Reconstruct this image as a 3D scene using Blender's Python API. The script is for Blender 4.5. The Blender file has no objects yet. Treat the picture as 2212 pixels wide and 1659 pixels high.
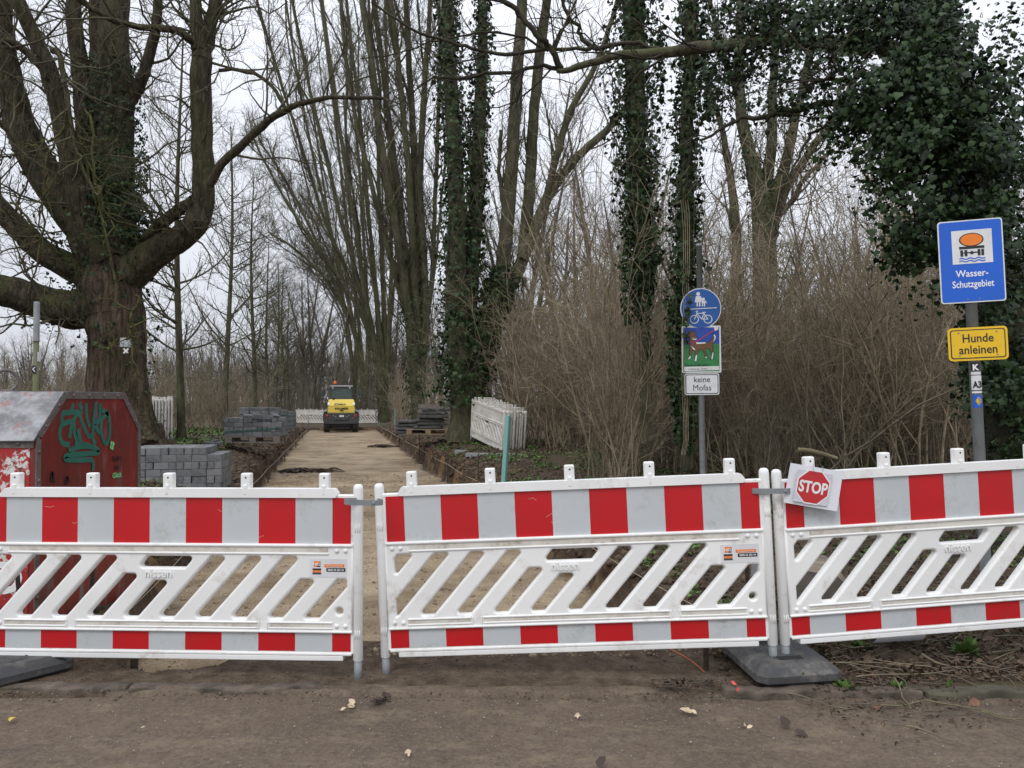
import bpy, bmesh, math, random
import numpy as np
from mathutils import Vector, Matrix

random.seed(7)
RNG = np.random.default_rng(11)
SC = bpy.context.scene
COL = SC.collection
rad = math.radians

# ------------------------------------------------------------------ camera
F = 1646.0            # focal length in units of a 2212 px wide picture
EYE = 1.47
PITCH = math.atan2(866.0 - 829.5, F)
cam_data = bpy.data.cameras.new('camera')
cam_data.sensor_width = 36.0
cam_data.lens = 36.0 * F / 2212.0
cam_data.clip_start = 0.05
cam_data.clip_end = 2000.0
cam = bpy.data.objects.new('camera', cam_data)
COL.objects.link(cam)
cam.location = (0, 0, EYE)
cam.rotation_euler = (math.pi / 2 + PITCH, 0, 0)
SC.camera = cam

# ------------------------------------------------------------------ sky, sun, exposure
SUN_EL, SUN_AZ = rad(52), rad(200)      # soft sun behind the clouds, behind the photographer
world = bpy.data.worlds.new('World')
SC.world = world
world.use_nodes = True
wn, wl = world.node_tree.nodes, world.node_tree.links
wn.clear()
w_out = wn.new('ShaderNodeOutputWorld')
w_bg = wn.new('ShaderNodeBackground')
w_sky = wn.new('ShaderNodeTexSky')
w_sky.sky_type = 'NISHITA'
w_sky.sun_disc = False
w_sky.sun_elevation = SUN_EL
w_sky.sun_rotation = SUN_AZ
w_hsv = wn.new('ShaderNodeHueSaturation')
w_hsv.inputs['Saturation'].default_value = 0.25
w_tc = wn.new('ShaderNodeTexCoord')
w_sep = wn.new('ShaderNodeSeparateXYZ')
w_ramp = wn.new('ShaderNodeMapRange')            # overcast sky: zenith brighter than horizon
w_ramp.inputs['From Min'].default_value = 0.0
w_ramp.inputs['From Max'].default_value = 1.0
w_ramp.inputs['To Min'].default_value = 7.4
w_ramp.inputs['To Max'].default_value = 19.0
w_noise = wn.new('ShaderNodeTexNoise')
w_noise.inputs['Scale'].default_value = 4.5
w_noise.inputs['Detail'].default_value = 4.0
w_nr = wn.new('ShaderNodeMapRange')
w_nr.inputs['From Min'].default_value = 0.3
w_nr.inputs['From Max'].default_value = 0.7
w_nr.inputs['To Min'].default_value = 0.86
w_nr.inputs['To Max'].default_value = 1.07
w_mul = wn.new('ShaderNodeMath'); w_mul.operation = 'MULTIPLY'
w_tint = wn.new('ShaderNodeMix'); w_tint.data_type = 'RGBA'; w_tint.blend_type = 'MULTIPLY'
w_tint.inputs['Factor'].default_value = 1.0
w_tint.inputs[6].default_value = (0.945, 0.98, 1.075, 1)
w_mix = wn.new('ShaderNodeMix'); w_mix.data_type = 'RGBA'
w_mix.inputs['Factor'].default_value = 0.86
wl.new(w_sky.outputs['Color'], w_hsv.inputs['Color'])
wl.new(w_tc.outputs['Generated'], w_sep.inputs['Vector'])
wl.new(w_tc.outputs['Generated'], w_noise.inputs['Vector'])
wl.new(w_sep.outputs['Z'], w_ramp.inputs['Value'])
wl.new(w_noise.outputs['Fac'], w_nr.inputs['Value'])
wl.new(w_ramp.outputs['Result'], w_mul.inputs[0])
wl.new(w_nr.outputs['Result'], w_mul.inputs[1])
wl.new(w_mul.outputs['Value'], w_tint.inputs[7])
wl.new(w_hsv.outputs['Color'], w_mix.inputs[6])
wl.new(w_tint.outputs[2], w_mix.inputs[7])
wl.new(w_mix.outputs[2], w_bg.inputs['Color'])
w_bg.inputs['Strength'].default_value = 0.10
wl.new(w_bg.outputs['Background'], w_out.inputs['Surface'])

sun_data = bpy.data.lights.new('sun', 'SUN')
sun_data.energy = 1.2
sun_data.angle = rad(25)
sun_data.color = (1.0, 0.97, 0.93)
sun = bpy.data.objects.new('sun', sun_data)
COL.objects.link(sun)
sun.rotation_euler = (math.pi / 2 - SUN_EL, 0, math.pi - SUN_AZ)
sun.location = (0, -5, 20)

SC.view_settings.view_transform = 'Standard'
SC.view_settings.look = 'None'
SC.view_settings.exposure = 0.0
SC.view_settings.gamma = 1.0
SC.view_settings.use_curve_mapping = False
SC.render.engine = 'CYCLES'
SC.cycles.max_bounces = 5
SC.cycles.diffuse_bounces = 3
SC.cycles.glossy_bounces = 2
SC.cycles.transmission_bounces = 4
SC.cycles.transparent_max_bounces = 6
SC.cycles.use_denoising = True

# ------------------------------------------------------------------ picture <-> place
CP, SP = math.cos(PITCH), math.sin(PITCH)
def ray(px, py):
    x, zc = (px - 1106.0) / F, -(py - 829.5) / F
    return Vector((x, CP - SP * zc, SP + CP * zc))
def at(px, py, d):
    """the point at depth d (metres along +Y) seen at picture position px, py"""
    r = ray(px, py)
    return Vector((0, 0, EYE)) + r * (d / r.y)
def on_x(px, py, X):
    r = ray(px, py)
    return Vector((0, 0, EYE)) + r * (X / r.x)

# ------------------------------------------------------------------ scene helpers
def link(o, parent=None):
    COL.objects.link(o)
    if parent is not None:
        o.parent = parent
    return o
def tag(o, label=None, cat=None, group=None, kind=None):
    if label: o['label'] = label
    if cat: o['category'] = cat
    if group: o['group'] = group
    if kind: o['kind'] = kind
    return o
def thing(name, label, cat, loc=(0, 0, 0), rz=0.0, group=None):
    o = bpy.data.objects.new(name, None)
    o.empty_display_size = 0.2
    link(o)
    o.location = loc
    o.rotation_euler = (0, 0, rz)
    return tag(o, label, cat, group)
def set_mat(me, m):
    me.materials.clear()
    me.materials.append(m)
def obj(name, bm, m, parent=None, smooth=False, loc=None, rot=None):
    me = bpy.data.meshes.new(name)
    bm.normal_update()
    bm.to_mesh(me)
    bm.free()
    set_mat(me, m)
    if smooth:
        me.polygons.foreach_set('use_smooth', [True] * len(me.polygons))
    o = bpy.data.objects.new(name, me)
    link(o, parent)
    if loc is not None: o.location = loc
    if rot is not None: o.rotation_euler = rot
    return o
def share(name, me, parent=None, loc=(0, 0, 0), rot=(0, 0, 0), scale=(1, 1, 1)):
    o = bpy.data.objects.new(name, me)
    link(o, parent)
    o.location, o.rotation_euler, o.scale = loc, rot, scale
    return o
def copy_tree(o, parent=None):
    c = o.copy()
    link(c)
    c.parent = parent
    for ch in list(o.children):
        copy_tree(ch, c)
    return c

def bx(bm, c, s, rot=None, bevel=0.0, seg=1):
    """box centred at c, full sizes s"""
    r = bmesh.ops.create_cube(bm, size=1.0)
    vs = r['verts']
    M = Matrix.Translation(Vector(c)) @ (rot.to_4x4() if rot is not None else Matrix.Identity(4)) @ Matrix.Diagonal((s[0], s[1], s[2], 1))
    bmesh.ops.transform(bm, matrix=M, verts=vs)
    if bevel > 0:
        es = list({e for v in vs for e in v.link_edges})
        bmesh.ops.bevel(bm, geom=es, offset=bevel, segments=seg, affect='EDGES', profile=0.5)
    return vs
def cyl(bm, a, b, r0, r1=None, n=12, caps=True):
    a, b = Vector(a), Vector(b)
    r1 = r0 if r1 is None else r1
    d = b - a
    q = d.to_track_quat('Z', 'Y').to_matrix().to_4x4()
    M = Matrix.Translation((a + b) / 2) @ q
    return bmesh.ops.create_cone(bm, cap_ends=caps, cap_tris=False, segments=n, radius1=r0, radius2=r1, depth=d.length, matrix=M)['verts']
def lathe(bm, prof, n=16, M=None):
    """prof: list of (r, z)"""
    rings = []
    for r, z in prof:
        if r < 1e-6:
            rings.append([bm.verts.new((0, 0, z))])
        else:
            rings.append([bm.verts.new((r * math.cos(2 * math.pi * k / n), r * math.sin(2 * math.pi * k / n), z)) for k in range(n)])
    for A, B in zip(rings[:-1], rings[1:]):
        for k in range(n):
            k2 = (k + 1) % n
            if len(A) == 1 and len(B) == 1: continue
            if len(A) == 1: bm.faces.new((A[0], B[k2], B[k])) if False else bm.faces.new((A[0], B[k], B[k2]))
            elif len(B) == 1: bm.faces.new((A[k], A[k2], B[0]))
            else: bm.faces.new((A[k], A[k2], B[k2], B[k]))
    if M is not None:
        bmesh.ops.transform(bm, matrix=M, verts=[v for R in rings for v in R])
def prism(bm, pts, y0, y1):
    """polygon pts (x, z) extruded from y0 (front, towards the camera) to y1"""
    f = [bm.verts.new((p[0], y0, p[1])) for p in pts]
    b = [bm.verts.new((p[0], y1, p[1])) for p in pts]
    n = len(pts)
    bm.faces.new(f)
    bm.faces.new(b[::-1])
    for k in range(n):
        k2 = (k + 1) % n
        bm.faces.new((f[k2], f[k], b[k], b[k2]))
    bmesh.ops.recalc_face_normals(bm, faces=bm.faces[:])
def fillet(pts, r, n=5):
    """round the corners of a polygon; r a number or a list"""
    out = []
    N = len(pts)
    for i in range(N):
        p0, p, p1 = Vector(pts[i - 1]), Vector(pts[i]), Vector(pts[(i + 1) % N])
        rr = r[i] if isinstance(r, (list, tuple)) else r
        a, b = (p0 - p), (p1 - p)
        la, lb = a.length, b.length
        if rr <= 0 or la < 1e-6 or lb < 1e-6:
            out.append((p.x, p.y)); continue
        a /= la; b /= lb
        ang = math.acos(max(-1, min(1, a.dot(b))))
        t = rr / math.tan(ang / 2)
        t = min(t, la * 0.49, lb * 0.49)
        rr = t * math.tan(ang / 2)
        bis = (a + b)
        if bis.length < 1e-6:
            out.append((p.x, p.y)); continue
        c = p + bis.normalized() * (rr / math.sin(ang / 2))
        s, e = p + a * t, p + b * t
        v0, v1 = s - c, e - c
        a0 = math.atan2(v0.y, v0.x)
        da = math.atan2(v1.y, v1.x) - a0
        while da > math.pi: da -= 2 * math.pi
        while da < -math.pi: da += 2 * math.pi
        for k in range(n + 1):
            q = a0 + da * k / n
            out.append((c.x + rr * math.cos(q), c.y + rr * math.sin(q)))
    return out
def rrect(w, h, r, cx=0, cz=0, n=5):
    return fillet([(cx - w / 2, cz - h / 2), (cx + w / 2, cz - h / 2), (cx + w / 2, cz + h / 2), (cx - w / 2, cz + h / 2)], r, n)
def circle(r, cx=0, cz=0, n=32, sx=1.0):
    return [(cx + sx * r * math.cos(2 * math.pi * k / n), cz + r * math.sin(2 * math.pi * k / n)) for k in range(n)]
def stroke_poly(bm, pts, w, y0, y1):
    """painted stroke of width w along pts (x, z), as a flat ribbon with thickness"""
    P = [Vector(p) for p in pts]
    for k in range(len(P) - 1):
        a, b = P[k], P[k + 1]
        d = (b - a)
        if d.length < 1e-6: continue
        d.normalize(); nrm = Vector((-d.y, d.x)) * w / 2
        e = d * w * 0.25
        prism(bm, [tuple(a - nrm - e), tuple(b - nrm + e), tuple(b + nrm + e), tuple(a + nrm - e)], y0 - 0.00003 * k, y1)
def lettering(name, body, size, m, parent, x, z, y, align='CENTER', extrude=0.0006, sx=1.0, shear=0.0, rot=0.0, bold=0.0):
    """text as a mesh in the plane facing -Y; its base line at z"""
    cu = bpy.data.curves.new('text', 'FONT')
    cu.body = body
    cu.size = size
    cu.align_x = align
    cu.extrude = extrude
    cu.offset = bold
    cu.shear = shear
    cu.resolution_u = 3
    o = bpy.data.objects.new('text', cu)
    COL.objects.link(o)
    dg = bpy.context.evaluated_depsgraph_get()
    me = bpy.data.meshes.new_from_object(o.evaluated_get(dg))
    bpy.data.objects.remove(o)
    bpy.data.curves.remove(cu)
    me.transform(Matrix.Diagonal((sx, 1, 1, 1)))
    me.transform(Matrix.Rotation(math.pi / 2, 4, 'X'))
    me.name = name
    set_mat(me, m)
    t = bpy.data.objects.new(name, me)
    link(t, parent)
    t.location = (x, y, z)
    t.rotation_euler = (0, rot, 0)
    return t
def holed_plate(outer, holes, half, bevel):
    """plate (x, z) with holes as a mesh: a filled 2-D curve with thickness and rounded rims"""
    cu = bpy.data.curves.new('plate', 'CURVE')
    cu.dimensions = '2D'
    cu.fill_mode = 'BOTH'
    cu.extrude = half - bevel
    cu.bevel_depth = bevel
    cu.bevel_resolution = 2
    for ring in [outer] + holes:
        sp = cu.splines.new('POLY')
        sp.points.add(len(ring) - 1)
        for k, p in enumerate(ring):
            sp.points[k].co = (p[0], p[1], 0, 1)
        sp.use_cyclic_u = True
    o = bpy.data.objects.new('plate', cu)
    COL.objects.link(o)
    dg = bpy.context.evaluated_depsgraph_get()
    me = bpy.data.meshes.new_from_object(o.evaluated_get(dg))
    bpy.data.objects.remove(o)
    bpy.data.curves.remove(cu)
    me.transform(Matrix.Rotation(math.pi / 2, 4, 'X'))
    return me

# ------------------------------------------------------------------ materials
def s2l(r, g, b):
    f = lambda c: (c / 255 / 12.92) if c / 255 <= 0.04045 else ((c / 255 + 0.055) / 1.055) ** 2.4
    return (f(r), f(g), f(b))
def new_mat(name):
    m = bpy.data.materials.new(name)
    m.use_nodes = True
    nt = m.node_tree
    return m, nt, nt.nodes['Principled BSDF']
def tex_coord(nt, scale=(1, 1, 1), kind='Object'):
    tc = nt.nodes.new('ShaderNodeTexCoord')
    mp = nt.nodes.new('ShaderNodeMapping')
    mp.inputs['Scale'].default_value = scale
    nt.links.new(tc.outputs[kind], mp.inputs['Vector'])
    return mp.outputs['Vector']
def noise(nt, vec, scale, detail=4, rough=0.55, dist=0.0):
    n = nt.nodes.new('ShaderNodeTexNoise')
    n.inputs['Scale'].default_value = scale
    n.inputs['Detail'].default_value = detail
    n.inputs['Roughness'].default_value = rough
    n.inputs['Distortion'].default_value = dist
    nt.links.new(vec, n.inputs['Vector'])
    return n.outputs['Fac']
def ramp(nt, fac, lo, hi, a=0.0, b=1.0):
    r = nt.nodes.new('ShaderNodeMapRange')
    r.inputs['From Min'].default_value = lo
    r.inputs['From Max'].default_value = hi
    r.inputs['To Min'].default_value = a
    r.inputs['To Max'].default_value = b
    nt.links.new(fac, r.inputs['Value'])
    return r.outputs['Result']
def mixc(nt, fac, a, b, mode='MIX'):
    m = nt.nodes.new('ShaderNodeMix')
    m.data_type = 'RGBA'
    m.blend_type = mode
    for sock, v in ((m.inputs['Factor'], fac), (m.inputs[6], a), (m.inputs[7], b)):
        if isinstance(v, (int, float)): sock.default_value = v
        elif isinstance(v, tuple): sock.default_value = (v + (1,))[:4]
        else: nt.links.new(v, sock)
    return m.outputs[2]
def bump(nt, b, h, strength=0.5, dist=0.01):
    n = nt.nodes.new('ShaderNodeBump')
    n.inputs['Strength'].default_value = strength
    n.inputs['Distance'].default_value = dist
    nt.links.new(h, n.inputs['Height'])
    nt.links.new(n.outputs['Normal'], b.inputs['Normal'])
def simple(name, c, rough=0.6, metal=0.0, var=0.15, vscale=8.0, bmp=0.0, bscale=60.0, spec=0.5):
    m, nt, b = new_mat(name)
    v = tex_coord(nt)
    f = noise(nt, v, vscale, 5)
    c0 = tuple(x * (1 - var) for x in c); c1 = tuple(min(1, x * (1 + var)) for x in c)
    nt.links.new(mixc(nt, ramp(nt, f, 0.3, 0.7), c0, c1), b.inputs['Base Color'])
    b.inputs['Roughness'].default_value = rough
    b.inputs['Metallic'].default_value = metal
    b.inputs['Specular IOR Level'].default_value = spec
    if bmp > 0:
        bump(nt, b, noise(nt, v, bscale, 4), bmp, 0.005)
    return m
def dirty(name, c, dirt, rough=0.45, amount=0.5, lo=0.55, hi=0.75, scale=9.0, fine=45.0, top=1.0, bmp=0.0):
    """paint or plastic with blotches of dirt; dirt has its own random shape"""
    m, nt, b = new_mat(name)
    v = tex_coord(nt)
    oi = nt.nodes.new('ShaderNodeObjectInfo')
    ad = nt.nodes.new('ShaderNodeVectorMath'); ad.operation = 'MULTIPLY_ADD'
    ad.inputs[1].default_value = (1, 1, 1)
    nt.links.new(v, ad.inputs[0])
    cb = nt.nodes.new('ShaderNodeCombineXYZ')
    ml = nt.nodes.new('ShaderNodeMath'); ml.operation = 'MULTIPLY'; ml.inputs[1].default_value = 40
    nt.links.new(oi.outputs['Random'], ml.inputs[0])
    nt.links.new(ml.outputs[0], cb.inputs[0]); nt.links.new(ml.outputs[0], cb.inputs[1])
    nt.links.new(cb.outputs[0], ad.inputs[2])
    vv = ad.outputs[0]
    f1 = noise(nt, vv, scale, 6, 0.65)
    f2 = noise(nt, vv, fine, 3, 0.6)
    a = ramp(nt, f1, lo, hi)
    mul = nt.nodes.new('ShaderNodeMath'); mul.operation = 'MULTIPLY'
    nt.links.new(a, mul.inputs[0]); nt.links.new(ramp(nt, f2, 0.35, 0.62, 0.15, 1.0), mul.inputs[1])
    m2 = nt.nodes.new('ShaderNodeMath'); m2.operation = 'MULTIPLY'; m2.inputs[1].default_value = amount
    nt.links.new(mul.outputs[0], m2.inputs[0])
    base = mixc(nt, ramp(nt, noise(nt, vv, 2.5, 3), 0.3, 0.7), tuple(x * 0.93 for x in c), tuple(min(1, x * 1.05) for x in c))
    nt.links.new(mixc(nt, m2.outputs[0], base, dirt), b.inputs['Base Color'])
    b.inputs['Roughness'].default_value = rough
    if bmp: bump(nt, b, f2, bmp, 0.002)
    return m

M = {}
M['white_plastic'] = dirty('white_plastic', (0.80, 0.80, 0.78), (0.32, 0.25, 0.17), 0.42, 0.8, 0.56, 0.76, 5.0, 34.0, bmp=0.12)
M['white_plastic_old'] = dirty('white_plastic_old', (0.66, 0.64, 0.59), (0.25, 0.21, 0.15), 0.6, 0.85, 0.42, 0.72, 4.0, 20.0)
M['white_sheeting'] = dirty('white_sheeting', (0.51, 0.54, 0.55), (0.30, 0.285, 0.25), 0.38, 0.75, 0.52, 0.74, 5.0, 60.0)
M['red_sheeting'] = dirty('red_sheeting', (0.50, 0.010, 0.014), (0.30, 0.03, 0.03), 0.32, 0.7, 0.55, 0.75, 7.0, 60.0)
M['scratch_white'] = simple('scratch_white', (0.75, 0.72, 0.7), 0.6)
M['zinc'] = dirty('zinc', (0.22, 0.24, 0.25), (0.12, 0.12, 0.11), 0.5, 0.6, 0.45, 0.7, 14.0, 60.0)
M['zinc_pole'] = dirty('zinc_pole', (0.26, 0.275, 0.28), (0.13, 0.135, 0.10), 0.5, 0.7, 0.45, 0.7, 12.0, 50.0)
M['rubber'] = dirty('rubber', (0.046, 0.047, 0.049), (0.19, 0.175, 0.155), 0.8, 0.8, 0.40, 0.72, 7.0, 30.0, bmp=0.6)
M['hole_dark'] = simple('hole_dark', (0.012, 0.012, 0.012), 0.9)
M['paper'] = simple('paper', (0.74, 0.745, 0.78), 0.75, var=0.04)
M['paper_grey'] = simple('paper_grey', (0.60, 0.60, 0.66), 0.75, var=0.06, vscale=40)
M['stop_red'] = simple('stop_red', (0.52, 0.028, 0.035), 0.6, var=0.05)
M['white_print'] = simple('white_print', (0.80, 0.80, 0.80), 0.6, var=0.03)
M['sign_white'] = dirty('sign_white', (0.70, 0.71, 0.71), (0.36, 0.36, 0.32), 0.4, 0.6, 0.5, 0.75, 14.0, 70.0)
M['sign_blue'] = dirty('sign_blue', (0.006, 0.105, 0.56), (0.02, 0.12, 0.45), 0.35, 0.5, 0.5, 0.7, 8.0, 60.0)
M['sign_blue_dull'] = dirty('sign_blue_dull', (0.012, 0.095, 0.36), (0.03, 0.10, 0.25), 0.45, 0.6, 0.45, 0.7, 10.0, 60.0)
M['sign_yellow'] = dirty('sign_yellow', (0.80, 0.50, 0.012), (0.62, 0.40, 0.03), 0.35, 0.5, 0.5, 0.7, 12.0, 60.0)
M['black_print'] = simple('black_print', (0.015, 0.015, 0.018), 0.5)
M['orange_print'] = simple('orange_print', (0.80, 0.20, 0.015), 0.5, var=0.05)
M['dog_brown'] = simple('dog_brown', (0.15, 0.068, 0.030), 0.5)
M['dog_sky'] = simple('dog_sky', (0.018, 0.065, 0.36), 0.5, var=0.2, vscale=20)
M['dog_green'] = simple('dog_green', (0.028, 0.20, 0.055), 0.5, var=0.2, vscale=20)
M['bright_green'] = simple('bright_green', (0.20, 0.62, 0.25), 0.6)
M['leash_red'] = simple('leash_red', (0.5, 0.03, 0.04), 0.5)
M['teal'] = dirty('teal', (0.16, 0.36, 0.34), (0.20, 0.30, 0.27), 0.55, 0.7, 0.4, 0.7, 12.0, 60.0)
M['graffiti_green'] = simple('graffiti_green', (0.022, 0.13, 0.095), 0.5, var=0.12)
M['graffiti_black'] = simple('graffiti_black', (0.018, 0.012, 0.012), 0.5)
M['rust_steel'] = dirty('rust_steel', (0.11, 0.085, 0.075), (0.17, 0.165, 0.16), 0.6, 0.9, 0.4, 0.65, 12.0, 60.0)
M['wood'] = dirty('wood', (0.30, 0.22, 0.14), (0.14, 0.11, 0.08), 0.8, 0.8, 0.35, 0.7, 7.0, 40.0)
M['wood_grey'] = dirty('wood_grey', (0.20, 0.175, 0.155), (0.10, 0.085, 0.075), 0.85, 0.8, 0.35, 0.7, 7.0, 40.0)
M['strap'] = simple('strap', (0.01, 0.09, 0.06), 0.5)
M['string'] = simple('string', (0.42, 0.35, 0.27), 0.8)
M['string_orange'] = simple('string_orange', (0.75, 0.17, 0.07), 0.7)
M['iron'] = simple('iron', (0.055, 0.038, 0.028), 0.8, var=0.4, vscale=30)
M['loader_yellow'] = dirty('loader_yellow', (0.72, 0.54, 0.085), (0.58, 0.45, 0.14), 0.35, 0.5, 0.5, 0.7, 3.0, 20.0)
M['loader_grey'] = simple('loader_grey', (0.050, 0.054, 0.058), 0.55, var=0.2, vscale=4)
M['loader_light_grey'] = simple('loader_light_grey', (0.30, 0.33, 0.35), 0.5)
M['tyre'] = simple('tyre', (0.045, 0.04, 0.036), 0.9, var=0.3, vscale=6)
M['beacon'] = simple('beacon', (0.80, 0.17, 0.02), 0.25)
M['tail_red'] = simple('tail_red', (0.40, 0.05, 0.03), 0.3)
M['lamp_clear'] = simple('lamp_clear', (0.6, 0.6, 0.6), 0.2)
m, nt, b = new_mat('cab_glass')
b.inputs['Base Color'].default_value = (0.10, 0.14, 0.14, 1); b.inputs['Roughness'].default_value = 0.06
b.inputs['Alpha'].default_value = 0.62
M['cab_glass'] = m

# red steel container: paint worn through to grey primer
m, nt, b = new_mat('container_red')
v = tex_coord(nt)
vs = tex_coord(nt, (6, 6, 1.3))
c = mixc(nt, ramp(nt, noise(nt, v, 1.8, 4), 0.35, 0.65), (0.140, 0.017, 0.014), (0.265, 0.021, 0.017))
wear = ramp(nt, noise(nt, vs, 1.6, 8, 0.72), 0.54, 0.60)
wear2 = ramp(nt, noise(nt, v, 1.6, 3), 0.38, 0.55)
mm = nt.nodes.new('ShaderNodeMath'); mm.operation = 'MULTIPLY'
nt.links.new(wear, mm.inputs[0]); nt.links.new(wear2, mm.inputs[1])
c = mixc(nt, mm.outputs[0], c, (0.15, 0.135, 0.13))
grime = ramp(nt, noise(nt, vs, 2.4, 6, 0.65), 0.42, 0.72, 0.0, 0.75)
c = mixc(nt, grime, c, (0.055, 0.022, 0.018))
nt.links.new(c, b.inputs['Base Color'])
b.inputs['Roughness'].default_value = 0.42
bump(nt, b, wear, 0.2, 0.002)
M['container_red'] = m
m, nt, b = new_mat('container_front')
v = tex_coord(nt)
c = mixc(nt, ramp(nt, noise(nt, v, 3.0, 4), 0.4, 0.6), (0.42, 0.02, 0.02), (0.30, 0.02, 0.018))
c = mixc(nt, ramp(nt, noise(nt, v, 7.0, 8, 0.7), 0.535, 0.56), c, (0.62, 0.60, 0.57))
c = mixc(nt, ramp(nt, noise(nt, v, 11.0, 8, 0.7), 0.56, 0.585), c, (0.12, 0.04, 0.03))
nt.links.new(c, b.inputs['Base Color']); b.inputs['Roughness'].default_value = 0.45
M['container_front'] = m
m, nt, b = new_mat('container_roof')
v = tex_coord(nt)
c = mixc(nt, ramp(nt, noise(nt, v, 6.0, 8, 0.7), 0.42, 0.58), (0.12, 0.12, 0.125), (0.28, 0.285, 0.29))
c = mixc(nt, ramp(nt, noise(nt, v, 9.0, 8, 0.75), 0.56, 0.62), c, (0.24, 0.10, 0.09))
nt.links.new(c, b.inputs['Base Color']); b.inputs['Roughness'].default_value = 0.4
M['container_roof'] = m

# concrete pavers: each stone a slightly different grey
m, nt, b = new_mat('paver')
oi = nt.nodes.new('ShaderNodeObjectInfo')
v = tex_coord(nt)
c = mixc(nt, oi.outputs['Random'], (0.085, 0.088, 0.092), (0.185, 0.188, 0.192))
c = mixc(nt, ramp(nt, noise(nt, v, 25, 5), 0.4, 0.7, 0, 0.5), c, (0.24, 0.24, 0.235))
nt.links.new(c, b.inputs['Base Color']); b.inputs['Roughness'].default_value = 0.9
bump(nt, b, noise(nt, v, 120, 3), 0.4, 0.003)
M['paver'] = m

def bark(name, c0, c1, moss, moss_amt=0.5, zs=0.35, scale=9.0, strength=0.8, dist=0.03, rough=0.9, furrow=0.0):
    m, nt, b = new_mat(name)
    v = tex_coord(nt, (1, 1, zs))
    f = noise(nt, v, scale, 6, 0.6, 0.6)
    f2 = noise(nt, v, scale * 0.22, 3)
    c = mixc(nt, ramp(nt, f, 0.35, 0.65), c0, c1)
    hgt = f
    if furrow:
        vf = tex_coord(nt, (1, 1, 0.16))
        fr = noise(nt, vf, 16.0, 5, 0.6, 0.9)
        crack = ramp(nt, fr, 0.50, 0.40, 0.0, furrow)
        c = mixc(nt, crack, c, tuple(x * 0.35 for x in c0))
        plate_ = ramp(nt, noise(nt, v, scale * 3.1, 4, 0.6), 0.55, 0.72, 0.0, 0.5)
        c = mixc(nt, plate_, c, tuple(min(1, x * 1.35) for x in c1))
        ad = nt.nodes.new('ShaderNodeMath'); ad.operation = 'MULTIPLY_ADD'; ad.inputs[1].default_value = 1.6
        nt.links.new(fr, ad.inputs[0]); nt.links.new(f, ad.inputs[2])
        hgt = ad.outputs[0]
    geo = nt.nodes.new('ShaderNodeNewGeometry')
    sep = nt.nodes.new('ShaderNodeSeparateXYZ')
    nt.links.new(geo.outputs['Normal'], sep.inputs[0])
    up = ramp(nt, sep.outputs['Z'], -0.4, 0.9, 0.15, 1.0)
    mm = nt.nodes.new('ShaderNodeMath'); mm.operation = 'MULTIPLY'
    nt.links.new(up, mm.inputs[0]); nt.links.new(ramp(nt, f2, 0.42, 0.62, 0, moss_amt), mm.inputs[1])
    c = mixc(nt, mm.outputs[0], c, moss)
    nt.links.new(c, b.inputs['Base Color'])
    b.inputs['Roughness'].default_value = rough
    b.inputs['Specular IOR Level'].default_value = 0.2
    bump(nt, b, hgt, strength, dist)
    return m
M['bark_chestnut'] = bark('bark_chestnut', (0.044, 0.032, 0.022), (0.150, 0.110, 0.077), (0.080, 0.080, 0.030), 0.35, 0.14, 8.0, 1.0, 0.08, furrow=0.7)
M['bark_limb'] = bark('bark_limb', (0.034, 0.028, 0.019), (0.108, 0.090, 0.060), (0.075, 0.084, 0.026), 0.9, 0.3, 9.0, 1.0, 0.06, furrow=0.6)
M['bark_twig_moss'] = bark('bark_twig_moss', (0.050, 0.045, 0.022), (0.100, 0.095, 0.040), (0.12, 0.135, 0.035), 0.8, 1.0, 9.0, 0.6, 0.02)
M['bark_lime'] = bark('bark_lime', (0.046, 0.042, 0.027), (0.112, 0.104, 0.066), (0.080, 0.094, 0.034), 0.85, 0.35, 8.0, 0.7, 0.03, furrow=0.5)
M['bark_twig'] = bark('bark_twig', (0.062, 0.055, 0.037), (0.118, 0.108, 0.070), (0.090, 0.098, 0.042), 0.7, 1.0, 3.0, 0.1)
M['bark_shrub'] = bark('bark_shrub', (0.175, 0.140, 0.094), (0.36, 0.300, 0.210), (0.20, 0.19, 0.09), 0.4, 1.0, 3.0, 0.1)
M['bark_hazel'] = bark('bark_hazel', (0.120, 0.098, 0.070), (0.230, 0.192, 0.140), (0.13, 0.13, 0.06), 0.5, 1.0, 3.0, 0.1)
M['bark_far'] = bark('bark_far', (0.095, 0.083, 0.064), (0.150, 0.134, 0.106), (0.11, 0.112, 0.07), 0.5, 0.6, 2.0, 0.1)
M['bark_dark'] = bark('bark_dark', (0.022, 0.018, 0.014), (0.05, 0.042, 0.03), (0.06, 0.07, 0.025), 0.7, 0.5, 8.0, 0.6, 0.02)

def leafmat(name, c0, c1, scale=3.0, rough=0.45, trans=0.0):
    m, nt, b = new_mat(name)
    at_ = nt.nodes.new('ShaderNodeAttribute'); at_.attribute_name = 'tone'
    c = mixc(nt, at_.outputs['Fac'], c0, c1)
    nt.links.new(c, b.inputs['Base Color'])
    b.inputs['Roughness'].default_value = rough
    b.inputs['Specular IOR Level'].default_value = 0.24
    return m
M['ivy'] = leafmat('ivy', (0.008, 0.018, 0.006), (0.040, 0.076, 0.022), rough=0.5)
M['ivy_far'] = leafmat('ivy_far', (0.014, 0.026, 0.009), (0.044, 0.070, 0.024), rough=0.55)
M['litter'] = leafmat('litter', (0.035, 0.024, 0.017), (0.135, 0.092, 0.062), rough=0.8)
M['weed'] = leafmat('weed', (0.040, 0.085, 0.018), (0.115, 0.20, 0.045), rough=0.55)
M['stick'] = leafmat('stick', (0.10, 0.075, 0.05), (0.27, 0.21, 0.14), rough=0.8)
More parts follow.
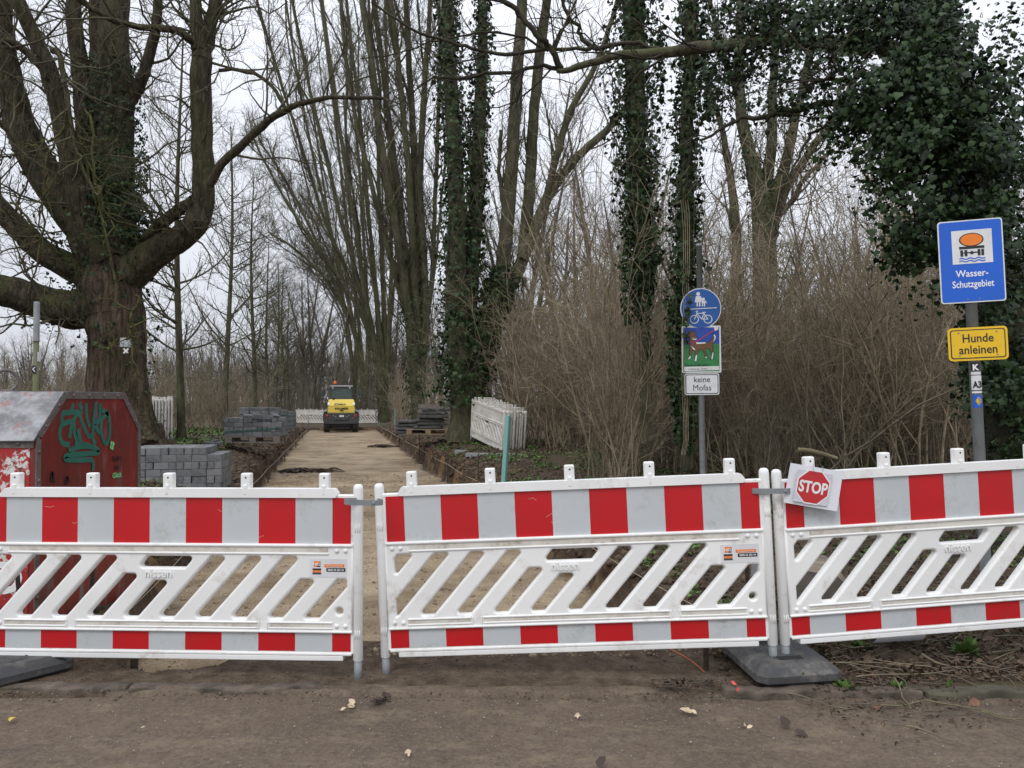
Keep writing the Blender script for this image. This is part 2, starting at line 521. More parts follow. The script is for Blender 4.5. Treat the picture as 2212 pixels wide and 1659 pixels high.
M['stone_bits'] = leafmat('stone_bits', (0.12, 0.10, 0.08), (0.38, 0.35, 0.31), rough=0.8)
M['clod'] = leafmat('clod', (0.050, 0.036, 0.025), (0.12, 0.088, 0.060), rough=0.95)

# ------------------------------------------------------------------ terrain
def _hash(ix, iy, seed):
    h = (ix.astype(np.int64) * 374761393 + iy.astype(np.int64) * 668265263 + seed * 2147483647) & 0xFFFFFFFF
    h = ((h ^ (h >> 13)) * 1274126177) & 0xFFFFFFFF
    return ((h ^ (h >> 16)) & 0xFFFF) / 65535.0
def vnoise(x, y, seed=0):
    ix, iy = np.floor(x), np.floor(y)
    fx, fy = x - ix, y - iy
    fx = fx * fx * (3 - 2 * fx); fy = fy * fy * (3 - 2 * fy)
    a, b = _hash(ix, iy, seed), _hash(ix + 1, iy, seed)
    c, d = _hash(ix, iy + 1, seed), _hash(ix + 1, iy + 1, seed)
    return (a * (1 - fx) + b * fx) * (1 - fy) + (c * (1 - fx) + d * fx) * fy
def fbm(x, y, seed=0, octs=4):
    s, a, t = 0, 0.5, 0
    for k in range(octs):
        s = s + a * vnoise(x * 2 ** k + 17.3 * k, y * 2 ** k - 9.1 * k, seed + k)
        t += a; a *= 0.5
    return s / t - 0.5
def sstep(e0, e1, x):
    t = np.clip((x - e0) / (e1 - e0), 0, 1)
    return t * t * (3 - 2 * t)
SLOPE = 0.232                 # the path runs to the left of the view axis
HY = [0, 4, 6, 9, 13, 18, 25, 32, 45, 60, 400]
HL = [0, 0.01, 0.06, 0.22, 0.40, 0.48, 0.42, 0.18, -0.04, -0.12, -0.12]
HR = [0, 0.035, 0.08, 0.18, 0.30, 0.40, 0.34, 0.14, -0.04, -0.12, -0.12]
T_L, T_R, T_END = -1.66, 2.50, 43.6
def near_edge(x):
    return np.interp(x, [-2.6, -2.25, -1.95, -1.5, -1.0, 0.2, 0.9, 1.3], [4.75, 4.28, 4.22, 4.42, 4.62, 4.66, 4.55, 4.5])
def terrain(x, y, detail=True):
    """height and surface weights (sand, bank soil, green) at world x, y"""
    x = np.asarray(x, float); y = np.asarray(y, float)
    s = x + SLOPE * y
    wob = 0.16 * fbm(x * 1.3, y * 1.3, 3, 3) + 0.22 * fbm(x * 4, y * 4, 8, 3)
    tl = T_L + wob * 1.3 + 0.30 * (1 - sstep(4.2, 7.5, y))
    tr = T_R + wob * 1.2 - 0.05 * (1 - sstep(4, 6, y))
    ins = np.minimum(np.minimum(s - tl, tr - s), np.minimum((y - near_edge(x) - wob * 0.7) * 1.0, T_END - y))   # > 0 inside
    inside = sstep(-0.03, 0.10, ins)
    left = s < 0.4
    H = np.where(left, np.interp(y, HY, HL), np.interp(y, HY, HR))
    out = -np.minimum(s - tl, tr - s)
    fall = np.where(left, sstep(-0.1, 1.15, out), sstep(-0.1, 0.75, out))
    base_edge = np.interp(y, [0, 4, 10, 18, 30, 45, 60], [0, 0.0, 0.08, 0.16, 0.08, -0.08, -0.12])
    top = base_edge + (H - base_edge) * fall
    top = top + 0.07 * fbm(x * 0.5, y * 0.5, 21, 3) * sstep(5, 9, y)
    far = sstep(60, 120, y)
    floor = np.interp(y, [4, 10, 18, 40, 45], [-0.27, -0.30, -0.30, -0.225, -0.22])
    z = top * (1 - inside) + floor * inside
    if detail:
        z = z + 0.05 * fbm(x * 2.2, y * 2.2, 31, 4) * (1 - inside) * sstep(3.9, 4.3, y) * (1 - far)
        z = z + 0.020 * fbm(x * 9, y * 9, 41, 3) * (1 - inside) * sstep(3.9, 4.1, y) * (1 - far)
        z = z + inside * (0.014 * fbm(x * 1.6, y * 1.5, 51, 4) + 0.014 * fbm(x * 11, y * 11, 52, 2))
        steep = sstep(-0.10, -0.02, ins) * (1 - sstep(0.0, 0.16, ins))
        z = z + 0.10 * steep * fbm(x * 7, y * 7, 61, 3)
    z = z - 0.07 * (1 - sstep(3.83, 3.90, y))
    bank = sstep(-0.85, -0.05, ins) * (1 - inside) * sstep(4.6, 7.0, y) + inside * (1 - sstep(0.08, 0.22, ins))
    bank = np.where(y < 4.75, np.maximum(bank, sstep(-0.3, 0.0, -np.abs(y - 4.3)) * 0), bank)
    return z, inside, np.clip(bank, 0, 1), ins
def gz(x, y):
    return float(terrain(np.array([x]), np.array([y]))[0][0])

def mesh_grid(name, X, Y, Z, mat, attrs=None, smooth=True):
    ny, nx = X.shape
    me = bpy.data.meshes.new(name)
    co = np.stack([X, Y, Z], -1).reshape(-1, 3)
    idx = np.arange(ny * nx).reshape(ny, nx)
    f = np.stack([idx[:-1, :-1], idx[:-1, 1:], idx[1:, 1:], idx[1:, :-1]], -1).reshape(-1, 4)
    arrays_to_mesh(me, co, f)
    set_mat(me, mat)
    if attrs:
        for k, v in attrs.items():
            a = me.attributes.new(k, 'FLOAT', 'POINT')
            a.data.foreach_set('value', np.asarray(v, np.float32).reshape(-1))
    me.polygons.foreach_set('use_smooth', np.full(len(f), smooth))
    o = bpy.data.objects.new(name, me)
    return link(o)
def arrays_to_mesh(me, co, faces):
    """co (N,3); faces (M,k) with one k for all faces"""
    M_, k = faces.shape
    me.vertices.add(len(co))
    me.vertices.foreach_set('co', np.asarray(co, np.float32).reshape(-1))
    me.loops.add(M_ * k)
    me.loops.foreach_set('vertex_index', np.asarray(faces, np.int32).reshape(-1))
    me.polygons.add(M_)
    me.polygons.foreach_set('loop_start', np.arange(0, M_ * k, k, dtype=np.int32))
    me.update(calc_edges=True)

# ground material: sand in the trench, dark torn soil on its banks, litter-covered earth elsewhere
m, nt, b = new_mat('ground')
v = tex_coord(nt)
def attr(nt, n):
    a = nt.nodes.new('ShaderNodeAttribute'); a.attribute_name = n
    return a.outputs['Fac']
n1, n2, n3 = noise(nt, v, 1.2, 5, 0.6), noise(nt, v, 9.0, 6, 0.65), noise(nt, v, 55.0, 4, 0.6)
vstreak = tex_coord(nt, (1.0, 1.0, 1.0))
n4 = noise(nt, vstreak, 1.1, 8, 0.72)
earth = mixc(nt, ramp(nt, n2, 0.35, 0.68), (0.052, 0.038, 0.027), (0.125, 0.094, 0.066))
green = mixc(nt, ramp(nt, n3, 0.35, 0.65), (0.035, 0.050, 0.018), (0.075, 0.085, 0.030))
earth = mixc(nt, ramp(nt, n1, 0.50, 0.66, 0.0, 0.55), earth, green)
bankc = mixc(nt, ramp(nt, n2, 0.35, 0.68), (0.036, 0.026, 0.019), (0.105, 0.075, 0.050))
ochre = mixc(nt, ramp(nt, n2, 0.35, 0.7), (0.15, 0.092, 0.045), (0.26, 0.17, 0.085))
bankc = mixc(nt, ramp(nt, n1, 0.52, 0.62, 0, 0.75), bankc, ochre)
sand = mixc(nt, ramp(nt, n4, 0.36, 0.64), (0.205, 0.152, 0.098), (0.46, 0.365, 0.250))
sand = mixc(nt, ramp(nt, n3, 0.46, 0.70, 0, 0.45), sand, (0.15, 0.11, 0.072))
sand = mixc(nt, ramp(nt, n2, 0.58, 0.70, 0, 0.6), sand, (0.15, 0.108, 0.068))
verge = mixc(nt, ramp(nt, n2, 0.35, 0.68), (0.070, 0.050, 0.034), (0.165, 0.128, 0.092))
c = mixc(nt, attr(nt, 'berm'), earth, verge)
c = mixc(nt, attr(nt, 'bank'), c, bankc)
c = mixc(nt, attr(nt, 'sand'), c, sand)
nt.links.new(c, b.inputs['Base Color'])
b.inputs['Roughness'].default_value = 0.95
b.inputs['Specular IOR Level'].default_value = 0.15
hsum = nt.nodes.new('ShaderNodeMath'); hsum.operation = 'ADD'
nt.links.new(n2, hsum.inputs[0]); nt.links.new(n3, hsum.inputs[1])
bump(nt, b, hsum.outputs[0], 0.9, 0.03)
M['ground'] = m

sv = np.concatenate([-np.geomspace(350, 8.2, 30), np.linspace(-8, -3.2, 36), np.linspace(-3.12, -1.0, 52), np.linspace(-0.96, 1.9, 54),
                     np.linspace(1.93, 4.2, 58), np.linspace(4.28, 9, 40), np.geomspace(9.2, 350, 34)])
yv = np.concatenate([np.linspace(3.76, 5.4, 72), np.linspace(5.43, 9, 90), np.linspace(9.06, 20, 120), np.linspace(20.3, 43.2, 80),
                     np.linspace(43.3, 44.3, 10), np.geomspace(44.6, 700, 60)])
S_, Y_ = np.meshgrid(sv, yv)
shear = SLOPE * np.minimum(Y_, 80)
X_ = S_ - shear
Zg, ins_, bank_, inv_ = terrain(X_, Y_)
berm_ = np.clip(1 - sstep(4.5, 5.2, Y_), 0, 1) * (1 - sstep(0.95, 1.45, X_)) * (1 - ins_)
ground = mesh_grid('ground', X_, Y_, Zg, M['ground'], {'sand': ins_ * (1 - np.clip(bank_, 0, 1) * (inv_ < 0.2)), 'bank': bank_, 'berm': berm_})
tag(ground, kind='structure')

# road: asphalt under a skin of dried mud
m, nt, b = new_mat('road')
v = tex_coord(nt)
n1, n2, n3 = noise(nt, v, 0.9, 5, 0.62), noise(nt, v, 6.0, 6, 0.62), noise(nt, v, 70.0, 4, 0.6)
n6 = noise(nt, v, 24.0, 5, 0.65)
vst = tex_coord(nt, (1.0, 2.0, 1.0))
n5 = noise(nt, vst, 3.4, 8, 0.70)
c = mixc(nt, ramp(nt, n1, 0.32, 0.68), (0.084, 0.062, 0.044), (0.132, 0.100, 0.072))
c = mixc(nt, ramp(nt, n5, 0.51, 0.64, 0.0, 0.65), c, (0.186, 0.146, 0.098))
c = mixc(nt, ramp(nt, n2, 0.56, 0.70, 0.0, 0.6), c, (0.080, 0.064, 0.053))
c = mixc(nt, ramp(nt, n3, 0.50, 0.70, 0.0, 0.5), c, (0.175, 0.145, 0.115))
c = mixc(nt, ramp(nt, n3, 0.47, 0.30, 0.0, 0.55), c, (0.060, 0.048, 0.040))
c = mixc(nt, ramp(nt, n6, 0.54, 0.70, 0.0, 0.55), c, (0.052, 0.040, 0.031))
c = mixc(nt, ramp(nt, n6, 0.44, 0.30, 0.0, 0.45), c, (0.165, 0.132, 0.100))
nt.links.new(c, b.inputs['Base Color'])
b.inputs['Roughness'].default_value = 0.85
b.inputs['Specular IOR Level'].default_value = 0.25
hs = nt.nodes.new('ShaderNodeMath'); hs.operation = 'ADD'
nt.links.new(n2, hs.inputs[0]); nt.links.new(n3, hs.inputs[1])
bump(nt, b, hs.outputs[0], 0.40, 0.010)
M['road'] = m
def kerb_y(x):
    return 3.895 - 0.018 * x
rx = np.concatenate([-np.geomspace(60, 4.2, 20), np.linspace(-4, 4, 200), np.geomspace(4.2, 60, 20)])
ry = np.concatenate([np.linspace(-12, 2.2, 20), np.linspace(2.3, 3.5, 36), np.linspace(3.52, 3.985, 50)])
RX, RY = np.meshgrid(rx, ry)
RZ = 0.012 * fbm(RX * 0.8, RY * 0.8, 71, 3) + 0.007 * fbm(RX * 5, RY * 5, 72, 3)
lip = sstep(3.60, 3.90, RY) * (1 - sstep(0.6, 1.0, RX))
RZ = RZ + lip * (0.016 + 0.035 * fbm(RX * 3.0, RY * 6, 73, 4)) - 0.008
RZ = RZ - 0.05 * sstep(3.93, 3.985, RY)
shade_groove = np.exp(-((RY - (kerb_y(RX) - 0.075 + 0.03 * fbm(RX * 1.5, RX * 0 + 2, 75, 2))) / 0.026) ** 2)  # groove added in the road edge so its shade darkens the kerb line
RZ = RZ - 0.030 * shade_groove * (0.45 + 0.9 * vnoise(RX * 1.7, RX * 0, 76))
road = tag(mesh_grid('road', RX, RY, RZ, M['road']), kind='structure')

# kerb of narrow edging stones, half buried on the left
m = simple('kerb_stone', (0.092, 0.074, 0.056), 0.95, var=0.5, vscale=14, bmp=0.6, bscale=30)
M['kerb_stone'] = m
M['kerb_moss'] = simple('kerb_moss', (0.075, 0.068, 0.045), 0.95, var=0.35, vscale=6, bmp=0.6, bscale=30)
rnd_k = random.Random(3)
kerb = thing('kerb', None, None, (0, 0, 0)); kerb['kind'] = 'structure'
for k in range(-6, 9):
    x0 = k * 1.0 + 0.05
    top = 0.028 if x0 > 0.7 else (0.018 if x0 < -1.9 and x0 > -3.2 else -0.015)
    bm = bmesh.new()
    bx(bm, (0, 0, -0.06), (0.985, 0.085, 0.12 + 2 * top), None, 0.012, 2)
    bmesh.ops.subdivide_edges(bm, edges=[e for e in bm.edges if abs(e.verts[0].co.x - e.verts[1].co.x) > 0.5], cuts=24, use_grid_fill=True)
    for vtx in bm.verts:
        vtx.co.y += 0.012 * math.sin(vtx.co.x * 9 + k) + 0.012 * (rnd_k.random() - 0.5)
        vtx.co.z += 0.012 * (rnd_k.random() - 0.5) + 0.006 * math.sin(vtx.co.x * 14 + 2 * k)
    o = obj('kerb_stone', bm, M['kerb_moss'] if x0 > 1.6 else M['kerb_stone'], kerb, True, (x0 + 0.5, kerb_y(x0 + 0.5), 0), (0, 0, -0.02 + 0.006 * math.sin(k * 2.1)))

# ------------------------------------------------------------------ batches of tubes and leaves
def norm(a):
    return a / np.maximum(np.linalg.norm(a, axis=-1, keepdims=True), 1e-9)
class Tubes:
    def __init__(self): self.b = []
    def add(self, pts, rads, sides=3):
        pts = np.asarray(pts, float); rads = np.asarray(rads, float)
        if pts.ndim == 2: pts, rads = pts[None], rads[None]
        if len(pts): self.b.append((pts, rads, sides))
        return self
    def mesh(self, name, origin=(0, 0, 0), rough=0.0):
        V, Fq, off = [], [], 0
        for pts, rads, k in self.b:
            N, P, _ = pts.shape
            t = norm(np.gradient(pts, axis=1))
            ref = np.tile(np.array([0.31, 0.17, 0.93]), (N, 1))
            td = norm(pts[:, -1] - pts[:, 0])
            alt = np.abs((ref * td).sum(-1)) > 0.8
            ref[alt] = np.array([0.9, 0.3, 0.1])
            u = norm(np.cross(t, ref[:, None, :])); w = np.cross(t, u)
            ang = np.arange(k) * 2 * math.pi / k
            R = rads[..., None]
            if rough and k >= 16:
                sl = np.concatenate([np.zeros((N, 1)), np.cumsum(np.linalg.norm(np.diff(pts, axis=1), axis=-1), 1)], 1)[..., None]
                A_ = np.broadcast_to(ang[None, None, :], (N, P, k)); S2 = np.broadcast_to(sl, (N, P, k))
                w1 = fbm(np.cos(A_) * 1.5 + S2 * 0.3, np.sin(A_) * 1.5 + 3.0, 5, 3); w2 = fbm(np.cos(A_) * 2.5 + S2 * 0.5, np.sin(A_) * 2.5 + 9.0, 15, 3)
                d_ = 0.55 * np.sin(7 * A_ + 9 * w1) + 0.45 * np.sin(15 * A_ + 12 * w2) + 1.6 * w2
                R = R * (1 + rough * 0.55 * d_)
            elif rough and k > 5:
                R = R * (1 + rough * (RNG.random((N, P, k)) - 0.5) + rough * 0.9 * np.sin(ang * 3 + 1.3)[None, None, :] * 0.5)
            ring = pts[:, :, None, :] + R[..., None] * (np.cos(ang)[None, None, :, None] * u[:, :, None, :] + np.sin(ang)[None, None, :, None] * w[:, :, None, :])
            V.append(ring.reshape(-1, 3))
            base = np.arange(N)[:, None, None] * (P * k) + np.arange(P - 1)[None, :, None] * k
            j = np.arange(k)[None, None, :]; j2 = (np.arange(k) + 1)[None, None, :] % k
            q = np.stack([base + j, base + j2, base + k + j2, base + k + j], -1).reshape(-1, 4) + off
            Fq.append(q); off += N * P * k
        co = np.concatenate(V) - np.asarray(origin, float)
        f = np.concatenate(Fq)
        me = bpy.data.meshes.new(name)
        arrays_to_mesh(me, co, f)
        me.polygons.foreach_set('use_smooth', np.ones(len(f), bool))
        return me
def smooth_path(P, n):
    """Catmull-Rom through control rows"""
    P = np.asarray(P, float)
    k = len(P)
    t = np.linspace(0, k - 1, n)
    i = np.clip(np.floor(t).astype(int), 0, k - 2)
    f = (t - i)[:, None]
    p0, p1, p2, p3 = P[np.clip(i - 1, 0, k - 1)], P[i], P[i + 1], P[np.clip(i + 2, 0, k - 1)]
    return 0.5 * ((2 * p1) + (-p0 + p2) * f + (2 * p0 - 5 * p1 + 4 * p2 - p3) * f ** 2 + (-p0 + 3 * p1 - 3 * p2 + p3) * f ** 3)
def limb(pix, d, n=22, d2=None, wob=0.0):
    """pix: rows (px, py, radius in px) at depth d -> world points and radii"""
    A = smooth_path(pix, n)
    ds = np.linspace(d, d if d2 is None else d2, n)
    pts = np.array([at(a[0], a[1], dd)[:] for a, dd in zip(A, ds)])
    rr = np.maximum(A[:, 2], 0.3) * ds / F
    if wob:
        pts = pts + wob * (np.stack([fbm(np.linspace(0, 11, n), np.full(n, 3.0 * k + d), 5, 2) for k in range(3)], -1))
    return pts, rr
def grow(pts, rads, nper, length, angle, ratio, P=6, wob=0.25, trop=0.05, t0=0.15, t1=1.0, rmin=0.002, tip=0.35, lvar=0.45, out=None, taper_len=0.0):
    """children for a batch of branches (N,P0,3); returns (N*nper, P, 3) and radii"""
    pts = np.asarray(pts, float); rads = np.asarray(rads, float)
    if pts.ndim == 2: pts, rads = pts[None], rads[None]
    N, P0, _ = pts.shape
    idx = np.repeat(np.arange(N), nper)
    K = len(idx)
    t = t0 + (t1 - t0) * RNG.random(K)
    f = t * (P0 - 1); i = np.clip(np.floor(f).astype(int), 0, P0 - 2); f = f - i
    a, b_ = pts[idx, i], pts[idx, i + 1]
    pos = a + (b_ - a) * f[:, None]
    tan = norm(b_ - a)
    r = rads[idx, i] * (1 - f) + rads[idx, i + 1] * f
    rnd = norm(RNG.normal(size=(K, 3)))
    side = norm(rnd - tan * (rnd * tan).sum(-1, keepdims=True))
    if out is not None:
        side = norm(side + np.asarray(out, float))
        side = norm(side - tan * (side * tan).sum(-1, keepdims=True))
    an = angle * (0.7 + 0.6 * RNG.random(K))
    d = norm(tan * np.cos(an)[:, None] + side * np.sin(an)[:, None])
    L = length * (1 - lvar + 2 * lvar * RNG.random(K)) * (1 - taper_len * t)
    step = (L / (P - 1))[:, None]
    res = np.empty((K, P, 3)); res[:, 0] = pos
    up = np.array([0, 0, 1.0])
    for j in range(1, P):
        d = norm(d + wob * RNG.normal(size=(K, 3)) + trop * up)
        pos = pos + d * step
        res[:, j] = pos
    r0 = np.maximum(r * ratio * (0.75 + 0.5 * RNG.random(K)), rmin)
    rr = np.maximum(r0[:, None] * np.linspace(1, tip, P)[None], rmin * 0.7)
    return res, rr

IVY_T = (np.array([(0, 0.12, 0.07), (0, -0.16, 0), (0.36, -0.26, -0.04), (0.50, 0.14, -0.06), (0.30, 0.34, 0.02), (0, 0.74, -0.10), (-0.30, 0.34, 0.02), (-0.50, 0.14, -0.06), (-0.36, -0.26, -0.04)]),
         np.array([(0, k, k + 1) for k in range(1, 8)] + [(0, 8, 1)]))
OVAL_T = (np.array([(0, 0, 0), (0.28, 0.35, 0.06), (0, 1.0, -0.05), (-0.28, 0.35, 0.06)]), np.array([(0, 1, 2), (0, 2, 3)]))
CURL_T = (np.array([(0, 0, 0.0), (0.33, 0.25, 0.14), (0.26, 0.7, 0.10), (0, 1.05, 0.02), (-0.26, 0.7, 0.16), (-0.33, 0.25, 0.05), (0, 0.5, -0.03)]),
          np.array([(6, 0, 1), (6, 1, 2), (6, 2, 3), (6, 3, 4), (6, 4, 5), (6, 5, 0)]))
BLADE_T = (np.array([(-0.06, 0, 0), (0.06, 0, 0), (0.05, 0.5, 0.1), (-0.05, 0.5, 0.1), (0, 1.0, 0.02)]), np.array([(0, 1, 2), (0, 2, 3), (3, 2, 4)]))
CLOD_T = (np.array([(1, 0, 0), (-0.9, 0.2, 0), (0.1, 1, 0.1), (-0.1, -0.9, 0), (0, 0.1, 0.7), (0, 0, -0.6)], float),
          np.array([(0, 2, 4), (2, 1, 4), (1, 3, 4), (3, 0, 4), (2, 0, 5), (1, 2, 5), (3, 1, 5), (0, 3, 5)]))
def leaf_mesh(name, centers, normals, tips, sizes, tmpl, origin=(0, 0, 0), tones=None):
    """one mesh of many leaves; tips: direction the leaf tip points to"""
    T, Fc = tmpl
    n = norm(np.asarray(normals, float)); tp = np.asarray(tips, float)
    y = norm(tp - n * (tp * n).sum(-1, keepdims=True))
    x = np.cross(y, n)
    s = np.asarray(sizes)[:, None, None]
    co = centers[:, None, :] + s * (T[None, :, 0:1] * x[:, None, :] + T[None, :, 1:2] * y[:, None, :] + T[None, :, 2:3] * n[:, None, :])
    N, k = len(centers), len(T)
    f = (Fc[None] + (np.arange(N) * k)[:, None, None]).reshape(-1, 3)
    me = bpy.data.meshes.new(name)
    arrays_to_mesh(me, co.reshape(-1, 3) - np.asarray(origin, float), f)
    tones = RNG.random(N) if tones is None else tones
    a = me.attributes.new('tone', 'FLOAT', 'POINT')
    a.data.foreach_set('value', np.repeat(np.asarray(tones, np.float32), k))
    return me
def ivy_on(pts, rads, count, size, spread=(0.9, 1.6), t0=0.0, t1=1.0, jitter=0.6):
    """leaf placement round a limb: centres, normals, tips, sizes"""
    P = len(pts)
    seg = np.linalg.norm(np.diff(pts, axis=0), axis=1)
    t = (t0 + (t1 - t0) * RNG.random(count)) * (P - 1)
    i = np.clip(np.floor(t).astype(int), 0, P - 2); f = (t - i)[:, None]
    c = pts[i] * (1 - f) + pts[i + 1] * f
    tan = norm(pts[i + 1] - pts[i])
    r = rads[i] * (1 - f[:, 0]) + rads[i + 1] * f[:, 0]
    rnd = norm(RNG.normal(size=(count, 3)))
    side = norm(rnd - tan * (rnd * tan).sum(-1, keepdims=True))
    lump = 0.75 + 0.9 * vnoise(np.arctan2(side[:, 1], side[:, 0]) * 1.6 + 7, t * 1.1, 77)
    k = (spread[0] + (spread[1] - spread[0]) * RNG.random(count) ** 1.4) * lump
    c = c + side * (r * k)[:, None]
    nrm = norm(side + jitter * RNG.normal(size=(count, 3)) + np.array([0, 0, 0.25]))
    tips = np.tile(np.array([0, 0, -1.0]), (count, 1)) + 0.5 * RNG.normal(size=(count, 3))
    sz = size * (0.35 + 1.15 * RNG.random(count) ** 1.3)
    return c, nrm, tips, sz
def cat(parts):
    return [np.concatenate([p[k] for p in parts]) for k in range(4)]
def mesh_obj(name, me, m, parent=None):
    set_mat(me, m)
    o = bpy.data.objects.new(name, me)
    return link(o, parent)

# ------------------------------------------------------------------ barrier panels
M['sticker_white'] = simple('sticker_white', (0.66, 0.66, 0.67), 0.5, var=0.05)
PL = 2.06            # post axis to post axis
def clip_x(poly, x0, keep_right):
    out = []
    for i in range(len(poly)):
        a, b_ = poly[i - 1], poly[i]
        ia = (a[0] >= x0) == keep_right; ib = (b_[0] >= x0) == keep_right
        if ia != ib:
            t = (x0 - a[0]) / (b_[0] - a[0])
            out.append((x0, a[1] + t * (b_[1] - a[1])))
        if ib: out.append(b_)
    return out
def dedupe(poly):
    out = []
    for p in poly:
        if not out or (abs(p[0] - out[-1][0]) + abs(p[1] - out[-1][1])) > 0.008: out.append(p)
    return out
BV = 0.012
BE = 0.009
holes = []
for k in range(-2, 9):
    z0, z1 = 0.217 - BE, (0.455 if k == 2 else 0.42 if k == 3 else 0.432 if k >= 7 else 0.552) + BE
    x0 = 0.173 + 0.197 * k - BE * 1.2
    w = 0.097 + 2 * BE * 1.2
    dx = 0.90
    poly = [(x0, z0), (x0 + w, z0), (x0 + w + dx * (z1 - z0), z1), (x0 + dx * (z1 - z0), z1)]
    full = len(poly)
    poly = clip_x(poly, 0.058, True)
    poly = clip_x(poly, PL - 0.045, False) if poly else poly
    poly = dedupe(poly)
    if len(poly) < 3: continue
    rr = [0.034, 0.020, 0.034, 0.020] if len(poly) == 4 and k not in (-2, -1, 8) else 0.022
    holes.append(fillet(poly, rr, 4))
holes.append(fillet([(0.845, 0.486 - BV), (1.135, 0.486 - BV), (1.205, 0.547 + BV), (0.915, 0.547 + BV)], [0.026, 0.02, 0.026, 0.02], 4))
holes.append(circle(0.019 + BV, 1.965, 0.262, 14))
board_me = holed_plate([(0.034, 0.162), (PL - 0.034, 0.162), (PL - 0.034, 0.604), (0.034, 0.604)], holes, 0.024, BV)
board_me.name = 'slat_board'
board_me.polygons.foreach_set('use_smooth', [len(q.vertices) == 4 for q in board_me.polygons])

def panel_mesh(fn, name, m, smooth=False):
    bm = bmesh.new(); fn(bm)
    me = bpy.data.meshes.new(name); bm.normal_update(); bm.to_mesh(me); bm.free()
    set_mat(me, m)
    if smooth: me.polygons.foreach_set('use_smooth', [True] * len(me.polygons))
    return me
def f_upper(bm): bx(bm, (PL / 2, 0, 0.739), (PL - 0.03, 0.030, 0.262), None, 0.004)
def f_lower(bm): bx(bm, (PL / 2, 0, 0.097), (PL - 0.03, 0.030, 0.125), None, 0.004)
def f_toprail(bm):
    prof = fillet([(0.115, 0.862), (PL - 0.115, 0.862), (PL - 0.105, 0.880), (PL - 0.125, 0.909), (0.125, 0.909), (0.105, 0.880)], 0.01, 3)
    prism(bm, prof, -0.030, 0.030)
    bx(bm, (PL / 2, 0, 0.866), (PL - 0.02, 0.034, 0.022), None, 0.006, 2)
def f_ribs(bm):
    bx(bm, (PL / 2, 0, 0.609), (PL - 0.05, 0.066, 0.017), None, 0.007, 2)
    bx(bm, (PL / 2, 0, 0.566), (PL - 0.30, 0.060, 0.013), None, 0.006, 2)
    bx(bm, (PL / 2, 0, 0.1545), (PL - 0.05, 0.064, 0.013), None, 0.006, 2)
    for a, c in ((0.13, 0.475), (0.535, 1.525), (1.585, 1.93)):
        bx(bm, ((a + c) / 2, 0, 0.2015), (c - a, 0.060, 0.011), None, 0.005, 2)
        bx(bm, ((a + c) / 2, 0, 0.172), (c - a, 0.058, 0.011), None, 0.005, 2)
    for x in (0.505, 1.555):
        for s in (-1, 1): bx(bm, (x + s * 0.024, 0, 0.183), (0.008, 0.060, 0.048), None, 0.003)
    for x, z in ((0.062, 0.582), (0.108, 0.582), (PL - 0.062, 0.185), (PL - 0.108, 0.185), (0.062, 0.185), (0.108, 0.185), (PL - 0.062, 0.582), (PL - 0.108, 0.582)):
        lathe(bm, [(0.012, 0.0), (0.011, 0.006), (0.006, 0.010), (0, 0.011)], 10, Matrix.Translation((x, -0.0235, z)) @ Matrix.Rotation(math.pi / 2, 4, 'X'))
M['groove_dirt_shade'] = dirty('groove_dirt_shade', (0.66, 0.64, 0.58), (0.33, 0.27, 0.18), 0.7, 0.8, 0.42, 0.66, 6.0, 30.0)  # beige groove dirt, its darker tone also painting the shade of the recess
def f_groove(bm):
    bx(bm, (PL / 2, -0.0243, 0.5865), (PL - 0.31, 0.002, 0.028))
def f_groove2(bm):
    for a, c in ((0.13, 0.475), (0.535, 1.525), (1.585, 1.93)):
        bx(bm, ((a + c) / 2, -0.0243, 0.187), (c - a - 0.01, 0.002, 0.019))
def f_bottomrail(bm):
    bx(bm, (PL / 2, 0, 0.0355), (PL - 0.06, 0.048, 0.014), None, 0.004, 2)
    bx(bm, (PL / 2, 0, 0.0145), (PL - 0.15, 0.044, 0.029), None, 0.005, 2)
def f_post(bm):
    lathe(bm, [(0, 0.0), (0.023, 0.0), (0.0262, 0.004), (0.0262, 0.905), (0.024, 0.922), (0.015, 0.931), (0, 0.933)], 20)
    for z in (0.14, 0.70):
        for a in (-0.35, 0.1, 0.55):
            bx(bm, (0.0262 * math.sin(a), -0.0262 * math.cos(a), z), (0.003, 0.006, 0.045), Matrix.Rotation(a, 3, 'Z'))
def f_foot(bm): cyl(bm, (0, 0, -0.135), (0, 0, 0.006), 0.021, 0.021, 18)
def f_nub(bm):
    bx(bm, (0, 0, 0.018), (0.054, 0.046, 0.095), None, 0.007, 2)
    bx(bm, (0, -0.026, -0.022), (0.020, 0.012, 0.055), None, 0.005, 2)
def f_nubhole(bm):
    cyl(bm, (0.002, -0.0237, 0.042), (0.002, -0.0222, 0.042), 0.005, 0.005, 10)
P_ME = {
    'upper_board': panel_mesh(f_upper, 'upper_board', M['white_plastic']),
    'lower_board': panel_mesh(f_lower, 'lower_board', M['white_plastic']),
    'top_rail': panel_mesh(f_toprail, 'top_rail', M['white_plastic']),
    'rib': panel_mesh(f_ribs, 'rib', M['white_plastic']),
    'upper_groove': panel_mesh(f_groove, 'upper_groove', M['groove_dirt_shade']),
    'lower_groove': panel_mesh(f_groove2, 'lower_groove', M['groove_dirt_shade']),
    'bottom_rail': panel_mesh(f_bottomrail, 'bottom_rail', M['white_plastic']),
    'post': panel_mesh(f_post, 'post', M['white_plastic'], True),
    'steel_foot': panel_mesh(f_foot, 'steel_foot', M['zinc'], True),
    'lamp_holder': panel_mesh(f_nub, 'lamp_holder', M['white_plastic']),
    'screw_hole': panel_mesh(f_nubhole, 'screw_hole', M['hole_dark']),
}
set_mat(board_me, M['white_plastic'])
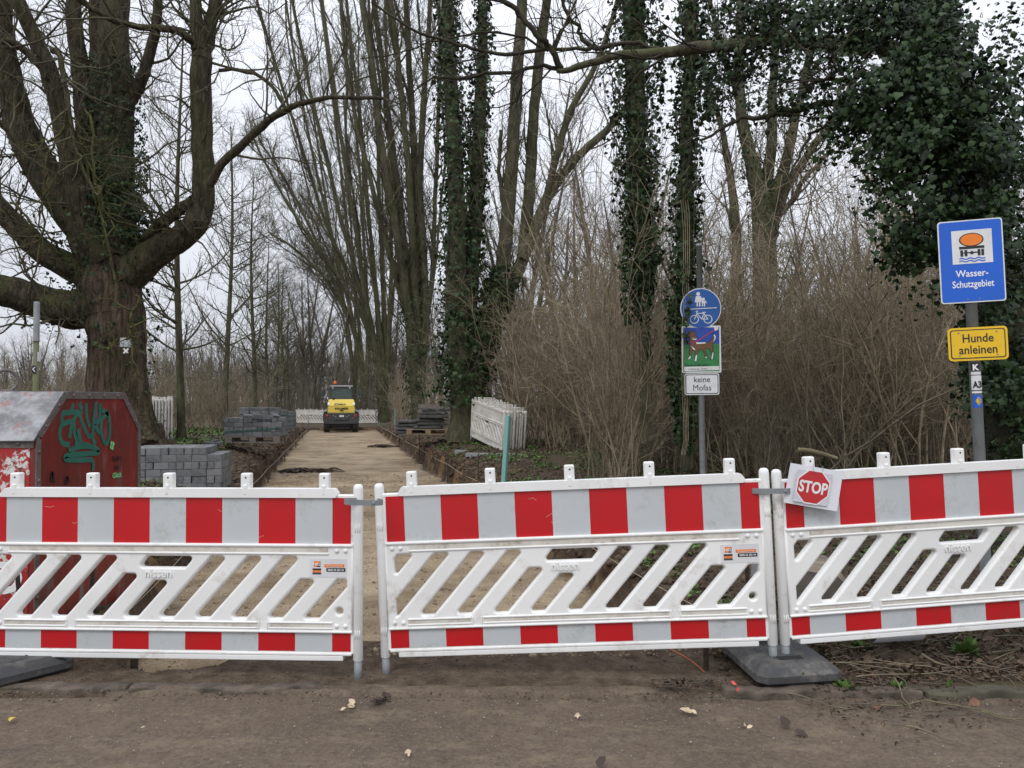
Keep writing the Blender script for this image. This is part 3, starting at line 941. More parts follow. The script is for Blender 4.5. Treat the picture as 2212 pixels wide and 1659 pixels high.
P_OLD = {k: v.copy() for k, v in P_ME.items()}
for k, v in P_OLD.items():
    if k not in ('steel_foot', 'screw_hole'): set_mat(v, M['white_plastic_old'])
board_old = board_me.copy(); set_mat(board_old, M['white_plastic_old'])
def stripe_me(w, h, m, name):
    bm = bmesh.new(); bx(bm, (0, 0, 0), (w, 0.002, h)); me = bpy.data.meshes.new(name); bm.to_mesh(me); bm.free(); set_mat(me, m); return me
ST = {}
for col, mm in (('red', M['red_sheeting']), ('white', M['white_sheeting'])):
    for half in (0, 1):
        for lowr in (0, 1):
            ST[col, half, lowr] = stripe_me(0.0985 if half else 0.1990, 0.098 if lowr else 0.243, mm, col + '_stripe')
def make_barrier(label, front=True, group=None, sticker=True, seed=0):
    t = thing('barrier_panel', label, 'barrier', group=group)
    me, bd = (P_ME, board_me) if front else (P_OLD, board_old)
    share('slat_board', bd, t)
    for n in ('upper_board', 'lower_board', 'top_rail', 'rib', 'bottom_rail'): share(n, me[n], t)
    for x in (0, PL):
        p = share('post', me['post'], t, (x, 0, 0))
        share('steel_foot', me['steel_foot'], p)
    for k in range(5):
        nb = share('lamp_holder', me['lamp_holder'], t, (PL / 2 + (k - 2) * 0.425, 0, 0.925))
        if front: share('screw_hole', me['screw_hole'], nb)
    if front:
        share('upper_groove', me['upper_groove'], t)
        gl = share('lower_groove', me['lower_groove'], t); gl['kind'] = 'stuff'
        x = 0.035
        for k in range(11):
            half = k in (0, 10)
            w = 0.0995 if half else 0.199
            col = 'red' if k % 2 == 0 else 'white'
            share(col + '_stripe', ST[col, int(half), 0], t, (x + w / 2, -0.0162, 0.739))
            share(col + '_stripe', ST[col, int(half), 1], t, (x + w / 2, -0.0162, 0.0985))
            x += w
        bm = bmesh.new()
        rs = random.Random(seed)
        for k in range(5):
            cx, cz = rs.uniform(0.1, 1.95), rs.uniform(0.64, 0.84)
            stroke_poly(bm, [(cx, cz), (cx + rs.uniform(0.01, 0.04), cz + rs.uniform(-0.012, 0.02)), (cx + rs.uniform(0.04, 0.06), cz + rs.uniform(-0.01, 0.02))], 0.0008, -0.0178, -0.0172)
        obj('scratch', bm, M['scratch_white'], t)
        lettering('brand_lettering', 'nissen', 0.062, M['white_plastic'], t, 0.985, 0.437, -0.0255, extrude=0.004, sx=1.0, bold=0.001)
        if sticker:
            bm = bmesh.new(); prism(bm, rrect(0.20, 0.098, 0.004, 1.907, 0.491), -0.0253, -0.0230)
            st = obj('rental_sticker', bm, M['sticker_white'], t)
            bm = bmesh.new(); prism(bm, [(1.828, 0.497), (1.864, 0.497), (1.864, 0.527), (1.828, 0.527)], -0.0262, -0.0250)
            lg = obj('logo', bm, M['orange_print'], st)
            bm = bmesh.new(); prism(bm, [(1.846, 0.497), (1.864, 0.497), (1.864, 0.527)], -0.0268, -0.0261); obj('logo_shade', bm, M['black_print'], st)
            lettering('logo_lettering', 'HKL', 0.022, M['white_print'], st, 1.846, 0.504, -0.0276, bold=0.0004)
            for z, mm in ((0.479, 'black_print'), (0.468, 'orange_print'), (0.457, 'loader_grey')):
                bm = bmesh.new(); prism(bm, [(1.822, z), (1.868, z), (1.868, z + 0.010), (1.822, z + 0.010)], -0.0262, -0.0250); obj('sticker_bar', bm, M[mm], st)
            bm = bmesh.new(); prism(bm, [(1.885, 0.495), (1.992, 0.495), (1.992, 0.511), (1.885, 0.511)], -0.0262, -0.0250); obj('sticker_bar', bm, M['orange_print'], st)
            bm = bmesh.new(); prism(bm, [(1.896, 0.472), (1.998, 0.472), (1.998, 0.491), (1.896, 0.491)], -0.0262, -0.0250); obj('sticker_bar', bm, M['black_print'], st)
            lettering('web_lettering', 'hkl-baumaschinen.de', 0.0105, M['white_print'], st, 1.9385, 0.4995, -0.0272)
            lettering('phone_lettering', '0800-44 555 44', 0.0135, M['white_print'], st, 1.947, 0.477, -0.0272, bold=0.0002)
    return t
def pose(t, A, B):
    """put a panel with its left post bottom at A, the right one towards B"""
    A, B = Vector(A), Vector(B)
    x = (B - A).normalized()
    y = Vector((0, 0, 1)).cross(x).normalized()
    z = x.cross(y)
    R = Matrix((x, y, z)).transposed()
    t.location = A
    t.rotation_euler = R.to_euler()
p1 = make_barrier('red and white barrier panel in front of the red container and paver stack', seed=1)
pose(p1, (-2.875, 4.175, 0.088), (-0.789, 4.075, 0.094))
p2 = make_barrier('middle red and white barrier panel, tilted, in front of the dug-out path', seed=2)
pose(p2, (-0.680, 4.135, 0.0925), (1.359, 4.055, 0.182))
p3 = make_barrier('red and white barrier panel with the paper STOP sheet, cut off by the right edge', sticker=True, seed=3)
pose(p3, (1.456, 4.09, 0.173), (3.5, 4.27, 0.270))
def clip_ring(parent, x0, x1):
    """flat steel coupling that hoops both posts"""
    bm = bmesh.new()
    n = 22
    out = []
    for k in range(n):
        a = math.pi * 0.5 + math.pi * k / (n - 1)
        out.append((x0 + 0.052 * math.cos(a), 0.036 * math.sin(a)))
    for k in range(n):
        a = -math.pi * 0.5 + math.pi * k / (n - 1)
        out.append((x1 + 0.036 * math.cos(a), 0.036 * math.sin(a)))
    N = len(out)
    for i in range(N - 1):
        a, c = Vector(out[i]), Vector(out[i + 1])
        d = (c - a).normalized(); nr = Vector((d.y, -d.x)) * 0.003
        vs = []
        for z in (-0.014, 0.014):
            for q in (a - nr, c - nr, c + nr, a + nr): vs.append(bm.verts.new((q.x, q.y, z)))
        for f in ((0, 1, 2, 3), (7, 6, 5, 4), (0, 4, 5, 1), (1, 5, 6, 2), (2, 6, 7, 3), (3, 7, 4, 0)): bm.faces.new([vs[j] for j in f])
    lathe(bm, [(0.009, 0), (0.008, 0.006), (0, 0.009)], 10, Matrix.Translation((x1, -0.037, 0)) @ Matrix.Rotation(math.pi / 2, 4, 'X'))
    o = obj('coupling_clip', bm, M['zinc'], parent, False, (0, 0, 0.885))
    return o
c1 = clip_ring(p1, PL, PL + 0.112); c1.rotation_euler = (0, rad(1.0), rad(-2))
c2 = clip_ring(p2, PL - 0.02, PL + 0.098); c2.rotation_euler = (0, rad(2.0), 0)

# ------------------------------------------------------------------ rubber base plates
def base_plate_mesh():
    bm = bmesh.new()
    w, l, h = 0.225, 0.40, 0.085
    def ring(wx, ly, z, ch):
        return [(-wx, -ly + ch, z), (-wx + ch, -ly, z), (wx - ch, -ly, z), (wx, -ly + ch, z), (wx, ly - ch, z), (wx - ch, ly, z), (-wx + ch, ly, z), (-wx, ly - ch, z)]
    R = [ring(w - 0.012, l - 0.012, 0.0, 0.04), ring(w, l, 0.012, 0.04), ring(w, l, 0.045, 0.04), ring(w - 0.035, l - 0.05, h - 0.008, 0.035), ring(w - 0.045, l - 0.062, h, 0.03)]
    V = [[bm.verts.new(p) for p in r] for r in R]
    bm.faces.new(V[0][::-1]); bm.faces.new(V[-1])
    for A, B in zip(V[:-1], V[1:]):
        for k in range(8):
            bm.faces.new((A[k], A[(k + 1) % 8], B[(k + 1) % 8], B[k]))
    # shallow rim round each post hole
    for y in (-0.262, -0.02, 0.24):
        for s in (-1, 1):
            bx(bm, (0, y + s * 0.034, h + 0.001), (0.15, 0.008, 0.006), None, 0.002)
            bx(bm, (s * 0.072, y, h + 0.001), (0.008, 0.06, 0.006), None, 0.002)
    me = bpy.data.meshes.new('plate_body'); bm.normal_update(); bm.to_mesh(me); bm.free(); set_mat(me, M['rubber'])
    return me
PLATE = base_plate_mesh()
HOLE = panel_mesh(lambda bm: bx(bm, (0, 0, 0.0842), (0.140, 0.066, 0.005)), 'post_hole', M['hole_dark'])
GROOVE = panel_mesh(lambda bm: [bx(bm, (x, y, 0.0855), (0.035, 0.05, 0.004), None, 0.001) for x in (-0.11, 0.11) for y in (0.12, 0.18, -0.12)], 'tread', M['rubber'])
def base_plate(label, loc, rz, group=None, tilt=(0, 0), details=True):
    t = thing('base_plate', label, 'base plate', loc, rz, group)
    t.rotation_euler = (tilt[0], tilt[1], rz)
    share('plate_body', PLATE, t)
    if details:
        [share('post_hole', HOLE, t, (0, y_, 0)) for y_ in (-0.262, -0.02, 0.24)]; share('tread', GROOVE, t)
    return t
base_plate('black rubber base plate under the posts where two barrier panels meet', (1.425, 4.275, 0.048), rad(6), tilt=(rad(1.5), rad(-1.0)))
base_plate('black rubber base plate poking out under the left barrier at the picture edge', (-2.80, 4.02, 0.012), rad(-38))

# ------------------------------------------------------------------ paper STOP sheet hung on the barrier
t = thing('stop_sheet', 'white paper sheet with a red STOP octagon hung on the barrier', 'paper sign', at(1757, 1052, 4.035))
t.rotation_euler = (rad(3), rad(9.5), rad(4))
bm = bmesh.new()
nx, ny = 10, 8
SWd, SHt = 0.29, 0.212
g = [[bm.verts.new((-SWd / 2 + SWd * i / nx, -0.006 * math.sin(math.pi * i / nx) - 0.010 * (i / nx) ** 2 * (1 - j / ny), -SHt / 2 + SHt * j / ny)) for i in range(nx + 1)] for j in range(ny + 1)]
for j in range(ny):
    for i in range(nx): bm.faces.new((g[j][i], g[j][i + 1], g[j + 1][i + 1], g[j + 1][i]))
sh = obj('sheet', bm, M['paper'], t, True)
bm = bmesh.new(); prism(bm, [(-0.105, -0.088), (0.085, -0.088), (0.085, 0.082), (-0.105, 0.082)], -0.0165, -0.0160); obj('print_ground', bm, M['paper_grey'], t)
octa = lambda r: [(-0.010 + r * math.cos(math.pi / 8 + k * math.pi / 4), 0.0 + r * math.sin(math.pi / 8 + k * math.pi / 4)) for k in range(8)]
bm = bmesh.new(); prism(bm, octa(0.098), -0.0172, -0.0166); obj('octagon_rim', bm, M['white_print'], t)
bm = bmesh.new(); prism(bm, octa(0.090), -0.0180, -0.0173); obj('octagon', bm, M['stop_red'], t)
lettering('lettering', 'STOP', 0.083, M['white_print'], t, -0.010, -0.029, -0.0190, sx=0.78, bold=0.0026)
bm = bmesh.new()
hook = [Vector((0.0 + 0.028 * math.cos(a), -0.018 - 0.006 * math.sin(a * 2), 0.098 + 0.022 * math.sin(a))) for a in np.linspace(math.pi, 2 * math.pi, 9)]
hook = [Vector((-0.028, -0.01, 0.125))] + hook + [Vector((0.028, -0.005, 0.118))]
for a, c in zip(hook[:-1], hook[1:]): cyl(bm, a, c, 0.0012, None, 6)
obj('wire_hook', bm, M['zinc'], t)

# ------------------------------------------------------------------ red steel container
CX = -2.87
cont = thing('steel_container', 'battered red steel container with green graffiti and a sloped grey roof', 'container', (CX, 4.6, 0.02))
prof = [(0.0, 0.0), (1.283, 0.0), (1.283, 1.240), (1.037, 1.500), (0.275, 1.500), (0.0, 1.232)]   # (y, z) from the front foot
WID = 1.75
def yz(bm, pts, x0, x1):
    a = [bm.verts.new((x0, p[0], p[1])) for p in pts]; c = [bm.verts.new((x1, p[0], p[1])) for p in pts]
    n = len(pts)
    bm.faces.new(a); bm.faces.new(c[::-1])
    for k in range(n): bm.faces.new((a[(k + 1) % n], a[k], c[k], c[(k + 1) % n]))
    bmesh.ops.recalc_face_normals(bm, faces=bm.faces[:])
bm = bmesh.new(); yz(bm, prof, -WID, 0.0)
body = obj('body', bm, M['container_red'], cont)
bm = bmesh.new(); yz(bm, [(-0.004, 0.03), (0.0, 0.03), (0.0, 1.20), (-0.004, 1.20)], -WID + 0.02, -0.035); obj('front_sheet', bm, M['container_front'], cont)
def slope_plate(bm, a, c, th, x0, x1):
    a, c = Vector(a), Vector(c); d = (c - a).normalized(); n = Vector((-d.y, d.x)) * th
    if n.y < 0: n = -n
    yz(bm, [tuple(a), tuple(c), tuple(c + n), tuple(a + n)], x0, x1)
bm = bmesh.new()
slope_plate(bm, (-0.03, 1.205), (0.275, 1.502), 0.010, -WID - 0.01, 0.006)
slope_plate(bm, (0.275, 1.502), (1.037, 1.502), 0.010, -WID - 0.01, 0.006)
slope_plate(bm, (1.037, 1.502), (1.30, 1.222), 0.010, -WID - 0.01, 0.006)
obj('roof', bm, M['container_roof'], cont)
bm = bmesh.new()
edge = [(0.02, 0.0), (0.02, 1.23), (0.285, 1.485), (1.028, 1.485), (1.265, 1.235), (1.265, 0.0)]
for a, c in zip(edge[:-1], edge[1:]):
    a, c = Vector(a), Vector(c); d = (c - a).normalized(); n = Vector((-d.y, d.x)) * 0.022
    yz(bm, [tuple(a - n), tuple(c - n), tuple(c + n), tuple(a + n)], 0.0, 0.007 + 0.0004 * a.x)
bx(bm, (-WID / 2, -0.007, 1.195), (WID - 0.02, 0.006, 0.055))
obj('edge_strip', bm, M['rust_steel'], cont)
rv = []
for a, c in zip(edge[:-1], edge[1:]):
    n = max(2, int((Vector(c) - Vector(a)).length / 0.16))
    for k in range(n):
        rv.append(Vector(a).lerp(Vector(c), (k + 0.5) / n))
RIV = panel_mesh(lambda bm: lathe(bm, [(0.013, 0), (0.012, 0.005), (0.006, 0.009), (0, 0.010)], 8), 'rivet', M['rust_steel'], True)
for p in rv: share('rivet', RIV, cont, (0.007, p.x, p.y), (0, math.pi / 2, 0))
for k in range(6): share('rivet', RIV, cont, (-0.10 - 0.28 * k, -0.010, 1.195), (math.pi / 2, 0, 0), (1.3, 1.3, 1.3))
bm = bmesh.new()
bx(bm, (-0.52, 0.50, 1.515), (0.13, 0.07, 0.012), None, 0.003)
obj('ring_foot', bm, M['rust_steel'], cont)
aa = np.linspace(0, 2 * math.pi, 30)
rp = np.stack([-0.52 + 0.052 * np.cos(aa), 0.50 + 0.045 * np.cos(aa), 1.585 + 0.070 * np.sin(aa)], -1)
mesh_obj('lifting_ring', Tubes().add(rp, np.full(30, 0.011), 8).mesh('lifting_ring'), M['rust_steel'], cont)
def gz4(X, Y):
    """gable coordinates (y, z), relative to the container, from a reading in the photograph"""
    p = on_x(X * 0.33333, (1008 + Y * 0.60759) / 1.8228, CX)
    return (p.y - 4.6, p.z - 0.02)
def gable_strokes(name, strokes, wpx, mm, k0=0):
    bm = bmesh.new()
    for i, st in enumerate(strokes):
        A = smooth_path(np.array([gz4(*p) for p in st]), 4 * len(st))
        P = [Vector(a) for a in A]
        w = wpx * 0.00105
        L, R = [], []
        for k in range(len(P)):
            d = (P[min(k + 1, len(P) - 1)] - P[max(k - 1, 0)]).normalized(); n = Vector((-d.y, d.x)) * w / 2
            L.append(P[k] + n); R.append(P[k] - n)
        for k in range(len(P) - 1):
            x = 0.0012 + 0.0004 * (i + k0)
            vs = [bm.verts.new((x, q.x, q.y)) for q in (R[k], R[k + 1], L[k + 1], L[k])]
            bm.faces.new(vs)
    bmesh.ops.remove_doubles(bm, verts=bm.verts[:], dist=0.0002)
    bmesh.ops.recalc_face_normals(bm, faces=bm.faces[:])
    return obj(name, bm, mm, cont)
gable_strokes('graffiti', [
    [(475, 955), (455, 1012), (405, 1022), (400, 1085), (385, 1150), (405, 1212), (450, 1222)],
    [(400, 1018), (470, 1010), (525, 1012), (515, 950)],
    [(448, 1180), (465, 1090), (505, 1020), (535, 1090), (575, 1170), (600, 1150)],
    [(398, 1090), (470, 1075), (480, 1150), (500, 1200)],
    [(555, 955), (560, 1040), (580, 1110)],
    [(620, 945), (605, 1060), (600, 1190), (620, 1215)],
    [(645, 955), (640, 1060), (610, 1090), (645, 1150)],
    [(700, 1018), (662, 1050), (650, 1110), (665, 1190), (690, 1215), (708, 1150), (706, 1060), (690, 1015), (655, 1000)],
    [(500, 1120), (520, 1200), (540, 1240)], [(480, 1215), (560, 1225), (600, 1245)],
    [(440, 1262), (520, 1235), (600, 1240), (638, 1272), (540, 1282), (430, 1292), (425, 1318), (520, 1322), (595, 1325), (598, 1392)]], 33, M['graffiti_green'])
gable_strokes('graffiti', [[(330, 1465), (335, 1400), (345, 1470)], [(440, 1470), (432, 1430), (425, 1480)]], 22, M['graffiti_black'], 12)
bm = bmesh.new()
cv = gz4(720, 1228)
for a in (0.6, 2.1, 3.7, 5.0):
    for k, p in enumerate([circle(0.016, cv[0] + 0.018 * math.cos(a), cv[1] + 0.018 * math.sin(a), 10)]):
        bm.faces.new([bm.verts.new((0.008, q[0], q[1])) for q in p])
bmesh.ops.recalc_face_normals(bm, faces=bm.faces[:])
obj('clover_stencil', bm, M['bright_green'], cont)
for body_, Y, mm in (('Sucht', 1325, 'graffiti_black'), ('das', 1382, 'graffiti_black'), ('Glück', 1435, 'bright_green')):
    p = gz4(750, Y)
    o = lettering('stencil_lettering', body_, 0.052, M[mm], cont, 0, 0, 0, extrude=0.0004, bold=0.0012)
    o.location = (0.0085, p[0], p[1]); o.rotation_euler = (0, 0, math.pi / 2)
o = lettering('graffiti_lettering', 'D', 0.26, M['white_print'], cont, -0.16, 0.30, -0.0065, bold=0.008)
bm = bmesh.new()
for a, c in (((-0.05, 0.20), (0.0, 0.52)),): stroke_poly(bm, [(-0.11, 0.55), (-0.075, 0.20)], 0.03, -0.0072, -0.0060)
obj('graffiti', bm, M['graffiti_black'], cont)
gable_strokes('graffiti', [[(330, 1790), (375, 1550), (400, 1540)], [(620, 1600), (640, 1850), (690, 1900)]], 26, M['graffiti_black'], 14)

# ------------------------------------------------------------------ post behind the container
zb = gz(-5.62, 9.0)
t = thing('marker_post', 'green stained wooden post with a grey metal sleeve behind the container', 'post', (at(77, 846, 9.0).x, 9.0, zb))
bm = bmesh.new(); cyl(bm, (0, 0, -0.1), (0, 0, at(75, 735, 9).z - zb), 0.034, 0.030, 12)
M['post_green'] = dirty('post_green', (0.115, 0.125, 0.055), (0.15, 0.145, 0.12), 0.8, 0.8, 0.4, 0.7, 9.0, 40.0)
obj('stake', bm, M['post_green'], t, True)
z0, z1 = at(75, 737, 9).z - zb, at(75, 652, 9).z - zb
bm = bmesh.new(); lathe(bm, [(0.0, z0 - 0.002), (0.040, z0 - 0.002), (0.040, z0 + 0.015), (0.034, z0 + 0.016), (0.033, z1 - 0.02), (0.030, z1), (0, z1 + 0.004)], 16)
obj('metal_sleeve', bm, M['zinc_pole'], t)
za = at(75, 798, 9).z - zb
bm = bmesh.new(); bx(bm, (0, -0.036, za), (0.045, 0.008, 0.09), None, 0.002); pl = obj('arrow_plate', bm, M['black_print'], t)
bm = bmesh.new(); stroke_poly(bm, [(0.014, za + 0.026), (-0.012, za), (0.014, za - 0.026)], 0.008, -0.0425, -0.0400); obj('arrow', bm, M['white_print'], pl)
bm = bmesh.new(); bx(bm, (0.036, 0, za + 0.15), (0.006, 0.05, 0.11)); obj('side_plate', bm, M['sign_white'], t)

# ------------------------------------------------------------------ signs
def pole(t, h, r, m, cap=True):
    bm = bmesh.new()
    lathe(bm, [(r, -0.15), (r, h - 0.03), (r * 1.12, h - 0.03), (r * 1.12, h), (0, h + 0.004)], 18)
    return obj('pole', bm, m, t, True)
def plate(parent, name, pts, y0, y1, m):
    bm = bmesh.new(); prism(bm, pts, y0, y1); return obj(name, bm, m, parent)
D2 = 8.0
b2 = at(1519, 1015, D2)
zb = gz(b2.x, D2)
s2 = thing('path_sign', 'grey pole with a round blue footpath and cycleway sign, a dog picture and keine Mofas', 'sign post', (b2.x, D2, zb))
s2.rotation_euler = (0, rad(-0.6), rad(-3))
pole(s2, at(1514, 527, D2).z - zb, 0.030, M['zinc_pole'])
cz = at(1517, 667, D2).z - zb
disc = plate(s2, 'round_plate', circle(0.212, 0, cz, 48), -0.040, -0.036, M['sign_white'])
plate(disc, 'blue_field', circle(0.203, 0, cz, 48), -0.0415, -0.0398, M['sign_blue_dull'])
bm = bmesh.new()
prism(bm, [(-0.135, cz - 0.012), (0.165, cz + 0.0), (0.165, cz + 0.008), (-0.135, cz - 0.004)], -0.0432, -0.0414)
px_, ps = -0.02, 0.001
prism(bm, circle(0.020, -0.025, cz + 0.152, 14), -0.0431, -0.0414)
prism(bm, [(-0.048, cz + 0.130), (-0.005, cz + 0.130), (0.012, cz + 0.065), (-0.062, cz + 0.065)], -0.0432, -0.0414)
for x in (-0.043, -0.018): prism(bm, [(x, cz + 0.066), (x + 0.014, cz + 0.066), (x + 0.014, cz + 0.020), (x, cz + 0.020)], -0.0433, -0.0414)
prism(bm, circle(0.014, 0.030, cz + 0.098, 12), -0.0431, -0.0414)
prism(bm, [(0.014, cz + 0.082), (0.046, cz + 0.082), (0.050, cz + 0.050), (0.010, cz + 0.050)], -0.0432, -0.0414)
for x in (0.013, 0.034): prism(bm, [(x, cz + 0.051), (x + 0.011, cz + 0.051), (x + 0.011, cz + 0.020), (x, cz + 0.020)], -0.0433, -0.0414)
stroke_poly(bm, [(-0.005, cz + 0.125), (0.018, cz + 0.085)], 0.012, -0.0434, -0.0414)
stroke_poly(bm, [(0.046, cz + 0.080), (0.062, cz + 0.055)], 0.008, -0.0434, -0.0414)
obj('walkers_symbol', bm, M['sign_white'], disc)
bm = bmesh.new()
for cx in (-0.068, 0.072): stroke_poly(bm, [(cx + 0.042 * math.cos(a), cz - 0.115 + 0.042 * math.sin(a)) for a in np.linspace(0, 2 * math.pi, 20)], 0.008, -0.0433, -0.0414)
for st in ([(-0.068, cz - 0.115), (-0.040, cz - 0.052), (0.030, cz - 0.052), (0.072, cz - 0.115)], [(-0.040, cz - 0.055), (0.008, cz - 0.112), (0.035, cz - 0.045)], [(0.008, cz - 0.112), (0.072, cz - 0.115)],
           [(-0.040, cz - 0.052), (-0.050, cz - 0.032), (-0.028, cz - 0.028)], [(0.018, cz - 0.042), (0.050, cz - 0.042)]):
    stroke_poly(bm, st, 0.008, -0.0437, -0.0414)
obj('bicycle_symbol', bm, M['sign_white'], disc)
dz = at(1518, 755, D2).z - zb
DU = lambda X, Y: ((X - 395) / 360 * 0.40, dz + (1130 - Y) / 430 * 0.49)
dog = plate(s2, 'dog_plate', rrect(0.405, 0.492, 0.012, 0, dz), -0.040, -0.036, M['sign_white'])
plate(dog, 'sky_field', [DU(*p) for p in ((226, 930), (563, 930), (563, 1080), (226, 1085))], -0.0414, -0.0398, M['dog_sky'])
plate(dog, 'grass_field', [DU(*p) for p in ((226, 1085), (563, 1080), (560, 1332), (226, 1332))], -0.0413, -0.0398, M['dog_green'])
plate(dog, 'dog_outline', [DU(*p) for p in ((262, 975), (300, 960), (330, 955), (347, 985), (338, 995), (357, 1015), (352, 1046), (322, 1052), (332, 1068), (350, 1063), (440, 1068), (488, 1048), (503, 1010), (498, 990), (517, 990), (526, 1030), (508, 1078), (504, 1130), (513, 1200), (502, 1228), (478, 1228), (488, 1200), (478, 1150), (455, 1122), (432, 1127), (443, 1170), (448, 1212), (428, 1218), (413, 1160), (408, 1132), (372, 1142), (357, 1180), (352, 1243), (323, 1243), (333, 1200), (328, 1150), (312, 1142), (302, 1180), (292, 1224), (262, 1228), (278, 1200), (276, 1150), (283, 1100), (283, 1060), (273, 1012))], -0.0428, -0.0412, M['black_print'])
plate(dog, 'dog_body', [DU(395 + (X - 395) * 0.985, 1100 + (Y - 1100) * 0.985) for X, Y in ((266, 978), (300, 964), (328, 960), (342, 985), (333, 996), (352, 1016), (348, 1042), (318, 1050), (330, 1074), (350, 1069), (440, 1074), (491, 1052), (507, 1012), (503, 994), (514, 994), (520, 1030), (503, 1077), (499, 1130), (508, 1198), (499, 1223), (484, 1223), (493, 1200), (483, 1148), (457, 1117), (428, 1121), (438, 1170), (443, 1208), (432, 1213), (418, 1160), (412, 1127), (368, 1137), (352, 1180), (347, 1238), (328, 1238), (338, 1200), (333, 1147), (309, 1137), (297, 1180), (288, 1219), (268, 1223), (283, 1200), (281, 1150), (288, 1100), (288, 1060), (278, 1012))], -0.0436, -0.0426, M['dog_brown'])
for P in (((268, 1222), (288, 1218), (296, 1190), (286, 1192)), ((328, 1238), (347, 1238), (355, 1180), (342, 1185)), ((484, 1223), (499, 1223), (506, 1165), (498, 1160)), ((427, 1214), (446, 1210), (443, 1198), (434, 1200)),
          ((505, 1070), (525, 1040), (530, 1015), (517, 992), (512, 1000), (518, 1030)), ((295, 1095), (330, 1120), (338, 1140), (318, 1130)), ((345, 1066), (438, 1066), (432, 1078), (350, 1082)), ((308, 1022), (330, 1034), (352, 1030), (348, 1044), (318, 1042)), ((515, 930), (548, 918), (556, 950), (520, 965))):
    bm = bmesh.new(); prism(bm, [DU(*p) for p in P], -0.0444, -0.0430); obj('dog_marking', bm, M['sign_white'], dog)
bm = bmesh.new(); stroke_poly(bm, [DU(*p) for p in ((283, 1062), (340, 1066), (430, 1010), (520, 952))], 0.008, -0.0449, -0.0430); obj('leash', bm, M['leash_red'], dog)
lettering('lettering', 'Hunde an die Leine!', 0.036, M['black_print'], dog, DU(350, 0)[0], DU(0, 1284)[1], -0.0425, bold=0.0004, sx=0.80)
plate(dog, 'address_strip', [DU(*p) for p in ((232, 1290), (556, 1286), (556, 1322), (232, 1328))], -0.0424, -0.0410, M['sign_white'])
lettering('address_lettering', 'Grünflächenamt   90-6020', 0.024, M['loader_grey'], dog, DU(355, 0)[0], DU(0, 1317)[1], -0.0430, sx=0.8)
kz = at(1518, 830, D2).z - zb
mo = plate(s2, 'moped_plate', rrect(0.358, 0.224, 0.022, 0, kz), -0.040, -0.036, M['sign_white'])
plate(mo, 'black_rim', rrect(0.338, 0.204, 0.018, 0, kz), -0.0412, -0.0398, M['black_print'])
plate(mo, 'white_field', rrect(0.322, 0.188, 0.014, 0, kz), -0.0424, -0.0411, M['sign_white'])
lettering('lettering', 'keine', 0.088, M['black_print'], mo, 0, kz + 0.020, -0.0432, sx=0.92, bold=0.0003)
lettering('lettering', 'Mofas', 0.088, M['black_print'], mo, 0, kz - 0.066, -0.0432, sx=0.92, bold=0.0)
for z in (cz - 0.1, cz + 0.1, dz + 0.15, dz - 0.15, kz):
    bm = bmesh.new(); lathe(bm, [(0.034, z - 0.012), (0.034, z + 0.012)], 14); bx(bm, (0, -0.034, z), (0.10, 0.006, 0.024)); obj('clamp', bm, M['zinc_pole'], s2)

D3 = 5.2
bx3 = at(2132, 1180, D3).x
zb = gz(bx3, D3)
s3 = thing('water_area_sign', 'leaning grey pole with a blue Wasserschutzgebiet sign above a yellow Hunde anleinen sign', 'sign post', (bx3, D3, zb))
s3.rotation_euler = (0, rad(-2.1), rad(-14))
pole(s3, at(2100, 500, D3).z - zb, 0.036, M['zinc_pole'])
wz = at(2100, 565, D3).z - zb
wp = plate(s3, 'water_plate', rrect(0.398, 0.566, 0.020, 0, wz), -0.050, -0.045, M['sign_white'])
plate(wp, 'blue_field', rrect(0.382, 0.550, 0.016, 0, wz), -0.0514, -0.0498, M['sign_blue'])
plate(wp, 'white_field', rrect(0.247, 0.230, 0.002, 0.008, wz + 0.098), -0.0528, -0.0512, M['sign_white'])
ez = wz + 0.146
plate(wp, 'tank_rim', circle(0.0465, 0.005, ez, 32, 1.62), -0.0538, -0.0526, M['black_print'])
plate(wp, 'tank', circle(0.0405, 0.005, ez, 32, 1.66), -0.0547, -0.0536, M['orange_print'])
bm = bmesh.new()
prism(bm, [(-0.072, ez - 0.062), (0.082, ez - 0.062), (0.082, ez - 0.044), (-0.072, ez - 0.044)], -0.0541, -0.0526)
for x in (-0.066, -0.040, 0.040, 0.062): prism(bm, [(x, ez - 0.112), (x + 0.017, ez - 0.112), (x + 0.017, ez - 0.068), (x, ez - 0.068)], -0.0541, -0.0526)
stroke_poly(bm, [(-0.045, ez - 0.088), (0.055, ez - 0.088)], 0.009, -0.0540, -0.0526)
prism(bm, circle(0.012, 0.005, ez - 0.089, 12), -0.0543, -0.0526)
obj('truck_symbol', bm, M['black_print'], wp)
bm = bmesh.new()
for q in range(2):
    stroke_poly(bm, [(-0.073 + 0.156 * k / 16, ez - 0.128 - 0.017 * q + 0.005 * math.sin(k / 16 * 6 * math.pi)) for k in range(17)], 0.007, -0.0540, -0.0526)
obj('wave_symbol', bm, M['sign_blue'], wp)
lettering('lettering', 'Wasser-', 0.066, M['white_print'], wp, 0.0, wz - 0.105, -0.0522, sx=0.88, bold=0.0008)
lettering('lettering', 'Schutzgebiet', 0.066, M['white_print'], wp, 0.002, wz - 0.178, -0.0522, sx=0.76, bold=0.0008)
yz_ = at(2105, 743, D3).z - zb
yp = plate(s3, 'dog_lead_plate', rrect(0.364, 0.226, 0.026, 0.012, yz_), -0.050, -0.045, M['sign_yellow'])
plate(yp, 'black_rim', rrect(0.336, 0.198, 0.018, 0.012, yz_), -0.0512, -0.0498, M['black_print'])
plate(yp, 'yellow_field', rrect(0.322, 0.184, 0.014, 0.012, yz_), -0.0524, -0.0511, M['sign_yellow'])
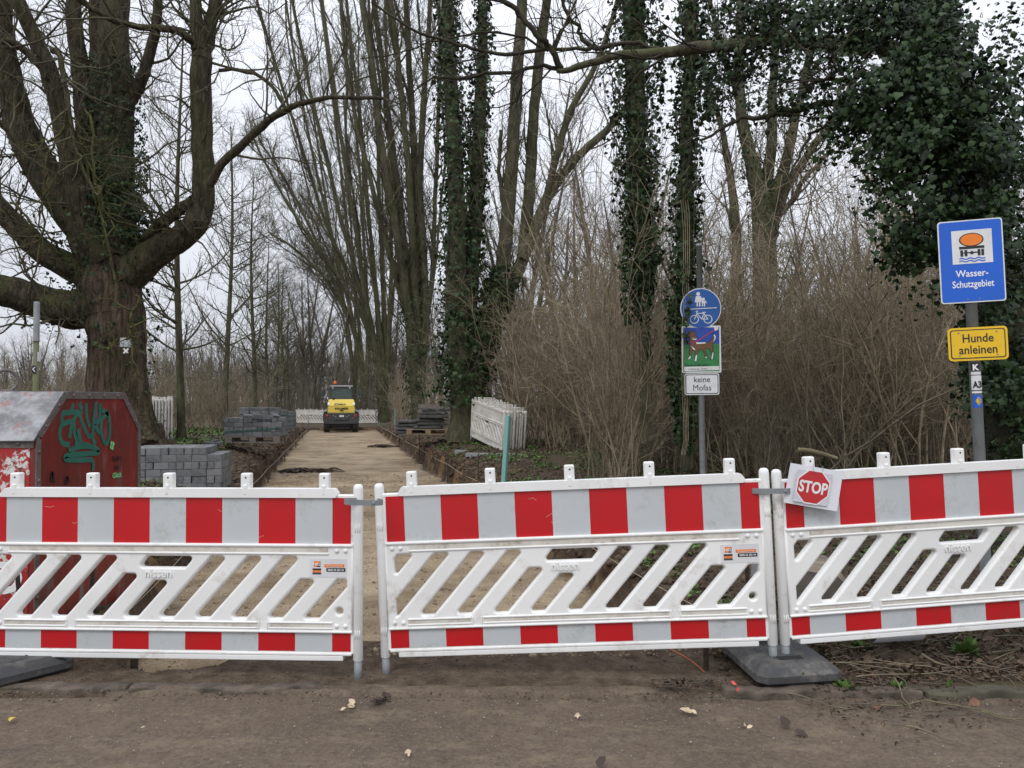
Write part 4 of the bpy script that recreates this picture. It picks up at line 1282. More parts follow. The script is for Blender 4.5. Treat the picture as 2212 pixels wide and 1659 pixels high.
lettering('lettering', 'Hunde', 0.081, M['black_print'], yp, 0.012, yz_ + 0.012, -0.0532, sx=0.88, bold=0.0010)
lettering('lettering', 'anleinen', 0.081, M['black_print'], yp, 0.012, yz_ - 0.066, -0.0532, sx=0.88, bold=0.0010)
for pr, cx, cy_, w, h in ((wp, 0.0, wz - 0.262, 0.036, 0), (yp, 0.012, yz_, 0.115, 0.078)):
    for sx_ in (-1, 1):
        for sz_ in ((-1, 1) if h else (1,)):
            bm = bmesh.new(); lathe(bm, [(0.006, 0), (0.005, 0.003), (0, 0.004)], 8, Matrix.Translation((cx + sx_ * w, -0.0523, cy_ + sz_ * h)) @ Matrix.Rotation(math.pi / 2, 4, 'X')); obj('bolt', bm, M['zinc'], pr)
def wrap(name, parent, z0, z1, a0, a1, m, r=0.0372):
    bm = bmesh.new(); n = 10
    lo = [bm.verts.new((r * math.sin(a0 + (a1 - a0) * k / n), -r * math.cos(a0 + (a1 - a0) * k / n), z0)) for k in range(n + 1)]
    hi = [bm.verts.new((v_.co.x, v_.co.y, z1)) for v_ in lo]
    for k in range(n): bm.faces.new((lo[k], lo[k + 1], hi[k + 1], hi[k]))
    return obj(name, bm, m, parent)
def sz(py): return at(2110, py, D3).z - zb
wrap('trail_sticker', s3, sz(800), sz(783), -1.0, 0.75, M['black_print'])
stk = wrap('trail_sticker', s3, sz(809), sz(803), -1.0, 0.85, M['sign_white'])
a3 = wrap('route_sticker', s3, sz(842), sz(811), -1.0, 0.95, M['sign_white'])
lettering('lettering', 'A3', 0.062, M['black_print'], a3, -0.001, sz(837), -0.0400, sx=0.75, bold=0.002)
wrap('trail_sticker', s3, sz(849), sz(845), -1.0, 0.95, M['sign_white'])
sh = wrap('shell_sticker', s3, sz(880), sz(853), -0.9, 0.75, M['sign_blue'])
bm = bmesh.new()
cz3 = sz(866)
for a in np.linspace(-1.0, 1.0, 7): stroke_poly(bm, [(-0.016, cz3), (-0.016 + 0.034 * math.cos(a), cz3 + 0.034 * math.sin(a))], 0.004, -0.0395, -0.0385)
obj('shell_symbol', bm, M['sign_yellow'], sh)
lettering('lettering', 'K', 0.055, M['white_print'], s3, -0.008, sz(799), -0.0400, bold=0.002)

# ------------------------------------------------------------------ paver stacks
PV = (0.21, 0.105, 0.105)
bm = bmesh.new(); bx(bm, (0, 0, 0), (PV[0] - 0.004, PV[1] - 0.004, PV[2] - 0.003), None, 0.004)
PAVER = bpy.data.meshes.new('paver'); bm.to_mesh(bm and PAVER); bm.free(); set_mat(PAVER, M['paver'])
def paver_stack(t, nx, ny, nz, z0, rnd, shell=True, missing=0.0, steps=True):
    """courses of pavers, alternate courses turned; only stones that can be seen"""
    for k in range(nz):
        z = z0 + PV[2] * (k + 0.5)
        turned = k % 2 == 1
        sx, sy = (PV[1], PV[0]) if turned else (PV[0], PV[1])
        cx, cy = int(round(nx * PV[0] / sx)), int(round(ny * PV[0] / sy))
        if steps and k == nz - 1: cx -= 1 if not turned else 2
        for i in range(cx):
            for j in range(cy):
                vis = (j == 0 or i == cx - 1 or i == 0 or k >= nz - 2)
                if shell and not vis: continue
                if missing and k == nz - 1 and rnd.random() < missing: continue
                dx, dy = rnd.uniform(-0.008, 0.008), rnd.uniform(-0.010, 0.010)
                tw = (rnd.random() < 0.25)
                a = (math.pi / 2 if turned else 0) + rnd.uniform(-0.03, 0.03)
                share('paver', PAVER, t, ((i + 0.5) * sx + dx, (j + 0.5) * sy + dy, z), (0, 0, a))
rnd = random.Random(5)
c0 = at(360, 980, 11.2)
zst = 0.13
ps1 = thing('paver_stack', 'loose stack of grey concrete pavers next to the red container', 'paver stack', (-5.50, 10.98, zst + 0.03), rad(11))
paver_stack(ps1, 6, 4, 6, 0.0, rnd)

def pallet(label, loc, rz, m, group=None, L=1.2, Wd=0.8):
    t = thing('pallet', label, 'pallet', loc, rz, group)
    board = panel_mesh(lambda bm: bx(bm, (0, 0, 0), (L, 0.11, 0.022), None, 0.002), 'board', m)
    block = panel_mesh(lambda bm: bx(bm, (0, 0, 0), (0.145, 0.11, 0.078), None, 0.003), 'block', m)
    cross = panel_mesh(lambda bm: bx(bm, (0, 0, 0), (0.145, Wd, 0.022), None, 0.002), 'cross_board', m)
    for j in range(3):
        share('board', board, t, (0, -Wd / 2 + 0.055 + j * (Wd - 0.11) / 2, 0.011))
        for i in range(3): share('block', block, t, (-L / 2 + 0.0725 + i * (L - 0.145) / 2, -Wd / 2 + 0.055 + j * (Wd - 0.11) / 2, 0.061))
    for i in range(3): share('cross_board', cross, t, (-L / 2 + 0.0725 + i * (L - 0.145) / 2, 0, 0.111))
    for j in range(5): share('board', board, t, (0, -Wd / 2 + 0.055 + j * (Wd - 0.11) / 4, 0.133))
    return t
pz = at(540, 957, 17.2)
pc = Vector((pz.x, 17.65, at(540, 957, 17.2).z))
pallet('weathered wooden pallet under the opened paver stack', tuple(pc), rad(5), M['wood_grey'])
ps2 = thing('paver_stack', 'grey pavers on a pallet with loose stones lying on top', 'paver stack', (pc.x - 0.60, pc.y - 0.42, pc.z + 0.146), rad(5))
paver_stack(ps2, 6, 4, 4, 0.0, rnd, steps=False, missing=0.55)
bm = bmesh.new()
for z in (0.10, 0.13): bx(bm, (0.63, -0.012, z + 0.02), (1.30, 0.004, 0.012), Matrix.Rotation(rad(-4), 3, 'Y'))
obj('strap', bm, M['strap'], ps2)
for k, (dx, dy, dzz, rx_, rz_) in enumerate(((0.50, 0.12, 0.46, 0.3, 0.3), (0.72, 0.10, 0.47, 0.12, 0.6), (0.92, 0.16, 0.46, 0.0, 0.2), (1.08, 0.20, 0.475, 0.7, 1.2), (0.62, 0.3, 0.51, 0.2, 2.2))):
    o = share('loose_paver', PAVER, None, (pc.x - 0.60 + dx, pc.y - 0.42 + dy, pc.z + 0.146 + dzz - 0.02), (rx_, 0.1, rz_))
    tag(o, 'loose grey paver lying on top of the opened pallet stack', 'paver', 'loose pavers on the opened stack')
for k, (x_, y_, a) in enumerate(((-0.72, -0.45, 0.5), (-0.88, -0.2, 1.2), (-0.80, -0.7, 0.1))):
    o = share('loose_paver', PAVER, None, (pc.x + x_, pc.y + y_, gz(pc.x + x_, pc.y + y_) + 0.05 + 0.02 * (k == 1)), (0.1, 0.15 * (k - 1), a))
    tag(o, 'grey paver lying on the ground left of the opened pallet stack', 'paver', 'pavers fallen beside the opened stack')
def strapped(label, y, s, shell_parts, group):
    x = s - SLOPE * y
    z = gz(x - 0.3, y)
    z = max(z, float(np.interp(y, HY, HL)) - 0.03)
    t = thing('strapped_pavers', label, 'paver stack', (x, y, z), rad(13), group)
    n = 7
    if shell_parts:
        paver_stack(t, 6, 5, n, 0.12, rnd, steps=False)
        for ch in t.children: ch.location.x -= 0.63; ch.location.y -= 0.5
    else:
        bm = bmesh.new()
        for k in range(n):
            for i in range(6):
                for j in range(10):
                    if i in (0, 5) or j == 0 or k == n - 1:
                        bx(bm, ((i + 0.5) * PV[0] - 0.63, (j + 0.5) * PV[1] - 0.5, 0.12 + PV[2] * (k + 0.5)), (PV[0] - 0.006, PV[1] - 0.006, PV[2] - 0.006))
        o = obj('paver_block', bm, M['paver'], t); o['kind'] = 'stuff'
    bm = bmesh.new()
    for z_ in (0.25, 0.45, 0.65): bx(bm, (0, 0.025, z_), (1.30, 1.09, 0.014))
    for x_ in (-0.3, 0.3): bx(bm, (x_, 0.025, 0.48), (0.014, 1.10, 0.76))
    obj('strap', bm, M['strap'], t)
    bm = bmesh.new()
    for j in range(3): bx(bm, (0, -0.42 + 0.44 * j, 0.055), (1.2, 0.10, 0.11))
    obj('pallet_base', bm, M['wood_grey'], t)
    return t
strapped('nearest green strapped pallet of grey pavers behind the opened stack', 26.0, -2.55, True, None)
for k, y_ in enumerate((29.4, 32.6, 35.8)):
    strapped('green strapped paver pallet in the row behind the nearest strapped one', y_, -2.5, False, 'far strapped paver pallets')

# ------------------------------------------------------------------ stacked barrier panels, base plates, stakes
proto = make_barrier('old white barrier panel in the upright stack beside the teal stake', False, 'white panels stacked by the thicket')
nst = 8
for k in range(nst):
    o = proto if k == 0 else copy_tree(proto)
    dd = Vector((1.0, 0.42, 0)).normalized()
    A = at(1016, 950, 18.9) + Vector((0.064 * k, 0.040 * k, -0.002 * k))
    B = at(1087, 985, 17.0) + Vector((0.064 * k, 0.045 * k, -0.002 * k))
    j = rnd.uniform(-0.03, 0.03)
    # the panel's back faces the path: build it from right to left
    pose(o, (B.x + j, B.y + rnd.uniform(-0.05, 0.05), B.z + 0.09), (A.x + j, A.y, A.z + 0.10))
proto2 = make_barrier('old white barrier panel standing on end beside the thick tree trunk', False, 'white panels stacked by the thick trunk')
for k in range(7):
    o = proto2 if k == 0 else copy_tree(proto2)
    A = at(330 + 6.0 * k, 950, 18.6) + Vector((0, 0.02 * k, 0))
    pose(o, (A.x, A.y, A.z + 0.06 + rnd.uniform(-0.02, 0.03)), (A.x - 0.90 + rnd.uniform(-0.05, 0.05), A.y + 1.85, A.z + 0.06))
bl = [('white barrier panel closing the far end of the path left of the loader', 636, 702), ('white barrier panel partly hidden behind the left side of the loader', 703, 768), ('white barrier panel closing the far end of the path right of the loader', 826, 770)]
for lab, a, c in bl:
    o = make_barrier(lab, False)
    pa, pc_ = at(a, 916, 53), at(c, 917, 53)
    if a < c: pa, pc_ = pc_, pa
    pose(o, (pa.x, 53, pa.z + 0.1), (pc_.x, 53.1, pc_.z + 0.1))

zz = gz(at(925, 935, 21).x, 21.0)
pb = at(925, 938, 21.0)
pallet('wooden pallet under the stack of dark rubber base plates', (pb.x + 0.05, 21.2, pb.z), rad(-4), M['wood'])
pallet('grey wooden pallet leaning upright behind the stack of rubber base plates', (pb.x + 0.22, 21.95, pb.z + 0.40), rad(0), M['wood_grey']).rotation_euler = (rad(80), 0, rad(-3))
for k in range(6):
    base_plate('dark rubber base plate in the stack on the pallet', (pb.x + 0.06 * (k % 2) - 0.02 + (0.03 * k), 21.15 + 0.03 * (k % 3), pb.z + 0.150 + 0.098 * k), rad(90 + rnd.uniform(-6, 6)), 'stacked rubber base plates', details=False)
for k in range(4):
    base_plate('dark rubber base plate in the lower side pile left of the pallet stack', (pb.x - 0.55 + 0.02 * k, 21.35, pb.z + 0.01 + 0.098 * k), rad(90 + rnd.uniform(-8, 8)), 'side pile of rubber base plates', details=False)
def stake(label, base, top, w=0.075):
    base, top = Vector(base), Vector(top)
    t = thing('teal_stake', label, 'stake', base)
    d = top - base
    t.rotation_euler = d.to_track_quat('Z', 'Y').to_euler()
    L = d.length
    bm = bmesh.new()
    bx(bm, (0, 0, L / 2 - 0.03), (w, w * 0.9, L), None, 0.012, 2)
    obj('shaft', bm, M['teal'], t)
    bm = bmesh.new(); bx(bm, (-0.3 * w, -w * 0.46, L - 0.20), (0.014, 0.004, 0.10)); obj('slot', bm, M['hole_dark'], t)
    return t
sa, sb = at(1083, 1020, 11.3), at(1098, 893, 11.45)
stake('tall teal wooden stake leaning in front of the white panel stack', (sa.x, sa.y, gz(sa.x, sa.y) - 0.05), sb, 0.072)
stake('thin teal stake at the far barrier, the left one of two', at(821, 918, 46), at(824, 878, 46), 0.11)
stake('thin teal stake at the far barrier, the right one of two', at(853, 918, 44), at(854, 882, 44), 0.11)
# galvanised channels with pegs under the stacked panels
for k, (a, c, lab) in enumerate((((985, 960, 17.4), (1040, 952, 17.2), 'grey metal channel with pegs under the white panel stack, rear one'), ((1008, 974, 16.2), (1082, 968, 16.0), 'grey metal channel with pegs under the white panel stack, front one'))):
    A, C = at(*a), at(*c)
    za = gz(A.x, A.y) + 0.06
    t = thing('metal_channel', lab, 'channel', (A.x, A.y, za))
    d = Vector((C.x - A.x, C.y - A.y, 0)); t.rotation_euler = (0, 0, math.atan2(d.y, d.x))
    L = d.length + 0.5
    bm = bmesh.new()
    bx(bm, (L / 2, 0, 0.075), (L, 0.16, 0.006)); bx(bm, (L / 2, -0.08, 0.04), (L, 0.006, 0.075)); bx(bm, (L / 2, 0.08, 0.04), (L, 0.006, 0.075))
    obj('profile', bm, M['zinc_pole'], t)
    for i in range(int(L / 0.14)):
        bm = bmesh.new(); cyl(bm, (0.12 + 0.14 * i, -0.10, -0.06), (0.12 + 0.14 * i, -0.10, 0.05), 0.022, None, 8); obj('peg', bm, M['zinc_pole'], t)

# ------------------------------------------------------------------ iron pins and string lines along the trench
PIN = panel_mesh(lambda bm: cyl(bm, (0, 0, -0.35), (0, 0, 0.55), 0.013, 0.013, 6), 'iron_pin', M['iron'])
def line_pts(s0, ys, z0):
    return [Vector((s0 - SLOPE * y, y, z)) for y, z in zip(ys, z0)]
lys = [4.5, 8.0, 13.0, 16.5, 22.0, 28.0, 34.0, 41.0]
for side, s0, lab in (('left', T_L + 0.22, 'rusty iron pin along the left trench edge'), ('right', T_R - 0.06, 'rusty iron pin along the right trench edge')):
    pts = []
    for y in lys:
        zf = float(np.interp(y, [4, 18, 45], [-0.28, -0.30, -0.22]))
        x = s0 - SLOPE * y
        top = 0.12 if y > 5 else 0.02
        o = share('iron_pin', PIN, None, (x, y, zf + 0.30 if side == 'left' else gz(x + 0.0, y) * 0.3 + 0.10), (rnd.uniform(-0.04, 0.04), rnd.uniform(-0.05, 0.05), 0), (1, 1, 0.85))
        tag(o, lab, 'pin', 'iron pins, ' + side + ' trench edge')
        pts.append(Vector((x, y, 0.10 if side == 'right' else 0.02)))
    tb = Tubes()
    for a, c in zip(pts[:-1], pts[1:]):
        n = 8
        q = np.array([(a.lerp(c, k / (n - 1)) + Vector((0, 0, -0.03 * math.sin(math.pi * k / (n - 1)))))[:] for k in range(n)])
        tb.add(q, np.full(n, 0.0018 + 0.00016 * a.y), 4)
    o = mesh_obj('string_line', tb.mesh('string_line'), M['string'])
    tag(o, 'pale string line stretched along the ' + side + ' trench edge', 'string')
tb = Tubes()
q = np.array([at(1440, 1398, 4.5)[:], at(1490, 1425, 4.32)[:], at(1522, 1452, 4.18)[:]])
tb.add(smooth_path(q, 8), np.full(8, 0.0022), 4)
tag(mesh_obj('orange_cord', tb.mesh('orange_cord'), M['string_orange']), 'thin orange cord running under the middle barrier to the base plate', 'cord')
o = share('iron_pin', PIN, None, at(290, 1425, 4.27) + Vector((0, 0, -0.05)), (0, 0, 0), (1.6, 1.6, 0.3)); tag(o, 'short iron pin in the hole under the left barrier', 'pin')
o = share('iron_pin', PIN, None, at(1525, 1440, 4.22) + Vector((0, 0, 0.05)), (0, 0, 0), (1.2, 1.2, 0.5)); tag(o, 'iron pin at the orange cord beside the base plate', 'pin')

# ------------------------------------------------------------------ wheel loader
ld = thing('wheel_loader', 'yellow and grey wheel loader seen from behind at the end of the dug-out path', 'wheel loader', (at(737, 934, 40.6).x, 40.6, at(737, 934, 40.6).z), rad(13))
def lz(Y): return (1550 - Y) / 507.0
def lx(X): return (X - 985) / 507.0
def tyre_mesh():
    bm = bmesh.new()
    lathe(bm, [(0.22, -0.14), (0.44, -0.165), (0.50, -0.13), (0.51, 0), (0.50, 0.13), (0.44, 0.165), (0.22, 0.14)], 32)
    for k in range(22):
        a = 2 * math.pi * k / 22
        for s in (-1, 1):
            R = Matrix.Rotation(a + 0.14 * (s > 0), 3, 'Z') @ Matrix.Rotation(s * 0.6, 3, 'X')
            bx(bm, (0.515 * math.cos(a + 0.14 * (s > 0)), 0.515 * math.sin(a + 0.14 * (s > 0)), s * 0.075), (0.035, 0.05, 0.16), R)
    me = bpy.data.meshes.new('tyre'); bm.normal_update(); bm.to_mesh(me); bm.free(); set_mat(me, M['tyre']); return me
TY = tyre_mesh()
RIM = panel_mesh(lambda bm: lathe(bm, [(0, -0.06), (0.16, -0.06), (0.22, -0.12), (0.235, -0.13), (0.235, 0.13), (0.22, 0.12), (0.16, 0.06), (0, 0.06)], 24), 'rim', M['loader_light_grey'], True)
for s in (-1, 1):
    for y in (0.55, 2.45):
        w = share('tyre', TY, ld, (s * 0.75, y, 0.535), (0, math.pi / 2, 0))
        share('rim', RIM, w)
bm = bmesh.new(); bx(bm, (0, 1.5, 0.62), (0.9, 2.6, 0.35), None, 0.03); bx(bm, (0, 0.35, 0.42), (0.75, 0.25, 0.18)); bx(bm, (0, 0.2, 0.24), (0.9, 0.06, 0.05)); cyl(bm, (-0.75, 0.55, 0.53), (0.75, 0.55, 0.53), 0.12)
cyl(bm, (-0.75, 2.45, 0.53), (0.75, 2.45, 0.53), 0.12); obj('chassis', bm, M['loader_grey'], ld)
bm = bmesh.new()
prism(bm, fillet([(-0.95, 0.62), (-0.80, 0.46), (0.80, 0.46), (0.95, 0.62), (0.95, 0.98), (0.93, 1.02), (-0.93, 1.02), (-0.95, 0.98)], 0.04, 3), -0.02, 0.40)
bx(bm, (0, -0.04, 0.83), (0.70, 0.05, 0.36), None, 0.015)
obj('counterweight', bm, M['loader_grey'], ld)
bm = bmesh.new()
def frus(bm, lo, hi):
    a = [bm.verts.new(p) for p in lo]; c = [bm.verts.new(p) for p in hi]
    bm.faces.new(a[::-1]); bm.faces.new(c)
    for k in range(4): bm.faces.new((a[k], a[(k + 1) % 4], c[(k + 1) % 4], c[k]))
frus(bm, [(-0.74, 0.02, 1.02), (0.74, 0.02, 1.02), (0.74, 1.1, 1.02), (-0.74, 1.1, 1.02)], [(-0.715, 0.05, 1.38), (0.715, 0.05, 1.38), (0.715, 1.1, 1.38), (-0.715, 1.1, 1.38)])
frus(bm, [(-0.715, 0.05, 1.381), (0.715, 0.05, 1.381), (0.715, 1.1, 1.381), (-0.715, 1.1, 1.381)], [(-0.66, 0.42, 1.765), (0.66, 0.42, 1.765), (0.66, 1.1, 1.765), (-0.66, 1.1, 1.765)])
bmesh.ops.bevel(bm, geom=bm.edges[:], offset=0.035, segments=2, affect='EDGES')
hood = obj('engine_hood', bm, M['loader_yellow'], ld)
for s in (-1, 1):
    bm = bmesh.new(); frus(bm, [(s * 0.735 - 0.012, 0.0, 1.06), (s * 0.735 + 0.012, 0.0, 1.06), (s * 0.735 + 0.012, 0.05, 1.06), (s * 0.735 - 0.012, 0.05, 1.06)], [(s * 0.735 - 0.03, 0.03, 1.4), (s * 0.735 + 0.01, 0.03, 1.4), (s * 0.735 + 0.01, 0.08, 1.4), (s * 0.735 - 0.03, 0.08, 1.4)]); obj('side_grille', bm, M['loader_grey'], hood)
    bm = bmesh.new(); bx(bm, (s * 0.66, 0.14, 1.52), (0.09, 0.02, 0.16), Matrix.Rotation(rad(-43), 3, 'X')); obj('reflective_patch', bm, M['white_print'], hood)
    bm = bmesh.new(); bx(bm, (s * 0.88, 0.6, 1.10), (0.30, 1.0, 0.05), Matrix.Rotation(s * 0.25, 3, 'Y'), 0.02); bx(bm, (s * 0.82, 2.45, 1.14), (0.34, 0.9, 0.05), None, 0.02); obj('fender', bm, M['loader_light_grey'], ld)
    bm = bmesh.new(); lathe(bm, [(0.07, 0), (0.065, 0.02), (0, 0.03)], 14, Matrix.Translation((s * 0.73, -0.021, 0.90)) @ Matrix.Rotation(math.pi / 2, 4, 'X')); obj('tail_lamp', bm, M['tail_red'], ld)
    bm = bmesh.new(); cyl(bm, (s * 0.60, -0.022, 0.74), (s * 0.60, -0.03, 0.74), 0.035); obj('reflector', bm, M['tail_red'], ld)
    for xx, zz_ in ((0.40, 0.89), (0.30, 0.83)):
        bm = bmesh.new(); cyl(bm, (s * xx, -0.065, zz_), (s * xx, -0.08, zz_), 0.022, None, 10); obj('bolt', bm, M['lamp_clear'], ld)
    bm = bmesh.new(); cyl(bm, (s * 0.60, 1.35, 2.36), (s * 0.92, 1.45, 2.28), 0.012); cyl(bm, (s * 0.92, 1.45, 2.28), (s * 0.99, 1.45, 2.2), 0.012); ml_ = obj('mirror_arm', bm, M['loader_grey'], ld)
    bm = bmesh.new(); bx(bm, (s * 1.0, 1.45, 2.09), (0.22, 0.08, 0.29), None, 0.03, 2); obj('mirror', bm, M['loader_grey'], ld)
    bm = bmesh.new(); cyl(bm, (s * 0.45, 0.86, 2.40), (s * 0.45, 0.80, 2.39), 0.045, 0.05, 12); obj('work_lamp', bm, M['lamp_clear'], ld)
# cab: four posts, roof, sill and panes
bm = bmesh.new()
for sx_ in (-1, 1):
    for yy in (0.92, 2.05): bx(bm, (sx_ * 0.57, yy, 2.10), (0.06, 0.07, 0.70), None, 0.012)
bx(bm, (0, 1.485, 1.76), (1.22, 1.22, 0.06), None, 0.015)
for zz_ in (1.80, 2.42): bx(bm, (0, 0.92, zz_), (1.12, 0.06, 0.07), None, 0.01); 
obj('cab_frame', bm, M['loader_grey'], ld)
bm = bmesh.new(); bx(bm, (0, 1.485, 2.475), (1.24, 1.28, 0.09), None, 0.03, 2); obj('cab_roof', bm, M['loader_light_grey'], ld)
bm = bmesh.new(); bx(bm, (0, 0.935, 2.11), (1.08, 0.006, 0.56)); obj('rear_pane', bm, M['cab_glass'], ld)
bm = bmesh.new(); bx(bm, (0, 2.06, 2.11), (1.08, 0.006, 0.60)); obj('front_pane', bm, M['cab_glass'], ld)
for s in (-1, 1):
    bm = bmesh.new(); bx(bm, (s * 0.585, 1.485, 2.11), (0.006, 1.06, 0.60)); obj('side_pane', bm, M['cab_glass'], ld)
bm = bmesh.new(); bx(bm, (0, 1.3, 1.95), (0.48, 0.12, 0.40), None, 0.05, 2); bx(bm, (0, 1.5, 1.82), (0.48, 0.45, 0.10), None, 0.03); obj('seat', bm, M['loader_grey'], ld)
bm = bmesh.new(); cyl(bm, (-0.335, 0.95, 2.50), (-0.335, 0.95, 2.60), 0.025); bc = obj('beacon_stem', bm, M['loader_grey'], ld)
bm = bmesh.new(); lathe(bm, [(0.075, 2.60), (0.08, 2.66), (0.068, 2.73), (0.03, 2.765), (0, 2.77)], 14, Matrix.Translation((-0.335, 0.95, 0))); obj('beacon', bm, M['beacon'], ld, True)
bm = bmesh.new(); cyl(bm, (-0.40, 0.42, 1.58), (-0.40, 0.42, 1.82), 0.05); obj('exhaust', bm, M['hole_dark'], ld)
bm = bmesh.new(); bx(bm, (0.02, -0.068, 0.87), (0.24, 0.006, 0.10)); obj('number_plate', bm, M['sign_white'], ld)
bm = bmesh.new(); bx(bm, (0.02, 0.005, 1.16), (0.20, 0.03, 0.05), None, 0.01); obj('hood_handle', bm, M['hole_dark'], ld)
bm = bmesh.new(); bx(bm, (0.12, 0.352, 1.685), (0.54, 0.01, 0.10), Matrix.Rotation(rad(-43.5), 3, 'X')); obj('white_label', bm, M['white_print'], ld)
lettering('brand_lettering', 'KRAMER', 0.165, M['black_print'], ld, 0.02, 1.205, 0.026, sx=1.12, bold=0.006)
o = lettering('firm_lettering', 'ZIMA', 0.20, M['black_print'], ld, -0.08, 1.44, 0.095, sx=1.35, bold=0.005, shear=0.15); o.rotation_euler = (rad(-44), 0, 0)
bm = bmesh.new()
bx(bm, (0, 3.6, 0.45), (1.9, 0.7, 0.7), None, 0.08); obj('bucket', bm, M['loader_grey'], ld)
bm = bmesh.new()
for s in (-1, 1): bx(bm, (s * 0.35, 2.9, 0.95), (0.10, 1.6, 0.18), Matrix.Rotation(rad(-28), 3, 'X'), 0.02)
obj('lift_arm', bm, M['loader_yellow'], ld)

# ------------------------------------------------------------------ the thick tree on the left
def tree_thing(name, label, base, group=None, cat_='tree'):
    return thing(name, label, cat_, base, 0.0, group)
def fine(tb, L1, R1, n2, l2, n3, l3, rmin=0.0025, wob=0.3, trop=0.12, ang=0.75, out=None):
    a, ra = grow(L1, R1, n2, l2, ang, 0.55, 6, wob, trop, 0.15, 1.0, rmin * 1.5, taper_len=0.4)
    tb.add(a, ra, 3)
    if n3:
        c_, rc = grow(a, ra, n3, l3, ang, 0.6, 5, wob, trop, 0.2, 1.0, rmin)
        tb.add(c_, rc, 3)
        return a, ra, c_, rc
    return a, ra, None, None
DT = 15.0
tb_pos = at(262, 972, DT)
ch = tree_thing('chestnut_tree', 'thick bare tree with ivy and many heavy limbs behind the red container', (tb_pos.x, DT, gz(tb_pos.x, DT) - 0.02))
O = np.array(ch.location)
trunk = Tubes(); limbs = Tubes(); lim = []
def L(pix, d, d2=None, n=24, sides=14, T=trunk, keep=True):
    if pix[0][2] > 24: n, sides = max(n, 60), 40
    p, r = limb(pix, d, n, d2, 0.10)
    (limbs if keep else T).add(p, r, sides)
    if keep: lim.append((p, r))
    return p, r
tk = L([(272, 990, 100), (266, 955, 82), (261, 900, 62), (257, 830, 56), (252, 750, 54), (247, 680, 60), (243, 620, 60), (245, 560, 50)], DT, None, 110, 72, keep=False)
# a second stem of the fused trunk and root flares
L([(318, 975, 34), (300, 900, 28), (292, 820, 26), (285, 740, 28), (280, 660, 30), (268, 590, 30)], DT - 0.1, DT, 22, 14, keep=False)
L([(352, 972, 8), (325, 950, 18), (300, 900, 22), (290, 840, 14)], DT - 0.3, DT - 0.1, 14, 10, keep=False)
L([(190, 985, 12), (212, 950, 20), (222, 890, 22), (228, 820, 16)], DT - 0.4, DT - 0.2, 14, 10, keep=False)
L([(235, 640, 46), (170, 668, 42), (110, 655, 37), (40, 636, 34), (-30, 612, 32), (-120, 560, 28)], DT, DT - 1.2)
L([(225, 615, 36), (170, 585, 30), (110, 550, 26), (60, 515, 24), (10, 455, 22), (-60, 370, 18)], DT, DT - 0.4)
L([(232, 580, 44), (190, 510, 40), (140, 440, 37), (85, 350, 34), (40, 260, 30), (18, 150, 24), (8, 40, 20), (0, -90, 16)], DT, DT - 0.8)
L([(235, 560, 36), (190, 490, 28), (165, 400, 24), (145, 300, 21), (115, 180, 19), (75, 80, 16), (40, -10, 14), (20, -90, 12)], DT - 0.2, DT - 1.3)
L([(240, 540, 36), (215, 450, 24), (195, 330, 21), (178, 200, 19), (165, 60, 16), (158, -90, 13)], DT, DT + 0.5)
ivl = L([(245, 570, 56), (246, 470, 40), (250, 350, 38), (252, 220, 35), (248, 90, 31), (252, -100, 25)], DT, DT + 0.2)
L([(218, 330, 14), (212, 200, 14), (205, 80, 12), (212, -80, 10)], DT + 0.3, DT + 0.6)
L([(258, 260, 16), (285, 205, 14), (315, 150, 12), (332, 80, 11), (345, 0, 9), (356, -80, 8)], DT, DT - 0.3)
L([(280, 590, 44), (320, 560, 34), (365, 525, 29), (408, 498, 26), (436, 455, 25), (440, 400, 23), (436, 320, 22), (438, 230, 22), (436, 130, 21), (432, 90, 18)], DT, DT - 0.5, 34)
L([(434, 110, 18), (424, 30, 13), (420, -90, 11)], DT - 0.5, DT - 0.6, 12)
L([(436, 130, 18), (452, 60, 15), (468, 0, 13), (480, -90, 11)], DT - 0.5, DT - 0.2, 12)
L([(285, 545, 20), (325, 505, 14), (370, 465, 13), (415, 432, 12)], DT + 0.2, DT - 0.4, 16)
br = L([(455, 400, 10), (490, 345, 9.5), (530, 305, 9), (580, 260, 8.5), (640, 224, 6.5), (700, 212, 5), (770, 211, 4), (825, 213, 3.5), (850, 240, 3), (885, 290, 2.5)], DT - 0.5, DT - 2.2, 34, 8)
L([(618, 235, 5), (570, 170, 4), (530, 155, 4), (470, 152, 4)], DT - 0.8, DT - 0.6, 18, 6)
L([(420, 92, 10), (375, 66, 8.5), (320, 58, 7.5), (265, 50, 7), (215, 30, 6), (165, -5, 5.5)], DT - 0.6, DT - 1.8, 22, 8)
L([(100, 170, 9), (75, 130, 9), (40, 100, 8), (0, 85, 8)], DT - 1.0, DT - 1.4, 12, 8)
L([(60, 360, 6), (30, 300, 6), (-5, 262, 6)], DT - 1.5, DT - 1.8, 10, 6)
L([(115, 110, 7), (130, 125, 6), (140, 175, 6), (150, 250, 5), (165, 330, 4), (205, 420, 3.5)], DT - 1.4, DT - 1.8, 18, 6)
mesh_obj('trunk', trunk.mesh('trunk', O, 0.13), M['bark_chestnut'], ch)
mesh_obj('limbs', limbs.mesh('limbs', O, 0.075), M['bark_limb'], ch)
tw = Tubes(); mossy = Tubes()
